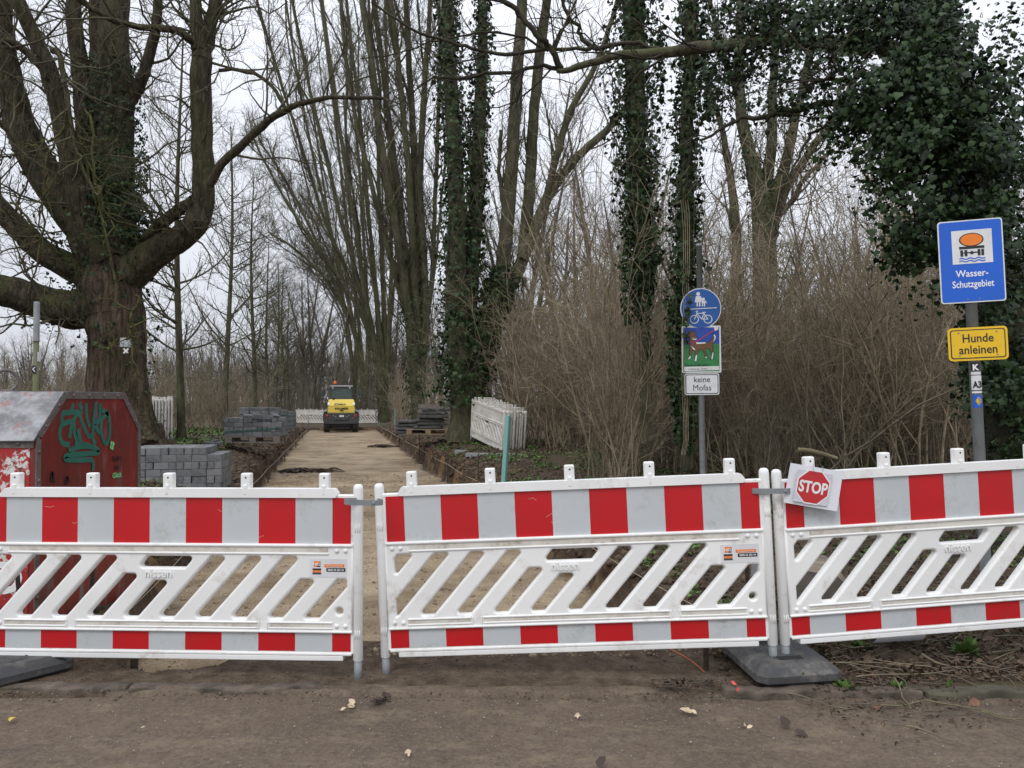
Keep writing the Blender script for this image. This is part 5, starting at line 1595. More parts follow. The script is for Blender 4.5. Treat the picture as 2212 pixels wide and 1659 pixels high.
for i, (p, r) in enumerate(lim):
    big = r[0] > 0.12
    ln = np.linalg.norm(p[-1] - p[0])
    a, ra = grow(p, np.minimum(r, 0.06), 18 if ln > 2 else 8, 1.5, 1.0, 0.42, 8, 0.22, 0.06, 0.12, 1.0, 0.007, out=(0.0, -0.25, 0.1))
    tw.add(a, ra, 5)
    b_, rb, _, _ = fine(tw, a, ra, 5, 0.75, 3, 0.32, 0.0026, 0.34, 0.16, 0.9)
# thin mossy shoots that hang in front of the trunk
for pix in ([(118, 380, 2.6), (100, 420, 2.4), (95, 480, 2.2), (80, 560, 2), (62, 640, 1.6)], [(190, 240, 3.5), (205, 320, 3), (212, 420, 3), (230, 520, 2.4), (250, 610, 2)], [(150, 250, 3.2), (118, 300, 3), (80, 310, 2.6), (40, 330, 2.4), (0, 345, 2)],
            [(118, 300, 2.6), (108, 340, 2.6), (95, 400, 2.2), (85, 470, 1.8)], [(210, 400, 2.6), (225, 440, 2.4), (240, 480, 2.2), (262, 520, 2)], [(160, 255, 3), (178, 300, 3), (195, 400, 2.5), (215, 460, 2)], [(30, 440, 3), (60, 470, 2.4), (96, 500, 2), (120, 540, 1.6)],
            [(300, 640, 3), (285, 700, 3), (275, 740, 2.4)], [(240, 700, 2), (235, 760, 2)]):
    p, r = limb(pix, DT - 1.6, 18, DT - 1.3, 0.25)
    mossy.add(p, r, 5)
    a, ra = grow(p, r, 6, 0.6, 0.9, 0.7, 6, 0.3, 0.03, 0.1, 1.0, 0.006)
    mossy.add(a, ra, 4)
    c_, rc = grow(a, ra, 3, 0.28, 0.9, 0.7, 5, 0.3, 0.1, 0.2, 1, 0.004)
    mossy.add(c_, rc, 3)
mesh_obj('crown', tw.mesh('crown', O), M['bark_twig'], ch)
mesh_obj('mossy_shoots', mossy.mesh('mossy_shoots', O), M['bark_twig_moss'], ch)
iv = [ivy_on(ivl[0], ivl[1], 4200, 0.06, (1.0, 1.35), 0.05, 0.75), ivy_on(ivl[0], ivl[1], 2600, 0.06, (1.0, 1.5), 0.1, 0.42),
      ivy_on(*limb([(250, 760, 60), (255, 650, 66), (245, 560, 56)], DT - 0.02, 10), 420, 0.07, (1.0, 1.08)),
      ivy_on(lim[4][0], lim[4][1], 500, 0.07, (1.0, 1.5), 0.0, 0.5), ivy_on(lim[2][0], lim[2][1], 300, 0.07, (1.0, 1.5), 0.0, 0.5), ivy_on(lim[1][0], lim[1][1], 200, 0.065, (1.0, 1.3), 0.0, 0.5),
      ivy_on(lim[0][0], lim[0][1], 90, 0.06, (1.0, 1.1), 0.05, 0.5), ivy_on(*limb([(320, 960, 34), (300, 850, 28), (290, 740, 30)], DT - 0.12, 10), 200, 0.05, (1.0, 1.08))]
mesh_obj('ivy', leaf_mesh('ivy', *cat(iv), IVY_T, O), M['ivy'], ch)
# small white trail cross and plate nailed to the trunk
pt = at(271, 740, DT - 0.92)
bm = bmesh.new(); bx(bm, (0, 0, 0), (0.20, 0.012, 0.185), None, 0.004)
tp = obj('tree_plate', bm, M['loader_light_grey'], None); tp.location = pt; tp.rotation_euler = (rad(-4), 0, rad(4))
tag(tp, 'small whitish notice plate nailed to the thick ivy-grown trunk', 'plate')
bm = bmesh.new()
for k in range(6): bx(bm, (-0.02 + 0.005 * (k % 2), -0.0068, 0.06 - 0.022 * k), (0.13 - 0.02 * (k % 3), 0.0015, 0.006))
obj('print_lines', bm, M['sign_white'], tp)
bm = bmesh.new()
for s in (-1, 1): bx(bm, (0, 0, 0), (0.12, 0.005 + 0.001 * s, 0.03), Matrix.Rotation(s * rad(45), 3, 'Y'))
cr = obj('trail_cross', bm, M['white_print'], None); cr.location = at(272, 758, DT - 0.92); cr.rotation_euler = (rad(-4), 0, 0)
tag(cr, 'white painted X trail mark on the thick trunk below the plate', 'trail mark')

# ------------------------------------------------------------------ multi-stemmed ivy tree right of the path
def stems_tree(name, label, base_px, d, stems, n1, l1, twig_mat, ivy_list, leaf=0.08, tmpl=IVY_T, n2=5, l2=1.0, n3=3, l3=0.45, rmin=0.004, ang=0.6, ivy_mat='ivy', group=None, trop=0.16, ddepth=1.2, t0=0.15, extra=0, thin=1.0, out=None):
    b0 = at(base_px[0], base_px[1], d)
    zg = gz(b0.x, d)
    t = tree_thing(name, label, (b0.x, d, zg - 0.05), group)
    O = np.array(t.location)
    T = Tubes(); W = Tubes(); keep = []
    for k, pix in enumerate(stems):
        off = ddepth * (((k * 0.618) % 1) - 0.5)
        pix = [(x_, y_, r_ * thin) for x_, y_, r_ in pix]
        p, r = limb(pix, d, 30, d + off, 0.12)
        T.add(p, r, 12)
        keep.append((p, r))
        if extra:
            for e in range(extra):
                q = [(x_ + (0.35 + 0.65 * j / len(pix)) * RNG.uniform(-55, 55) * j / len(pix) + RNG.uniform(-4, 4), y_, max(r_ * RNG.uniform(0.35, 0.6), 1.2)) for j, (x_, y_, r_) in enumerate(pix)]
                pe, re_ = limb(q, d, 26, d + off + RNG.uniform(-1.2, 1.2), 0.2)
                T.add(pe, re_, 7)
                a, ra = grow(pe, np.minimum(re_, 0.06), max(8, int(n1 * 0.6)), l1 * 0.8, ang, 0.40, 7, 0.18, trop, t0, 1.0, rmin * 2.0, taper_len=0.3, out=out)
                W.add(a, ra, 3)
                fine(W, a, ra, n2 - 1, l2, 2, l3, rmin, 0.25, trop, 0.7)
        if n1:
            a, ra = grow(p, np.minimum(r, 0.08), n1, l1, ang, 0.40, 7, 0.16, trop, t0, 1.0, rmin * 2.2, taper_len=0.3, out=out)
            W.add(a, ra, 4)
            fine(W, a, ra, n2, l2, n3, l3, rmin, 0.25, trop, 0.7)
    mesh_obj('trunk', T.mesh('trunk', O, 0.12), M['bark_lime'], t)
    if W.b: mesh_obj('crown', W.mesh('crown', O), M[twig_mat], t)
    if ivy_list:
        parts = [ivy_on(keep[i][0], keep[i][1], n, leaf, sp, a, c) for i, n, sp, a, c in ivy_list]
        mesh_obj('ivy', leaf_mesh('ivy', *cat(parts), tmpl, O), M[ivy_mat], t)
    return t, keep
stems_tree('ivy_tree', 'tall ivy-clad tree with two green columns next to the stacked white panels', (1008, 935), 19.6, [
    [(1008, 945, 52), (1005, 900, 34), (1000, 830, 30), (992, 740, 27), (986, 620, 22), (985, 450, 19), (978, 280, 17), (968, 120, 15), (962, -60, 12)],
    [(1003, 760, 24), (1012, 640, 19), (1025, 500, 16), (1032, 350, 14), (1036, 220, 13), (1042, 90, 11), (1036, -60, 9)],
    [(1015, 900, 26), (1032, 780, 24), (1058, 680, 21), (1086, 590, 17), (1096, 470, 15), (1106, 320, 14), (1116, 160, 13), (1128, -60, 11)],
    [(1040, 760, 18), (1080, 660, 16), (1125, 570, 14), (1142, 450, 13), (1148, 300, 12), (1160, 160, 11), (1186, -60, 9)],
    [(1128, 560, 12), (1165, 470, 11), (1200, 400, 10), (1255, 335, 9), (1310, 280, 8), (1350, 230, 6), (1400, 160, 5)],
    [(1145, 500, 9), (1180, 420, 8), (1205, 330, 8), (1235, 240, 7), (1290, 130, 6), (1330, 10, 5), (1345, -50, 4)],
    [(1092, 470, 7), (1082, 400, 5), (1078, 340, 4), (1080, 282, 4)]],
    9, 1.7, 'bark_twig', [(0, 5200, (1.0, 1.9), 0.18, 1.0), (1, 3600, (1.0, 2.0), 0.0, 1.0), (2, 1600, (1.0, 1.6), 0.1, 0.45), (3, 500, (1.0, 1.5), 0.0, 0.3)], 0.095)
stems_tree('lime_tree', 'slender many-stemmed tree left of the ivy columns, its foot hidden by brown brush', (902, 905), 30.5, [
    [(905, 915, 22), (900, 840, 18), (893, 760, 16), (878, 640, 11), (852, 480, 10), (825, 320, 9), (806, 160, 8), (772, -60, 7)],
    [(902, 850, 16), (898, 760, 14), (885, 640, 10), (868, 480, 9), (848, 320, 8), (828, 160, 7), (800, -60, 6)],
    [(905, 860, 15), (905, 760, 12), (896, 620, 10), (886, 420, 9), (872, 260, 8), (856, 100, 7), (836, -60, 6)],
    [(906, 860, 14), (912, 760, 11), (908, 620, 9), (898, 420, 9), (890, 240, 8), (880, 80, 7), (874, -60, 6)],
    [(906, 800, 12), (920, 700, 10), (916, 560, 9), (908, 380, 8), (916, 200, 7), (926, 60, 6), (932, -60, 5)],
    [(898, 780, 10), (880, 690, 8), (850, 580, 7), (808, 420, 6), (765, 240, 5), (740, 60, 5), (735, -60, 4)],
    [(905, 740, 8), (930, 640, 7), (938, 500, 6), (944, 320, 5), (950, 140, 5), (948, -40, 4)]],
    26, 2.2, 'bark_twig', [(0, 1300, (1.0, 1.8), 0.0, 0.42), (2, 600, (1.0, 1.8), 0.0, 0.4), (4, 400, (1.0, 1.8), 0.0, 0.4)], 0.12, OVAL_T, 6, 1.1, 3, 0.55, 0.007, 0.65, 'ivy_far', extra=1, thin=0.85, out=(-0.4, 0, 0.1), t0=0.25)
stems_tree('lime_tree', 'dark fan of many thin stems behind the loader, right side of the path', (826, 905), 45.0, [
    [(830, 912, 17), (824, 850, 15), (815, 780, 11), (790, 640, 7), (765, 480, 6), (738, 300, 5.5), (712, 120, 5), (690, -60, 4)],
    [(826, 850, 12), (812, 760, 9), (772, 600, 6), (728, 440, 5.5), (690, 280, 5), (655, 120, 4.5), (622, -60, 4)],
    [(826, 840, 12), (822, 740, 9), (808, 580, 6), (790, 400, 6), (775, 220, 5), (755, 60, 4.5), (745, -60, 4)],
    [(830, 850, 12), (832, 740, 8), (826, 580, 6), (818, 400, 5.5), (812, 220, 5), (800, 60, 4), (796, -60, 4)],
    [(824, 820, 9), (800, 720, 7), (745, 580, 5), (690, 440, 4.5), (640, 280, 4), (590, 120, 4), (545, -40, 3.5)],
    [(832, 820, 9), (842, 700, 7), (846, 540, 5), (842, 380, 5), (838, 200, 4), (832, 0, 4)],
    [(818, 790, 7), (785, 690, 5.5), (720, 580, 4.5), (660, 500, 4), (600, 400, 3.5), (548, 300, 3)]],
    26, 2.6, 'bark_twig', [(0, 500, (1.0, 2.0), 0.0, 0.35), (3, 300, (1.0, 2.0), 0.0, 0.3)], 0.14, OVAL_T, 6, 1.5, 3, 0.75, 0.009, 0.65, 'ivy_far', extra=1, thin=0.78, out=(-0.5, 0, 0.1), t0=0.28)
stems_tree('lime_tree', 'far fan of thin stems arching left over the end of the path', (788, 900), 62.0, [
    [(790, 905, 11), (786, 840, 9), (776, 760, 6), (745, 620, 4.5), (705, 460, 4), (668, 300, 3.6), (640, 140, 3.2), (610, -60, 3)],
    [(788, 850, 8), (780, 740, 5), (762, 580, 4), (742, 420, 3.6), (722, 240, 3.4), (700, 60, 3), (690, -50, 3)],
    [(788, 830, 7), (768, 730, 4.6), (718, 600, 3.8), (664, 480, 3.4), (612, 380, 3), (560, 300, 2.6)],
    [(790, 850, 8), (795, 740, 5), (790, 580, 4), (780, 420, 3.6), (766, 240, 3.2), (755, 40, 3)],
    [(786, 800, 6), (758, 700, 4), (700, 600, 3.4), (640, 540, 3), (580, 500, 2.6)]],
    24, 3.2, 'bark_twig', None, n2=6, l2=1.5, n3=3, l3=0.95, rmin=0.012, ang=0.65, extra=1, thin=0.78, out=(-0.6, 0, 0.1), t0=0.3)
stems_tree('lime_tree', 'farthest fan of thin stems above the loader cab', (764, 885), 82.0, [
    [(765, 890, 7), (762, 820, 5), (750, 700, 3.4), (728, 560, 3), (702, 420, 2.8), (682, 280, 2.5), (660, 120, 2.2)],
    [(764, 840, 5), (755, 720, 3.2), (730, 600, 2.8), (690, 500, 2.5), (650, 420, 2.2)],
    [(766, 840, 5), (768, 700, 3.2), (762, 540, 2.8), (752, 380, 2.5), (742, 200, 2.2)],
    [(764, 800, 4), (742, 690, 2.8), (706, 620, 2.4), (668, 580, 2.2)]],
    24, 3.6, 'bark_far', None, n2=6, l2=1.8, n3=3, l3=1.1, rmin=0.015, ang=0.65, extra=1, thin=0.8, out=(-0.5, 0, 0.1), t0=0.3)
# the tree seen between the two signs
stems_tree('woodland_tree', 'spreading bare tree seen in the gap between the two hanging ivy masses', (1652, 900), 25.0, [
    [(1655, 960, 30), (1652, 800, 27), (1650, 650, 26), (1648, 520, 25), (1640, 420, 20), (1620, 340, 15), (1600, 250, 12), (1596, 150, 10), (1600, -50, 7)],
    [(1650, 440, 16), (1662, 340, 12), (1668, 220, 10), (1672, 100, 8), (1680, -50, 6)],
    [(1655, 480, 18), (1682, 400, 13), (1704, 310, 11), (1726, 220, 9), (1745, 120, 8), (1770, -50, 6)],
    [(1660, 520, 14), (1696, 410, 11), (1732, 350, 9), (1772, 296, 8), (1812, 230, 6), (1860, 150, 5)],
    [(1604, 240, 8), (1580, 170, 7), (1552, 90, 6), (1530, -20, 5)],
    [(1672, 480, 8), (1712, 430, 6), (1742, 380, 5), (1790, 330, 4)],
    [(1560, 760, 13), (1588, 600, 11), (1586, 480, 10), (1574, 360, 8), (1556, 270, 6), (1530, 190, 5), (1510, 120, 4)]],
    12, 2.0, 'bark_twig', [(0, 1600, (1.0, 1.6), 0.15, 0.7), (1, 250, (1, 1.5), 0, 0.5), (2, 250, (1, 1.5), 0, 0.4)], 0.11, OVAL_T, 5, 1.0, 2, 0.5, 0.006, 0.7, 'ivy_far')

# ------------------------------------------------------------------ hanging ivy columns behind the middle sign
def ivy_column(label, d, pix, count, leaf, tail, trunk_pix):
    b0 = at(trunk_pix[0][0], 990, d)
    t = tree_thing('ivy_column', label, (b0.x, d, gz(b0.x, d) - 0.03), None, 'ivy tree')
    O = np.array(t.location)
    T = Tubes(); p, r = limb(trunk_pix, d, 24, None, 0.06); T.add(p, r, 10)
    rs = np.random.default_rng(3)
    for k in range(34):      # hanging tendrils
        i = rs.integers(1, len(pix) - 1)
        x = pix[i][0] + rs.uniform(-1, 1) * pix[i][2]
        y0 = pix[i][1]; ln = rs.uniform(80, 320)
        q, rq = limb([(x, y0, 0.9), (x + rs.uniform(-12, 12), y0 + ln * 0.5, 0.8), (x + rs.uniform(-18, 18), y0 + ln, 0.6)], d + rs.uniform(-0.45, 0.2), 10, None, 0.05)
        T.add(q, rq, 3)
    mesh_obj('trunk', T.mesh('trunk', O), M['bark_lime'], t)
    A, R = limb(pix, d, 30)
    parts = [ivy_on(A, R, count, leaf, (0.15, 1.05), 0, 1, 0.8)]
    for (q0, n) in tail:
        a2, r2 = limb(q0, d - 0.1, 10)
        parts.append(ivy_on(a2, r2, n, leaf, (0.1, 1.0), 0, 1, 0.9))
    mesh_obj('ivy', leaf_mesh('ivy', *cat(parts), IVY_T, O), M['ivy'], t)
    return t
ivy_column('broad dark ivy column hanging left of the middle sign, top cut off', 10.6,
           [(1370, -60, 58), (1368, 60, 55), (1370, 180, 52), (1372, 300, 50), (1378, 400, 45), (1385, 500, 38), (1388, 580, 28), (1388, 640, 18), (1385, 690, 8)], 10500, 0.060,
           [([(1350, 560, 25), (1352, 640, 14), (1355, 700, 6)], 160), ([(1395, 640, 16), (1400, 700, 10), (1402, 770, 5)], 140), ([(1425, 60, 18), (1430, 140, 12), (1428, 220, 6)], 200)],
           [(1392, 1000, 9), (1390, 700, 7), (1378, 400, 18), (1370, 100, 22), (1370, -80, 22)])
ivy_column('narrow ivy column right behind the round blue sign', 9.3,
           [(1490, -60, 34), (1490, 100, 32), (1484, 250, 31), (1482, 400, 31), (1480, 520, 33), (1482, 640, 34), (1480, 740, 30), (1478, 830, 24), (1474, 900, 15), (1470, 960, 7)], 8500, 0.056,
           [([(1450, 640, 16), (1446, 760, 10), (1445, 850, 5)], 160), ([(1500, 860, 14), (1495, 920, 10), (1490, 980, 5)], 140), ([(1520, 90, 26), (1530, 180, 18), (1528, 260, 8)], 300)],
           [(1478, 1010, 11), (1480, 700, 13), (1482, 400, 14), (1490, 100, 14), (1492, -80, 14)])
# a spray of ivy that reaches over the left rim of the round sign
a2, r2 = limb([(1478, 560, 10), (1484, 640, 13), (1482, 700, 11), (1479, 740, 7)], 7.90, 10)
sp_ = tree_thing('ivy_spray', 'thin ivy spray hanging over the left rim of the round blue sign', (at(1481, 600, 7.9).x, 7.9, gz(at(1481, 600, 7.9).x, 7.9)), None, 'ivy')
T = Tubes()
for k in range(4):
    q, rq = limb([(1472 + 5 * k, 430, 0.8), (1476 + 4 * k, 600, 0.8), (1474 + 4 * k, 760, 0.6), (1476 + 3 * k, 985, 0.6)], 7.93 + 0.02 * k, 14, None, 0.05); T.add(q, rq, 3)
mesh_obj('tendril', T.mesh('tendril', sp_.location), M['bark_shrub'], sp_)
mesh_obj('leaves', leaf_mesh('leaves', *ivy_on(a2, r2, 60, 0.05, (0.1, 1.1), 0, 1), IVY_T, sp_.location), M['ivy'], sp_)

# ------------------------------------------------------------------ the big ivy tree on the right with its boughs
D4 = 6.6
b0 = at(2200, 1010, D4)
rt = tree_thing('ivy_tree', 'huge ivy-smothered tree filling the right edge behind the blue sign', (b0.x, D4 + 0.3, gz(b0.x, D4 + 0.3) - 0.05))
O = np.array(rt.location)
T = Tubes(); Wt = Tubes(); Wm = Tubes()
tk, tr = limb([(2215, 1080, 80), (2205, 980, 66), (2185, 800, 60), (2145, 600, 58), (2095, 400, 54), (2045, 200, 50), (2005, 60, 44), (1975, -120, 38)], D4 + 0.35, 34, D4 + 0.6, 0.1)
T.add(tk, tr, 16)
bgs = []
def bough(pix, d, d2, sides=9, W=None):
    p, r = limb(pix, d, 30, d2, 0.12); (W or T).add(p, r, sides); bgs.append((p, r)); return p, r
b1 = bough([(1990, 130, 24), (1900, 100, 20), (1800, 88, 17), (1700, 85, 15), (1600, 92, 14), (1520, 102, 13.5), (1440, 108, 12), (1360, 118, 10), (1290, 132, 8), (1240, 143, 7), (1205, 150, 5)], D4 + 0.5, 9.3, 10, Wm)
bough([(1206, 150, 7), (1190, 118, 7), (1172, 88, 6.5), (1135, 45, 6), (1090, 0, 5.5), (1050, -50, 5)], 9.3, 9.0, 8)
bough([(1208, 146, 5), (1160, 145, 4.5), (1120, 152, 4), (1060, 160, 4), (1000, 164, 3.6), (936, 170, 3.4)], 9.3, 9.8, 6)
bough([(1276, 98, 6), (1250, 108, 4), (1180, 108, 4), (1104, 115, 4), (1030, 108, 3.6), (970, 90, 3.2), (887, 57, 2.8), (804, 8, 2.2)], 9.3, 9.0, 6)
bough([(1420, 105, 5), (1350, 95, 4.5), (1278, 98, 5), (1240, 50, 4), (1215, 0, 3.5)], 9.2, 9.4, 6)
bough([(1180, 110, 3), (1120, 82, 2.6), (1030, 70, 2.2), (940, 92, 1.8), (850, 112, 1.5), (780, 130, 1.2)], 9.3, 9.6, 5)
b2 = bough([(1960, 190, 11), (1860, 205, 8), (1774, 222, 7), (1691, 240, 6.5), (1624, 253, 5), (1574, 267, 4), (1511, 297, 2.8)], D4 + 0.4, 7.2, 8)
bough([(1880, 220, 5), (1807, 255, 4), (1750, 290, 3), (1727, 333, 2.6), (1691, 388, 1.8)], D4 + 0.3, 6.8, 6)
bough([(1840, 170, 5), (1790, 165, 4), (1740, 178, 3), (1690, 170, 2)], D4 + 0.2, 6.6, 6)
bough([(1990, 60, 14), (1900, 40, 11), (1820, 20, 9), (1740, 28, 7), (1640, 10, 5), (1560, -20, 4)], D4 + 0.5, 8.4, 8)
for pix in ([(2050, 0, 2.6), (2035, 40, 2.6), (1995, 82, 2), (1975, 78, 1.6)], [(1850, 60, 2.4), (1790, 140, 2.2), (1730, 170, 1.6)], [(1880, 110, 2), (1860, 150, 2), (1820, 200, 1.6)], [(1990, 130, 2.2), (1930, 200, 1.8)], [(1570, 0, 2.6), (1590, 40, 2.2), (1602, 120, 1.6)], [(1690, 40, 2.4), (1745, 110, 2), (1780, 150, 1.6)]):
    p, r = limb(pix, D4 - 0.5, 14, D4 - 0.4, 0.1); T.add(p, r, 5)
mesh_obj('trunk', T.mesh('trunk', O, 0.1), M['bark_dark'], rt)
mesh_obj('mossy_bough', Wm.mesh('mossy_bough', O, 0.1), M['bark_lime'], rt)
for p, r in bgs[1:6]:
    a, ra = grow(p, r, 9, 0.9, 0.8, 0.5, 7, 0.2, 0.03, 0.1, 1.0, 0.004)
    Wt.add(a, ra, 4); fine(Wt, a, ra, 4, 0.5, 2, 0.25, 0.0022, 0.28, 0.05)
for p, r in bgs[6:]:
    a, ra = grow(p, r, 7, 0.7, 0.8, 0.5, 7, 0.22, -0.02, 0.1, 1.0, 0.003)
    Wt.add(a, ra, 4); fine(Wt, a, ra, 3, 0.4, 2, 0.2, 0.002, 0.28, 0.0)
a, ra = grow(b1[0], b1[1], 12, 1.0, 0.9, 0.25, 7, 0.25, 0.05, 0.2, 1.0, 0.004); Wt.add(a, ra, 4); fine(Wt, a, ra, 4, 0.5, 2, 0.25, 0.0022)
mesh_obj('crown', Wt.mesh('crown', O), M['bark_dark'], rt)
def cloud(px, py, rx, ry, d, rd, n, size):
    n, size = int(n * 2.0), size * 0.62
    """leaf mass: ellipsoid rx, ry in picture units at depth d, rd metres deep"""
    k = d / F
    c = np.array(at(px, py, d)[:])
    u = norm(RNG.normal(size=(n, 3))) * (0.35 + 0.65 * RNG.random((n, 1)) ** 0.5)
    P = c + u * np.array([rx * k, rd, ry * k])
    P += 0.07 * RNG.normal(size=(n, 3))
    nr = norm(u + 0.7 * RNG.normal(size=(n, 3)) + np.array([0, -0.5, 0.25]))
    tp = np.tile(np.array([0, 0, -1.0]), (n, 1)) + 0.5 * RNG.normal(size=(n, 3))
    return P, nr, tp, size * (0.55 + 0.75 * RNG.random(n))
parts = [ivy_on(tk, tr, 15000, 0.048, (0.85, 1.3), 0.06, 1.0, 0.7)]
for c_ in ((1985, 80, 120, 130, 6.4, 0.5, 1900, 0.078), (1935, 210, 95, 90, 6.3, 0.4, 1300, 0.08), (1965, 330, 95, 110, 6.2, 0.4, 1500, 0.08), (2060, 180, 120, 150, 6.2, 0.5, 2200, 0.08), (2080, 380, 120, 130, 6.0, 0.45, 2000, 0.08),
           (1990, 470, 80, 90, 6.1, 0.4, 1200, 0.078), (2115, 550, 90, 100, 6.0, 0.45, 1200, 0.078), (1965, 540, 40, 60, 6.2, 0.3, 300, 0.07), (2165, 720, 70, 140, 6.1, 0.4, 900, 0.075), (2175, 880, 70, 120, 6.0, 0.4, 1000, 0.072), (2005, 640, 30, 50, 6.3, 0.25, 120, 0.065),
           (1900, 40, 90, 70, 6.8, 0.5, 900, 0.075), (1800, 60, 100, 55, 7.2, 0.5, 900, 0.07), (1700, 30, 100, 55, 7.8, 0.5, 800, 0.07), (1600, 40, 90, 60, 8.2, 0.5, 700, 0.07), (1640, 120, 100, 45, 8.0, 0.4, 520, 0.07), (1560, 160, 60, 60, 8.3, 0.4, 380, 0.07),
           (1750, 150, 80, 45, 7.2, 0.4, 420, 0.07), (1830, 150, 60, 60, 6.8, 0.4, 420, 0.072), (1850, 250, 50, 50, 6.6, 0.3, 320, 0.072), (1735, 225, 55, 30, 7.0, 0.3, 190, 0.068), (1650, 225, 40, 40, 7.2, 0.3, 130, 0.066), (1810, 300, 40, 26, 6.6, 0.2, 120, 0.066),
           (1770, 345, 22, 14, 6.6, 0.15, 24, 0.06), (1548, 230, 30, 50, 8.2, 0.3, 120, 0.066), (2190, 120, 50, 180, 6.9, 0.4, 380, 0.07), (2185, 300, 40, 120, 6.7, 0.4, 380, 0.07), (1890, 440, 22, 30, 6.3, 0.2, 60, 0.066), (2170, 780, 70, 120, 6.2, 0.4, 900, 0.07), (2190, 920, 60, 90, 6.2, 0.4, 700, 0.07), (2100, 680, 55, 60, 6.2, 0.3, 300, 0.07)):
    parts.append(cloud(*c_))
lv = cat(parts)
lc = lv[0]
cl = 0.6 * vnoise(lc[:, 0] * 3.2 + lc[:, 1] * 1.1, lc[:, 2] * 3.2, 91) + 0.4 * vnoise(lc[:, 0] * 7.5, lc[:, 2] * 7.5 + lc[:, 1] * 2, 92)
ok = cl > 0.40
lv = [q[ok] for q in lv]
lv[3] = lv[3] * (0.55 + 0.75 * RNG.random(len(lv[3])))
tn = np.clip(RNG.random(len(lv[3])) ** 1.6 * 0.85 + 0.35 * (cl[ok] - 0.5), 0, 1)
mesh_obj('ivy', leaf_mesh('ivy', *lv, IVY_T, O, tn), M['ivy'], rt)

# ------------------------------------------------------------------ young trees in a row left of the path
def young_tree(h, r0, seed, n1=60, droop=0.10):
    global RNG
    RNG = np.random.default_rng(seed)
    T, W = Tubes(), Tubes()
    z = np.linspace(-0.1, h, 26)
    p = np.stack([0.05 * h * 0.1 * np.sin(z * 0.5 + seed), 0.01 * h * np.cos(z * 0.4), z], -1)
    r = r0 * (1 - 0.86 * np.linspace(0, 1, 26)) + 0.004
    r[0] *= 1.5
    T.add(p, r, 9)
    a, ra = grow(p, np.maximum(r, 0.03), n1, h * 0.23, 1.15, 0.38, 8, 0.10, droop, 0.22, 0.98, 0.008, taper_len=0.55)
    W.add(a, ra, 4)
    fine(W, a, ra, 7, h * 0.075, 3, h * 0.032, 0.0045, 0.22, 0.10, 0.8)
    return T.mesh('trunk'), W.mesh('crown')
yt = [young_tree(11, 0.11, s) for s in (21, 22, 23)]
for me in yt: set_mat(me[0], M['bark_lime']); set_mat(me[1], M['bark_twig'])
row = [(385, 20.5, 1.0, 'young bare tree right of the thick trunk, nearest of the row'), (492, 28.5, 1.05, 'young bare tree directly behind the opened paver pallet'), (546, 36.0, 1.1, 'young bare tree with a slightly bent stem behind the strapped pavers'),
       (577, 44.0, 1.0, 'thin young bare tree left of the far white barrier, fourth of the row'), (598, 52.0, 1.0, 'thin young bare tree, fifth from the thick trunk in the row'), (611, 60.0, 1.1, 'thin young bare tree, sixth from the thick trunk in the row'), (622, 69.0, 1.1, 'thin young bare tree, last one before the dark far trunk')]
for k, (px, y, s, lab) in enumerate(row):
    x = at(px, 866, y).x
    t = tree_thing('young_tree', lab, (x, y, gz(x, y) - 0.05), 'row of young trees left of the path')
    t.rotation_euler = (0, 0, k * 2.1); t.scale = (s, s, s)
    share('trunk', yt[k % 3][0], t); share('crown', yt[k % 3][1], t)

# ------------------------------------------------------------------ background trees and thicket
def wood_tree(h, r0, seed, stems=3):
    global RNG
    RNG = np.random.default_rng(seed)
    T, W = Tubes(), Tubes()
    for k in range(stems):
        z = np.linspace(0, 1, 20)
        a0 = 2 * math.pi * k / stems + seed
        spread = h * 0.16 * (0 if stems == 1 else 1)
        p = np.stack([spread * np.cos(a0) * z ** 1.3 + 0.02 * h * np.sin(3 * z + k + seed), spread * np.sin(a0) * z ** 1.3 + 0.015 * h * np.cos(4 * z + seed), h * z * (1 - 0.12 * k) - 0.1], -1)
        r = r0 * (1 - 0.85 * z) + 0.01
        T.add(p, r, 8)
        a, ra = grow(p, np.maximum(r, 0.05), 26, h * 0.2, 0.75, 0.42, 7, 0.14, 0.12, 0.25, 1.0, 0.012, taper_len=0.4)
        W.add(a, ra, 4)
        fine(W, a, ra, 6, h * 0.085, 3, h * 0.04, 0.006, 0.24, 0.12, 0.7)
    return T.mesh('trunk'), W.mesh('crown')
wt = [wood_tree(17, 0.22, 31, 3), wood_tree(15, 0.18, 32, 2), wood_tree(19, 0.24, 33, 4), wood_tree(13, 0.16, 34, 2)]
for me in wt: set_mat(me[0], M['bark_far']); set_mat(me[1], M['bark_far'])
rnd = random.Random(9)
def wood(n, pxr, dr, label, group, smin, smax, keepout=True):
    for k in range(n):
        px = pxr[0] + (pxr[1] - pxr[0]) * (k + rnd.random()) / n
        d = rnd.uniform(*dr)
        x = at(px, 866, d).x
        if keepout and -3.2 < x + SLOPE * d < 3.6: continue
        t = tree_thing('woodland_tree', label, (x, d, gz(x, d) - 0.1), group)
        s = rnd.uniform(smin, smax)
        t.scale = (s, s, s); t.rotation_euler = (0, 0, rnd.uniform(0, 6.28))
        me = wt[rnd.randrange(4)]
        share('trunk', me[0], t); share('crown', me[1], t)
wood(26, (-60, 620), (62, 110), 'distant bare tree in the wood line on the left', 'distant wood on the left', 0.34, 0.52)
wood(13, (1130, 2230), (34, 60), 'bare tree standing in the wood behind the thicket', 'wood behind the thicket', 0.75, 1.15)
wood(14, (640, 1130), (60, 130), 'bare tree in the wood behind the right tree row', 'wood behind the tree row', 0.8, 1.1, False)
wood(6, (1250, 2230), (24, 32), 'slim bare tree just behind the thicket', 'slim trees in the thicket', 0.45, 0.8)
x = at(645, 866, 76).x
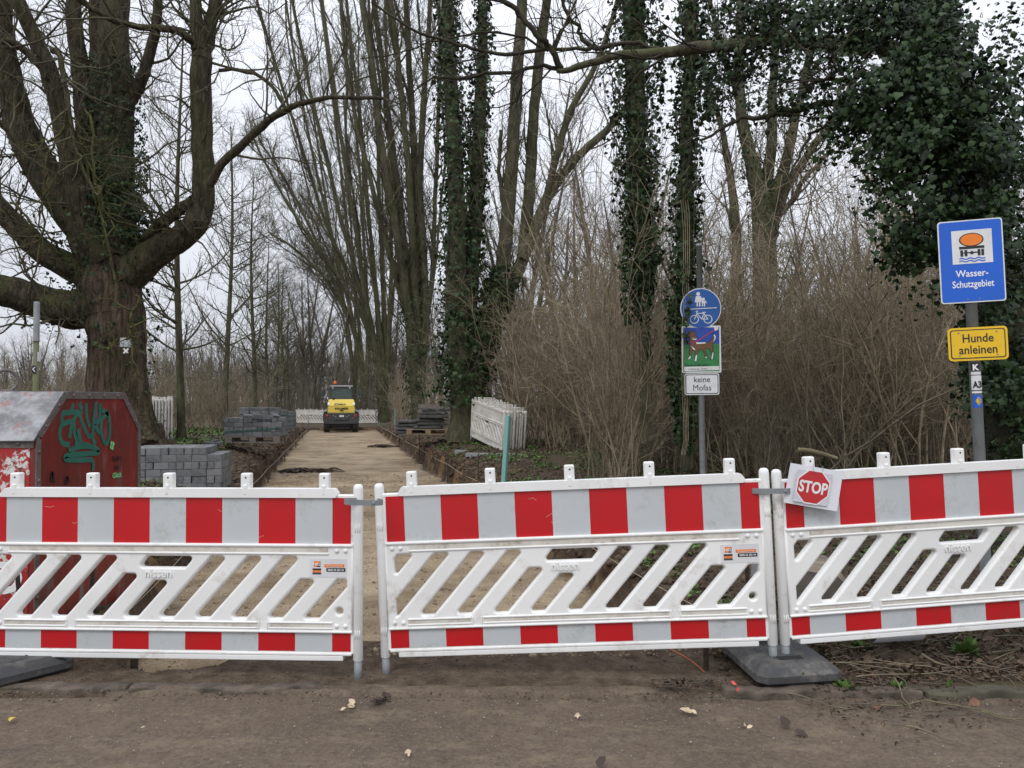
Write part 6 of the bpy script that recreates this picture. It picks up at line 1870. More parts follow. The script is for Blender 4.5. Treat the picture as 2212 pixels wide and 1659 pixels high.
t = tree_thing('avenue_tree', 'dark upright tree at the end of the young tree row', (x, 76, -0.2)); t.scale = (0.95,) * 3
me = wt[0]; share('trunk', me[0], t); share('crown', me[1], t)

def shrub(h, n, seed, spread=0.6, n2=9, n3=5):
    global RNG
    RNG = np.random.default_rng(seed)
    W = Tubes()
    a0 = RNG.random(n) * 2 * math.pi
    lean = spread * (0.15 + 0.85 * RNG.random(n))
    P = 12
    pos = np.stack([0.30 * RNG.normal(size=n), 0.30 * RNG.normal(size=n), np.full(n, -0.1)], -1)
    d = norm(np.stack([np.cos(a0) * lean, np.sin(a0) * lean, np.ones(n)], -1))
    hh = h * (0.5 + 0.6 * RNG.random(n))
    pts = np.empty((n, P, 3)); pts[:, 0] = pos
    bend = 0.028 * RNG.normal(size=(n, 3))
    for j in range(1, P):
        d = norm(d + 0.10 * RNG.normal(size=(n, 3)) + bend)
        pos = pos + d * (hh / (P - 1))[:, None]
        pts[:, j] = pos
    r = (0.010 + 0.018 * RNG.random(n) ** 1.6)[:, None] * np.linspace(1, 0.3, P)[None]
    W.add(pts, r, 5)
    a, ra = grow(pts, r, n2, h * 0.26, 0.55, 0.6, 7, 0.18, 0.07, 0.12, 1.0, 0.0058, taper_len=0.45)
    W.add(a, ra, 4)
    b_, rb = grow(a, ra, n3, h * 0.10, 0.9, 0.65, 5, 0.30, 0.03, 0.15, 1.0, 0.0042)
    W.add(b_, rb, 3)
    return W.mesh('stems')
sh = [shrub(5.0, 11, 41, 0.40), shrub(4.4, 13, 42, 0.55), shrub(5.8, 9, 43, 0.30), shrub(3.4, 14, 44, 0.7), shrub(4.8, 12, 45, 0.48)]
for k, me in enumerate(sh): set_mat(me, M['bark_shrub'] if k % 2 == 0 else M['bark_hazel'])
def zone(px, d):
    w = 'left of the middle sign post' if px < 1470 else 'between the two sign posts' if px < 2060 else 'right beside the blue sign'
    return w + (', front row' if d < 14 else ', second row' if d < 18 else ', back row')
def shrubs(spots, label, group, zones=False):
    base_label, base_group = label, group
    for k, (px, d, s) in enumerate(spots):
        if zones:
            label = base_label + ' ' + zone(px, d); group = base_group + ' ' + zone(px, d)
        x = at(px, 866, d).x
        t = thing('hazel_shrub', label, 'shrub', (x, d, gz(x, d)), rnd.uniform(0, 6.28), group)
        t.scale = (s, s, s * rnd.uniform(0.9, 1.1))
        share('stems', sh[(k * 3) % 5], t)
shrubs([(1345, 11.4, 0.95)], 'tall fan of thin light brown stems right of the white panel stack', None)
sp = []
for k in range(38):
    px = 1240 + (2160 - 1240) * (k + rnd.random()) / 38
    sp.append((px, rnd.uniform(10.5, 17.0) if px > 1300 else rnd.uniform(14.5, 18), rnd.uniform(0.45, 1.1)))
for k in range(40):
    sp.append((1100 + 1150 * (k + rnd.random()) / 40, rnd.uniform(17.5, 26), rnd.uniform(0.8, 1.15)))
for k in range(10):
    sp.append((1500 + 660 * (k + rnd.random()) / 10, rnd.uniform(11.5, 18), rnd.uniform(0.8, 1.1)))
shrubs(sp, 'leafless brown shrub in the thicket', 'thicket shrubs', True)
sp = [(px, d, s) for px, d, s in ((935, 24, 0.55), (955, 25, 0.6), (945, 27, 0.7), (870, 35, 0.75), (862, 38, 0.8), (880, 37, 0.7), (1068, 21, 0.7), (1085, 19.8, 0.75), (850, 48, 0.8), (842, 50, 0.9))]
shrubs(sp, 'brown brush between the trunks of the right tree row', 'brush between the tree row trunks')
sp = []
for k in range(34):
    sp.append((-20 + 640 * (k + rnd.random()) / 34, rnd.uniform(24, 40), rnd.uniform(0.55, 0.9)))
sp = [q for q in sp if not (-3.4 < at(q[0], 866, q[1]).x + SLOPE * q[1] < 3.6)]
shrubs(sp, 'brown brush on the far side of the left verge', 'brush beyond the left verge')

# thin upright saplings in the thicket
def sapling(h, seed):
    global RNG
    RNG = np.random.default_rng(seed)
    W = Tubes()
    P = 16
    for q in range(3):
        d = norm(np.array([0.22 * RNG.normal(), 0.22 * RNG.normal(), 1.0])); pos = np.array([0.15 * RNG.normal(), 0.15 * RNG.normal(), -0.1]); pts = [pos]
        for j in range(P - 1):
            d = norm(d + 0.07 * RNG.normal(size=3) + np.array([0, 0, 0.03])); pos = pos + d * h * (0.7 + 0.3 * (q == 0)) / (P - 1); pts.append(pos)
        pts = np.array(pts)[None]; r = (0.030 - 0.006 * q) * np.linspace(1, 0.2, P)[None]
        W.add(pts, r, 6)
        a, ra = grow(pts, r, 20, h * 0.2, 0.75, 0.45, 7, 0.2, 0.06, 0.12, 1.0, 0.005, taper_len=0.5)
        W.add(a, ra, 4)
        b_, rb = grow(a, ra, 5, h * 0.07, 0.8, 0.6, 5, 0.28, 0.05, 0.15, 1.0, 0.0035); W.add(b_, rb, 3)
        c_, rc = grow(b_, rb, 2, h * 0.035, 0.9, 0.7, 4, 0.3, 0.05, 0.15, 1.0, 0.003); W.add(c_, rc, 3)
    return W.mesh('stems')
sg = [sapling(6.5, 51), sapling(7.5, 52), sapling(5.5, 53)]
set_mat(sg[0], M['bark_shrub']); set_mat(sg[1], M['bark_hazel']); set_mat(sg[2], M['bark_shrub'])
for k in range(44):
    px = 1120 + 1050 * (k + rnd.random()) / 44
    d = rnd.uniform(10.0, 22) if px > 1290 else rnd.uniform(17.5, 24)
    x = at(px, 866, d).x
    t = thing('sapling', 'thin upright bare sapling in the thicket ' + zone(px, d), 'sapling', (x, d, gz(x, d)), rnd.uniform(0, 6.28), 'thicket saplings ' + zone(px, d))
    s = rnd.uniform(0.6, 1.1) * (0.75 if 1560 < px < 1900 else 1.0); t.scale = (s, s, s)
    share('stems', sg[k % 3], t)

# far woodland that reads as one mass
RNG = np.random.default_rng(77)
W = Tubes()
def mass(n, x0, x1, y0, y1, h, r):
    xs = x0 + (x1 - x0) * RNG.random(n); ys = y0 + (y1 - y0) * RNG.random(n)
    ok = ~((xs + SLOPE * ys > -3.5) & (xs + SLOPE * ys < 3.5) & (ys < 100))
    xs, ys = xs[ok], ys[ok]; n = len(xs)
    P = 6
    pos = np.stack([xs, ys, np.full(n, -0.2)], -1); pts = np.empty((n, P, 3)); pts[:, 0] = pos
    d = norm(np.stack([0.15 * RNG.normal(size=n), 0.15 * RNG.normal(size=n), np.ones(n)], -1)); hh = h * (0.5 + 0.6 * RNG.random(n))
    for j in range(1, P):
        d = norm(d + 0.06 * RNG.normal(size=(n, 3))); pos = pos + d * (hh / (P - 1))[:, None]; pts[:, j] = pos
    rr = (r * (0.5 + RNG.random(n)))[:, None] * np.linspace(1, 0.3, P)[None]
    W.add(pts, rr, 3)
    a, ra = grow(pts, rr, 7, h * 0.22, 0.6, 0.5, 3, 0.15, 0.1, 0.25, 1, r * 0.3); W.add(a, ra, 3)
    b_, rb = grow(a, ra, 1, h * 0.1, 0.6, 0.6, 3, 0.15, 0.1, 0.25, 1, r * 0.2); W.add(b_, rb, 3)
mass(700, -95, -14, 80, 130, 7.0, 0.06)
mass(800, -60, 15, 105, 170, 13, 0.08)
mass(260, -48, -20, 96, 125, 9, 0.06)
mass(600, 0, 75, 40, 75, 8.0, 0.06)
mass(600, -60, -9, 42, 75, 3.0, 0.025)
tag(mesh_obj('far_woodland', W.mesh('far_woodland'), M['bark_far']), 'far mass of bare grey-brown trees and brush behind everything', 'woodland', None, 'stuff')

# ------------------------------------------------------------------ things lying about
RNG = np.random.default_rng(5)
rnd = random.Random(12)
# sawn log behind the right barrier
lp = at(1748, 1215, 4.95)
t = thing('sawn_log', 'short thick sawn log with its grey cut face to the camera behind the right barrier', 'log', (lp.x, 4.85, gz(lp.x, 4.85) + 0.17), rad(-18))
bm = bmesh.new()
n = 28
rings = []
for y, s in ((0.0, 0.97), (0.02, 1.0), (0.3, 1.02), (0.62, 0.98)):
    rings.append([bm.verts.new((0.205 * s * (1 + 0.06 * math.sin(3 * a) + 0.025 * math.sin(7 * a + 1)) * math.cos(a), y, 0.185 * s * (1 + 0.06 * math.sin(3 * a) + 0.025 * math.sin(7 * a + 1)) * math.sin(a))) for a in [2 * math.pi * k / n for k in range(n)]])
for A, B in zip(rings[:-1], rings[1:]):
    for k in range(n): bm.faces.new((A[k], A[(k + 1) % n], B[(k + 1) % n], B[k]))
bm.faces.new(rings[-1])
bmesh.ops.recalc_face_normals(bm, faces=bm.faces[:])
M['log_bark'] = bark('log_bark', (0.16, 0.13, 0.10), (0.34, 0.29, 0.23), (0.1, 0.1, 0.05), 0.2, 1.0, 14.0, 0.8)
obj('bark_side', bm, M['log_bark'], t, True)
bm = bmesh.new(); bm.faces.new([bm.verts.new((v_[0], -0.001, v_[1])) for v_ in [(0.197 * (1 + 0.06 * math.sin(3 * a) + 0.025 * math.sin(7 * a + 1)) * math.cos(a), 0.178 * (1 + 0.06 * math.sin(3 * a) + 0.025 * math.sin(7 * a + 1)) * math.sin(a)) for a in [2 * math.pi * k / n for k in range(n)]]])
bmesh.ops.recalc_face_normals(bm, faces=bm.faces[:])
M['cut_face'] = simple('cut_face', (0.15, 0.135, 0.115), 0.85, var=0.3, vscale=9, bmp=0.5, bscale=25)
obj('cut_face', bm, M['cut_face'], t)
# fallen branch on the verge
p, r = limb([(1722, 972, 5), (1745, 974, 6), (1775, 981, 5.5), (1808, 990, 3.5)], 9.0, 14)
o = mesh_obj('fallen_branch', Tubes().add(p, r, 9).mesh('fallen_branch'), M['bark_shrub']); tag(o, 'pale fallen branch lying on the leaf litter behind the STOP sheet', 'branch')
p, r = limb([(640, 1044, 0), (0, 0, 0)], 9.0, 4)
p_, q_ = at(985, 962, 15.0), at(960, 976, 14.6)
o = mesh_obj('plank_strip', Tubes().add(np.array([(p_.x, p_.y, gz(p_.x, p_.y) + 0.03), (q_.x, q_.y, gz(q_.x, q_.y) + 0.03), (q_.x - 0.25, q_.y - 0.2, gz(q_.x, q_.y) + 0.05)]), np.array([0.02, 0.02, 0.015]), 5).mesh('plank_strip'), M['wood']); tag(o, 'thin pale wood strip lying on the right bank before the panel stack', 'wood strip')
# curled paper sheet under the right barrier
pp = at(1900, 1388, 4.45)
t = thing('curled_sheet', 'curled white printed sheet lying under the right barrier', 'paper', (pp.x - 0.05, pp.y, gz(pp.x, pp.y) + 0.005), rad(8))
bm = bmesh.new(); nn = 14
A = [bm.verts.new((0.0 + 0.02 * math.sin(a), 0.075 * math.cos(a), 0.080 + 0.075 * math.sin(a))) for a in np.linspace(-0.5, 4.4, nn)]
B = [bm.verts.new((0.30, 0.070 * math.cos(a), 0.078 + 0.070 * math.sin(a))) for a in np.linspace(-0.6, 4.2, nn)]
for k in range(nn - 1): bm.faces.new((A[k], A[k + 1], B[k + 1], B[k]))
obj('sheet', bm, M['paper'], t, True)
bm = bmesh.new()
for k in range(4): bx(bm, (0.13 + 0.01 * (k % 2), -0.0745 - 0.0015, 0.112 - 0.014 * k), (0.12 - 0.02 * k, 0.001, 0.004), Matrix.Rotation(rad(-8), 3, 'X'))
obj('print_lines', bm, M['loader_grey'], t)
# dark root clumps on the sand
def clump(label, px, py, L, seed):
    RN = np.random.default_rng(seed)
    c = at(px, py, 1)
    d = 1.77 * F / (py - 866.0); c = at(px, py, d)
    z = gz(c.x, d)
    t = thing('root_clump', label, 'root clump', (c.x, d, z + 0.02), 0.1)
    T = Tubes()
    for k in range(26):
        x = RN.uniform(-L / 2, L / 2); q = np.array([(x, RN.normal() * 0.12, 0.0), (x + RN.uniform(0.1, 0.3), RN.normal() * 0.15, RN.uniform(0.02, 0.09)), (x + RN.uniform(0.3, 0.6), RN.normal() * 0.18, 0.0)])
        T.add(smooth_path(q, 7), np.linspace(0.026, 0.008, 7) * RN.uniform(0.5, 1.4), 5)
    mesh_obj('roots', T.mesh('roots'), M['iron'], t)
clump('dark root clump on the sand near the right bank', 838, 968, 1.5, 2)
clump('dark root clump on the sand behind the left barrier', 655, 1020, 1.2, 3)
# bricks behind the middle barrier's right end
for k in range(2):
    o = share('old_brick', PAVER, None, (at(1640, 1230, 5.6).x + 0.05 * k, 5.6 + 0.1 * k, gz(1.8, 5.6) + 0.06 + 0.09 * k), (0, 0.2 * k, 0.7 + 0.3 * k)); tag(o, 'grey stone in the litter behind the right end of the middle barrier', 'stone', 'stones behind the middle barrier')
    
# small fallen leaves and seed husks on the road
def road_pt(px, py):
    d = EYE * F / (py - 866.0)
    p = at(px, py, d); return Vector((p.x, d, 0.006))
M['husk'] = simple('husk', (0.50, 0.40, 0.27), 0.7, var=0.2)
M['leaf_yellow'] = simple('leaf_yellow', (0.50, 0.38, 0.06), 0.6, var=0.25, vscale=30)
M['leaf_dark'] = simple('leaf_dark', (0.045, 0.03, 0.022), 0.8)
M['leaf_red'] = simple('leaf_red', (0.16, 0.080, 0.048), 0.75, var=0.3, vscale=30)
def small_leaf(name, label, cat_, px, py, size, mm, n=1, group=None):
    c = road_pt(px, py)
    z0 = max(gz(c.x, c.y) if c.y > 3.95 else 0.0, 0.0) + 0.008
    cs = np.array([(c.x + RNG.normal() * 0.012 * (n > 1), c.y + RNG.normal() * 0.02 * (n > 1), z0 + 0.003 * k) for k in range(n)])
    nr = np.tile([0, -0.25, 1.0], (n, 1)) + 0.35 * RNG.normal(size=(n, 3)); tp = RNG.normal(size=(n, 3)); tp[:, 2] *= 0.2
    me = leaf_mesh(name, cs, nr, tp, size * 0.78 * (0.7 + 0.5 * RNG.random(n)), CURL_T, c)
    o = mesh_obj(name, me, M[mm]); o.location = c
    tag(o, label, cat_, group)
small_leaf('fallen_leaf', 'single yellow leaf on the road at the lower left', 'leaf', 30, 1546, 0.075, 'leaf_yellow')
small_leaf('seed_husk', 'pair of pale seed husks on the road below the gap between the barriers', 'seed husk', 768, 1518, 0.055, 'husk', 4)
small_leaf('seed_husk', 'small pale husk left of the husk pair on the road', 'seed husk', 733, 1528, 0.035, 'husk', 2)
small_leaf('seed_husk', 'pale husk on the road below the middle barrier', 'seed husk', 1253, 1540, 0.045, 'husk', 2)
small_leaf('seed_husk', 'clump of pale husks on the road below the right end of the middle barrier', 'seed husk', 1494, 1534, 0.055, 'husk', 5)
small_leaf('seed_husk', 'pale husk on the road left of the dark leaf at the right', 'seed husk', 1610, 1567, 0.04, 'husk', 3)
small_leaf('seed_husk', 'pale husk on the road near the bottom edge, left of the middle', 'seed husk', 880, 1625, 0.04, 'husk', 2)
small_leaf('seed_husk', 'tiny pale husk on the road below the left barrier', 'seed husk', 302, 1570, 0.035, 'husk', 1)
small_leaf('fallen_leaf', 'dark crumpled leaf on the road below the gap between the barriers', 'leaf', 828, 1506, 0.09, 'leaf_dark', 3)
small_leaf('fallen_leaf', 'dark crumpled leaf on the road at the lower right', 'leaf', 1712, 1572, 0.075, 'leaf_dark', 2)
small_leaf('fallen_leaf', 'dark leaf at the bottom edge below the middle barrier', 'leaf', 1290, 1652, 0.07, 'leaf_dark', 1)
for k, (px, py) in enumerate(((1890, 1472), (1853, 1430), (1790, 1452), (2012, 1408), (1905, 1520), (2115, 1510), (1860, 1524))):
    small_leaf('fallen_leaf', 'reddish brown dead leaf on the litter under the right barrier', 'leaf', px, py, 0.085, 'leaf_red', 1, 'red-brown leaves under the right barrier')
# twigs on the verge at the right
tw_pts = [((1760, 1445), (2000, 1455), 0.006), ((1850, 1480), (2060, 1462), 0.006), ((1990, 1432), (2090, 1468), 0.008), ((1880, 1400), (2010, 1408), 0.005), ((1700, 1500), (1830, 1530), 0.005), ((1930, 1480), (1970, 1535), 0.006), ((2000, 1510), (2210, 1560), 0.006), ((1960, 1570), (2080, 1605), 0.005), ((1900, 1525), (2000, 1515), 0.005), ((2060, 1400), (2110, 1370), 0.007), ((1820, 1410), (1870, 1450), 0.004), ((2120, 1540), (2212, 1556), 0.005)]
for k, (a, c, r) in enumerate(tw_pts):
    A, C = road_pt(*a), road_pt(*c)
    pts = []
    for i in range(8):
        q = A.lerp(C, i / 7); q.z = max((gz(q.x, q.y) if q.y > 3.9 else 0.0), 0.035 if q.y > 3.82 else 0.0) + 0.010 + 0.010 * math.sin(0.45 * i + k) ** 2
        q.y += 0.012 * math.sin(0.42 * i + 2 * k)
        pts.append(q[:])
    me = Tubes().add(np.array(pts), np.linspace(r, r * 0.5, 8) * 0.85, 5).mesh('fallen_twig')
    o = mesh_obj('fallen_twig', me, M['bark_hazel']); tag(o, 'thin brown twig lying on the verge at the lower right', 'twig', 'twigs on the right verge')
# weeds along the kerb
for k, (px, py, s) in enumerate(((1735, 1482, 1.0), (1826, 1492, 0.8), (1945, 1490, 0.7), (2050, 1486, 0.5), (1600, 1255, 1.3), (2090, 1425, 1.0), (2000, 1380, 0.9), (1860, 1415, 0.7))):
    c = road_pt(px, py)
    if k == 4: c = at(1600, 1258, 5.3)
    z = gz(c.x, c.y) if c.y > 3.95 else 0.0
    n = 26
    a = RNG.random(n) * 6.28; el = 0.3 + 0.9 * RNG.random(n)
    d = np.stack([np.cos(a) * np.cos(el), np.sin(a) * np.cos(el), np.sin(el)], -1)
    cs = d * 0.02 * s
    me = leaf_mesh('weed', cs, norm(np.cross(d, np.cross(d, [0, 0, 1.0])) * -1 + 0.3 * RNG.normal(size=(n, 3))), d, s * (0.05 + 0.05 * RNG.random(n)), OVAL_T)
    o = mesh_obj('weed', me, M['weed']); o.location = (c.x, c.y, z)
    tag(o, 'small green weed at the kerb or verge near the right barrier', 'weed', 'weeds near the right barrier')
c = at(305, 1305, 5.3)
n = 60; cs = np.array([(RNG.normal() * 0.07, RNG.normal() * 0.07, abs(RNG.normal()) * 0.05) for _ in range(n)])
me = leaf_mesh('flowering_weed', cs, RNG.normal(size=(n, 3)) + np.array([0, -0.4, 1.0]), RNG.normal(size=(n, 3)), 0.03 + 0.02 * RNG.random(n), OVAL_T)
o = mesh_obj('leaves', me, M['weed'])
fw = thing('flowering_weed', 'small weed with pink-red leaves at the foot of the container', 'weed', (c.x, 5.3, gz(c.x, 5.3))); o.parent = fw
M['pink'] = simple('pink', (0.45, 0.10, 0.10), 0.7)
me = leaf_mesh('red_leaves', np.array([(RNG.normal() * 0.06, RNG.normal() * 0.06, 0.06 + abs(RNG.normal()) * 0.04) for _ in range(26)]), RNG.normal(size=(26, 3)) + np.array([0, -0.6, 0.6]), RNG.normal(size=(26, 3)), np.full(26, 0.035), OVAL_T)
mesh_obj('red_leaves', me, M['pink'], fw)
# paint mark on the kerb
bm = bmesh.new(); bx(bm, (0, 0.01, -0.0085), (0.016, 0.05, 0.002)); bx(bm, (0.006, -0.0445, -0.03), (0.014, 0.002, 0.035))
M['pink_paint'] = simple('pink_paint', (0.75, 0.10, 0.09), 0.7, var=0.3, vscale=60)
pm = obj('paint_mark', bm, M['pink_paint'], kerb); pm.location = (at(1583, 1478, 3.9).x, kerb_y(1.1), 0.0525)

# ------------------------------------------------------------------ litter, ground plants, clods, pebbles: nobody could count these
def scatter(n, f):
    out = []
    while sum(len(o) for o in out) < n:
        x, y = f(n)
        out.append(np.stack([x, y], -1))
    return np.concatenate(out)[:n]
def right_verge(n):
    y = 4.05 + (22 - 4.05) * RNG.random(n) ** 1.5
    s = T_R + 0.12 + (9.5 - T_R) * RNG.random(n) ** 1.15
    x = s - SLOPE * y
    ok = (x < 0.75 * y + 0.4) & (y > kerb_y(x) + 0.05)
    ok &= (vnoise(x * 1.1, y * 1.1, 9) > 0.22)
    return x[ok], y[ok]
def put(n, f, size, tmpl, flat=0.45, lift=0.012):
    xy = scatter(n, f)
    z = terrain(xy[:, 0], xy[:, 1])[0] + lift
    C = np.stack([xy[:, 0], xy[:, 1], z], -1)
    nr = np.array([0, 0, 1.0]) + flat * RNG.normal(size=(n, 3))
    tp = RNG.normal(size=(n, 3)); tp[:, 2] *= 0.4
    sz_ = size * (0.5 + 0.9 * RNG.random(n)) * (0.85 + 0.03 * xy[:, 1])
    return C, nr, tp, sz_
tag(mesh_obj('leaf_litter', leaf_mesh('leaf_litter', *put(16000, right_verge, 0.032, CURL_T, 0.7), CURL_T), M['litter']), 'brown dead leaves covering the right verge', 'leaf litter', None, 'stuff')
def green_right(n):
    x, y = right_verge(n)
    ok = vnoise(x * 0.9 + 5, y * 0.9, 19) * 0.7 + 0.3 * vnoise(x * 4, y * 4, 20) > np.where(y < 6.5, 0.66, 0.40)
    return x[ok], y[ok]
C, nr, tp, sz_ = put(12000, green_right, 0.044, OVAL_T, 0.5, 0.03)
tp[:, 2] = np.abs(tp[:, 2]) + 0.3
tag(mesh_obj('ground_plants', leaf_mesh('ground_plants', C, nr, tp, sz_, OVAL_T), M['weed']), 'low green ground plants on the right verge', 'ground plants', None, 'stuff')
def left_verge(n):
    y = 8 + 32 * RNG.random(n) ** 1.6
    s = T_L - 0.75 - 5 * RNG.random(n)
    x = s - SLOPE * y
    ok = vnoise(x * 0.8, y * 0.8, 29) > 0.42
    return x[ok], y[ok]
C, nr, tp, sz_ = put(7000, left_verge, 0.06, OVAL_T, 0.6, 0.03)
tp[:, 2] = np.abs(tp[:, 2]) + 0.5
tag(mesh_obj('verge_grass', leaf_mesh('verge_grass', C, nr, tp, sz_, OVAL_T), M['weed']), 'short green growth on the left verge around the pallets', 'grass', None, 'stuff')
tag(mesh_obj('verge_litter', leaf_mesh('verge_litter', *put(4000, left_verge, 0.06, CURL_T, 0.6), CURL_T), M['litter']), 'brown dead leaves on the left verge', 'leaf litter', None, 'stuff')
def near_verge(n):
    y = 3.93 + 1.9 * RNG.random(n) ** 1.3; x = 1.15 + 3.0 * RNG.random(n)
    ok = ~((np.abs(x - 1.43) < 0.27) & (y < 4.72)) & (vnoise(x * 2.3, y * 2.3, 65) > 0.2)
    return x[ok], y[ok]
C, nr, tp, sz_ = put(6500, near_verge, 0.034, CURL_T, 0.65, 0.010)
tag(mesh_obj('near_litter', leaf_mesh('near_litter', C, nr, tp, sz_ * (0.4 + 0.9 * RNG.random(len(sz_)) ** 2), CURL_T), M['litter']), 'brown leaf litter right behind and under the right barrier', 'leaf litter', None, 'stuff')
xy = scatter(300, near_verge); n = len(xy); a = RNG.normal(size=n) * 0.55; Ln = 0.08 + 0.40 * RNG.random(n) ** 1.8
pts = np.stack([xy[:, 0], xy[:, 1], np.zeros(n)], -1)[:, None, :] + np.stack([np.cos(a), np.sin(a), 0 * a], -1)[:, None, :] * (np.linspace(0, 1, 4)[None, :, None] * Ln[:, None, None]) + 0.006 * RNG.normal(size=(n, 4, 3))
pts[..., 2] = terrain(pts[..., 0].ravel(), pts[..., 1].ravel())[0].reshape(n, 4) + 0.014 + 0.016 * RNG.random((n, 1))
tag(mesh_obj('near_sticks', Tubes().add(pts, np.full((n, 4), 0.0026) * (0.4 + 1.0 * RNG.random((n, 1))), 4).mesh('near_sticks'), M['bark_hazel']), 'small pale sticks on the litter by the right barrier', 'sticks', None, 'stuff')
# bits of litter swept over the kerb onto the road edge
def edge_(n):
    x = 0.7 + 2.6 * RNG.random(n); y = 3.97 - 0.5 * np.abs(RNG.normal(size=n)) * np.clip((x - 0.6) / 1.4, 0.15, 1)
    ok = (y > 3.2) & (vnoise(x * 3, y * 3, 55) > 0.35)
    return x[ok], y[ok]
xy = scatter(1500, edge_)
n = len(xy)
C = np.stack([xy[:, 0], xy[:, 1], np.where(xy[:, 1] > kerb_y(xy[:, 0]) - 0.05, 0.034, 0.004)], -1)
tag(mesh_obj('edge_litter', leaf_mesh('edge_litter', C, np.array([0, 0, 1.0]) + 0.5 * RNG.normal(size=(n, 3)), RNG.normal(size=(n, 3)) * np.array([1, 1, 0.3]), 0.006 + 0.022 * RNG.random(n) ** 2.5, CURL_T), M['litter']), 'crumbled leaves along the kerb at the right road edge', 'leaf litter', None, 'stuff')
xy = scatter(130, edge_); n = len(xy); a = RNG.normal(size=n) * 0.5; Ln = 0.05 + 0.22 * RNG.random(n) ** 2
pts = np.stack([xy[:, 0], xy[:, 1], np.where(xy[:, 1] > kerb_y(xy[:, 0]) - 0.05, 0.037, 0.006)], -1)[:, None, :] + np.stack([np.cos(a), np.sin(a), 0 * a], -1)[:, None, :] * (np.linspace(0, 1, 4)[None, :, None] * Ln[:, None, None]) + 0.004 * RNG.normal(size=(n, 4, 3))
tag(mesh_obj('edge_sticks', Tubes().add(pts, np.full((n, 4), 0.0018) * (0.5 + RNG.random((n, 1))), 3).mesh('edge_sticks'), M['bark_far']), 'thin bits of twig along the kerb at the right', 'sticks', None, 'stuff')
# sticks
xy = scatter(1300, right_verge); z = terrain(xy[:, 0], xy[:, 1])[0]
n = len(xy); a = RNG.random(n) * 6.28; Ln = 0.08 + 0.35 * RNG.random(n) ** 2
P0 = np.stack([xy[:, 0], xy[:, 1], z + 0.012], -1); d = np.stack([np.cos(a), np.sin(a), 0.12 * RNG.normal(size=n)], -1)
pts = P0[:, None, :] + d[:, None, :] * (np.linspace(0, 1, 4)[None, :, None] * Ln[:, None, None]) + 0.012 * RNG.normal(size=(n, 4, 3))
pts[..., 2] = terrain(pts[..., 0].ravel(), pts[..., 1].ravel())[0].reshape(n, 4) + 0.012 + 0.02 * RNG.random((n, 4))
tag(mesh_obj('stick_litter', Tubes().add(pts, np.tile(np.array([0.004, 0.0038, 0.003, 0.002]), (n, 1)) * (0.35 + 0.6 * RNG.random((n, 1))), 4).mesh('stick_litter'), M['bark_far']), 'scattered small sticks on the right verge', 'sticks', None, 'stuff')
# clods on the banks and the berm, gravel on the trench floor, grit on the road
def banks(n):
    y = 4.2 + 38 * RNG.random(n) ** 2.2
    left = RNG.random(n) < 0.5
    left = left | (y < 6.0)
    s = np.where(left, T_L + 0.05 - 0.55 * np.abs(RNG.normal(size=n)), T_R - 0.05 + 0.35 * np.abs(RNG.normal(size=n)))
    x = s - SLOPE * y; ok = (y > 4.9) | (x > -2.2)
    return x[ok], y[ok]
C, nr, tp, sz_ = put(6000, banks, 0.030, CLOD_T, 0.8, 0.004)
tag(mesh_obj('soil_clods', leaf_mesh('soil_clods', C, nr, tp, sz_ * (0.6 + RNG.random(len(sz_)) ** 3 * 1.6), CLOD_T), M['clod']), 'crumbled dark soil clods along the trench banks', 'soil', None, 'stuff')
def heap(n):
    y = 5.0 + 5 * RNG.random(n); s = T_L - 0.05 - 0.9 * RNG.random(n)
    x = s - SLOPE * y
    ok = (x > -2.8) | (y > 6.2)
    return x[ok], y[ok]
C, nr, tp, sz_ = put(1500, heap, 0.045, CLOD_T, 0.9, 0.01)
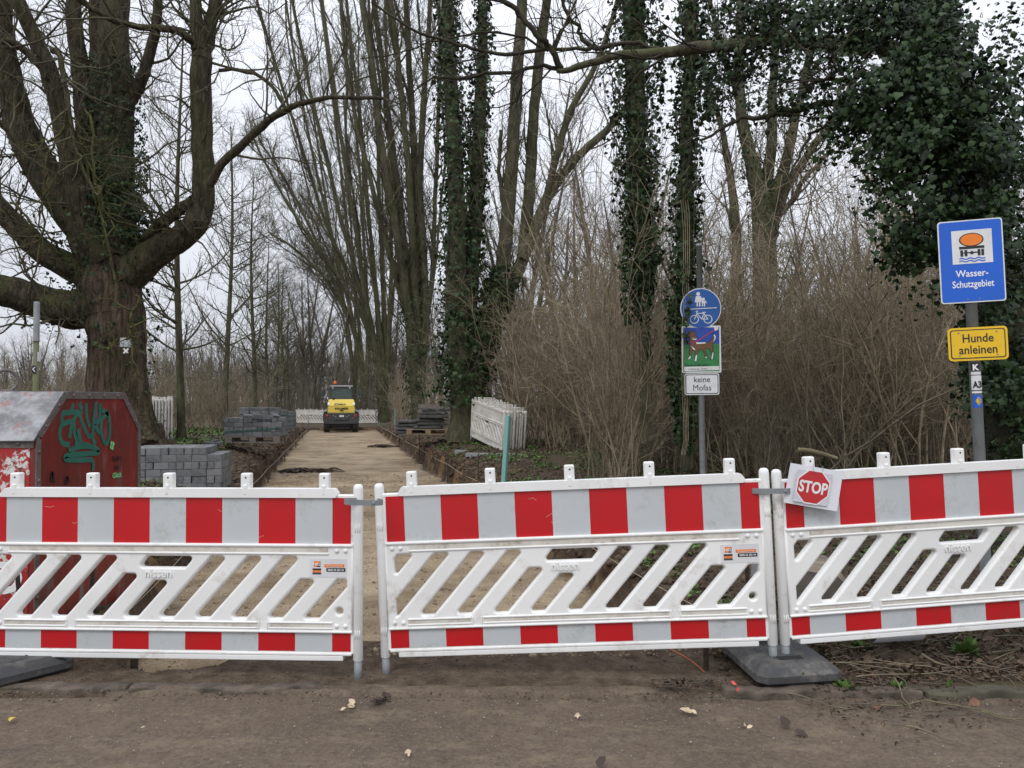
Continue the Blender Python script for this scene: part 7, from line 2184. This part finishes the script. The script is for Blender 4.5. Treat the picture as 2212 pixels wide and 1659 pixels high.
tag(mesh_obj('soil_heap', leaf_mesh('soil_heap', C, nr, tp, sz_ * (0.4 + RNG.random(len(sz_))), CLOD_T), M['clod']), 'dark lumpy soil heaped on the left bank near the container', 'soil', None, 'stuff')
def berm(n):
    x = -3.2 + 4.4 * RNG.random(n); y = 3.75 + 0.95 * RNG.random(n)
    return x, y
C, nr, tp, sz_ = put(4200, berm, 0.0062, CLOD_T, 0.8, 0.0)
C[:, 2] = np.where(C[:, 1] < 3.93, 0.006, C[:, 2])
M['crumb'] = leafmat('crumb', (0.060, 0.045, 0.032), (0.150, 0.116, 0.084), rough=0.95)
sz_ = sz_ * (0.35 + 1.5 * RNG.random(len(sz_)) ** 4)
tag(mesh_obj('berm_crumbs', leaf_mesh('berm_crumbs', C, nr, tp, sz_, CLOD_T), M['crumb']), 'crumbs of soil on the dirt strip under the barriers', 'soil', None, 'stuff')
def floor_(n):
    y = 4.4 + 14 * RNG.random(n) ** 1.7
    s = T_L + 0.1 + (T_R - T_L - 0.2) * RNG.random(n)
    return s - SLOPE * y, y
C, nr, tp, sz_ = put(6500, floor_, 0.013, CLOD_T, 0.8, 0.0)
M['gravel'] = leafmat('gravel', (0.12, 0.086, 0.055), (0.34, 0.26, 0.175), rough=0.95)
tag(mesh_obj('floor_gravel', leaf_mesh('floor_gravel', C, nr, tp, sz_ * (0.5 + RNG.random(len(sz_)) ** 3 * 1.5), CLOD_T), M['gravel']), 'sandy gravel on the floor of the dug-out path', 'gravel', None, 'stuff')
n = 1600
x = -2.6 + 5.4 * RNG.random(n); y = 2.5 + 1.4 * RNG.random(n) ** 0.7
C = np.stack([x, y, np.full(n, 0.004)], -1)
tag(mesh_obj('road_grit', leaf_mesh('road_grit', C, np.tile([0, 0, 1.0], (n, 1)) + 0.5 * RNG.normal(size=(n, 3)), RNG.normal(size=(n, 3)), 0.0022 + 0.004 * RNG.random(n) ** 3, CLOD_T), M['stone_bits']), 'fine grit and pebbles on the muddy road', 'grit', None, 'stuff')
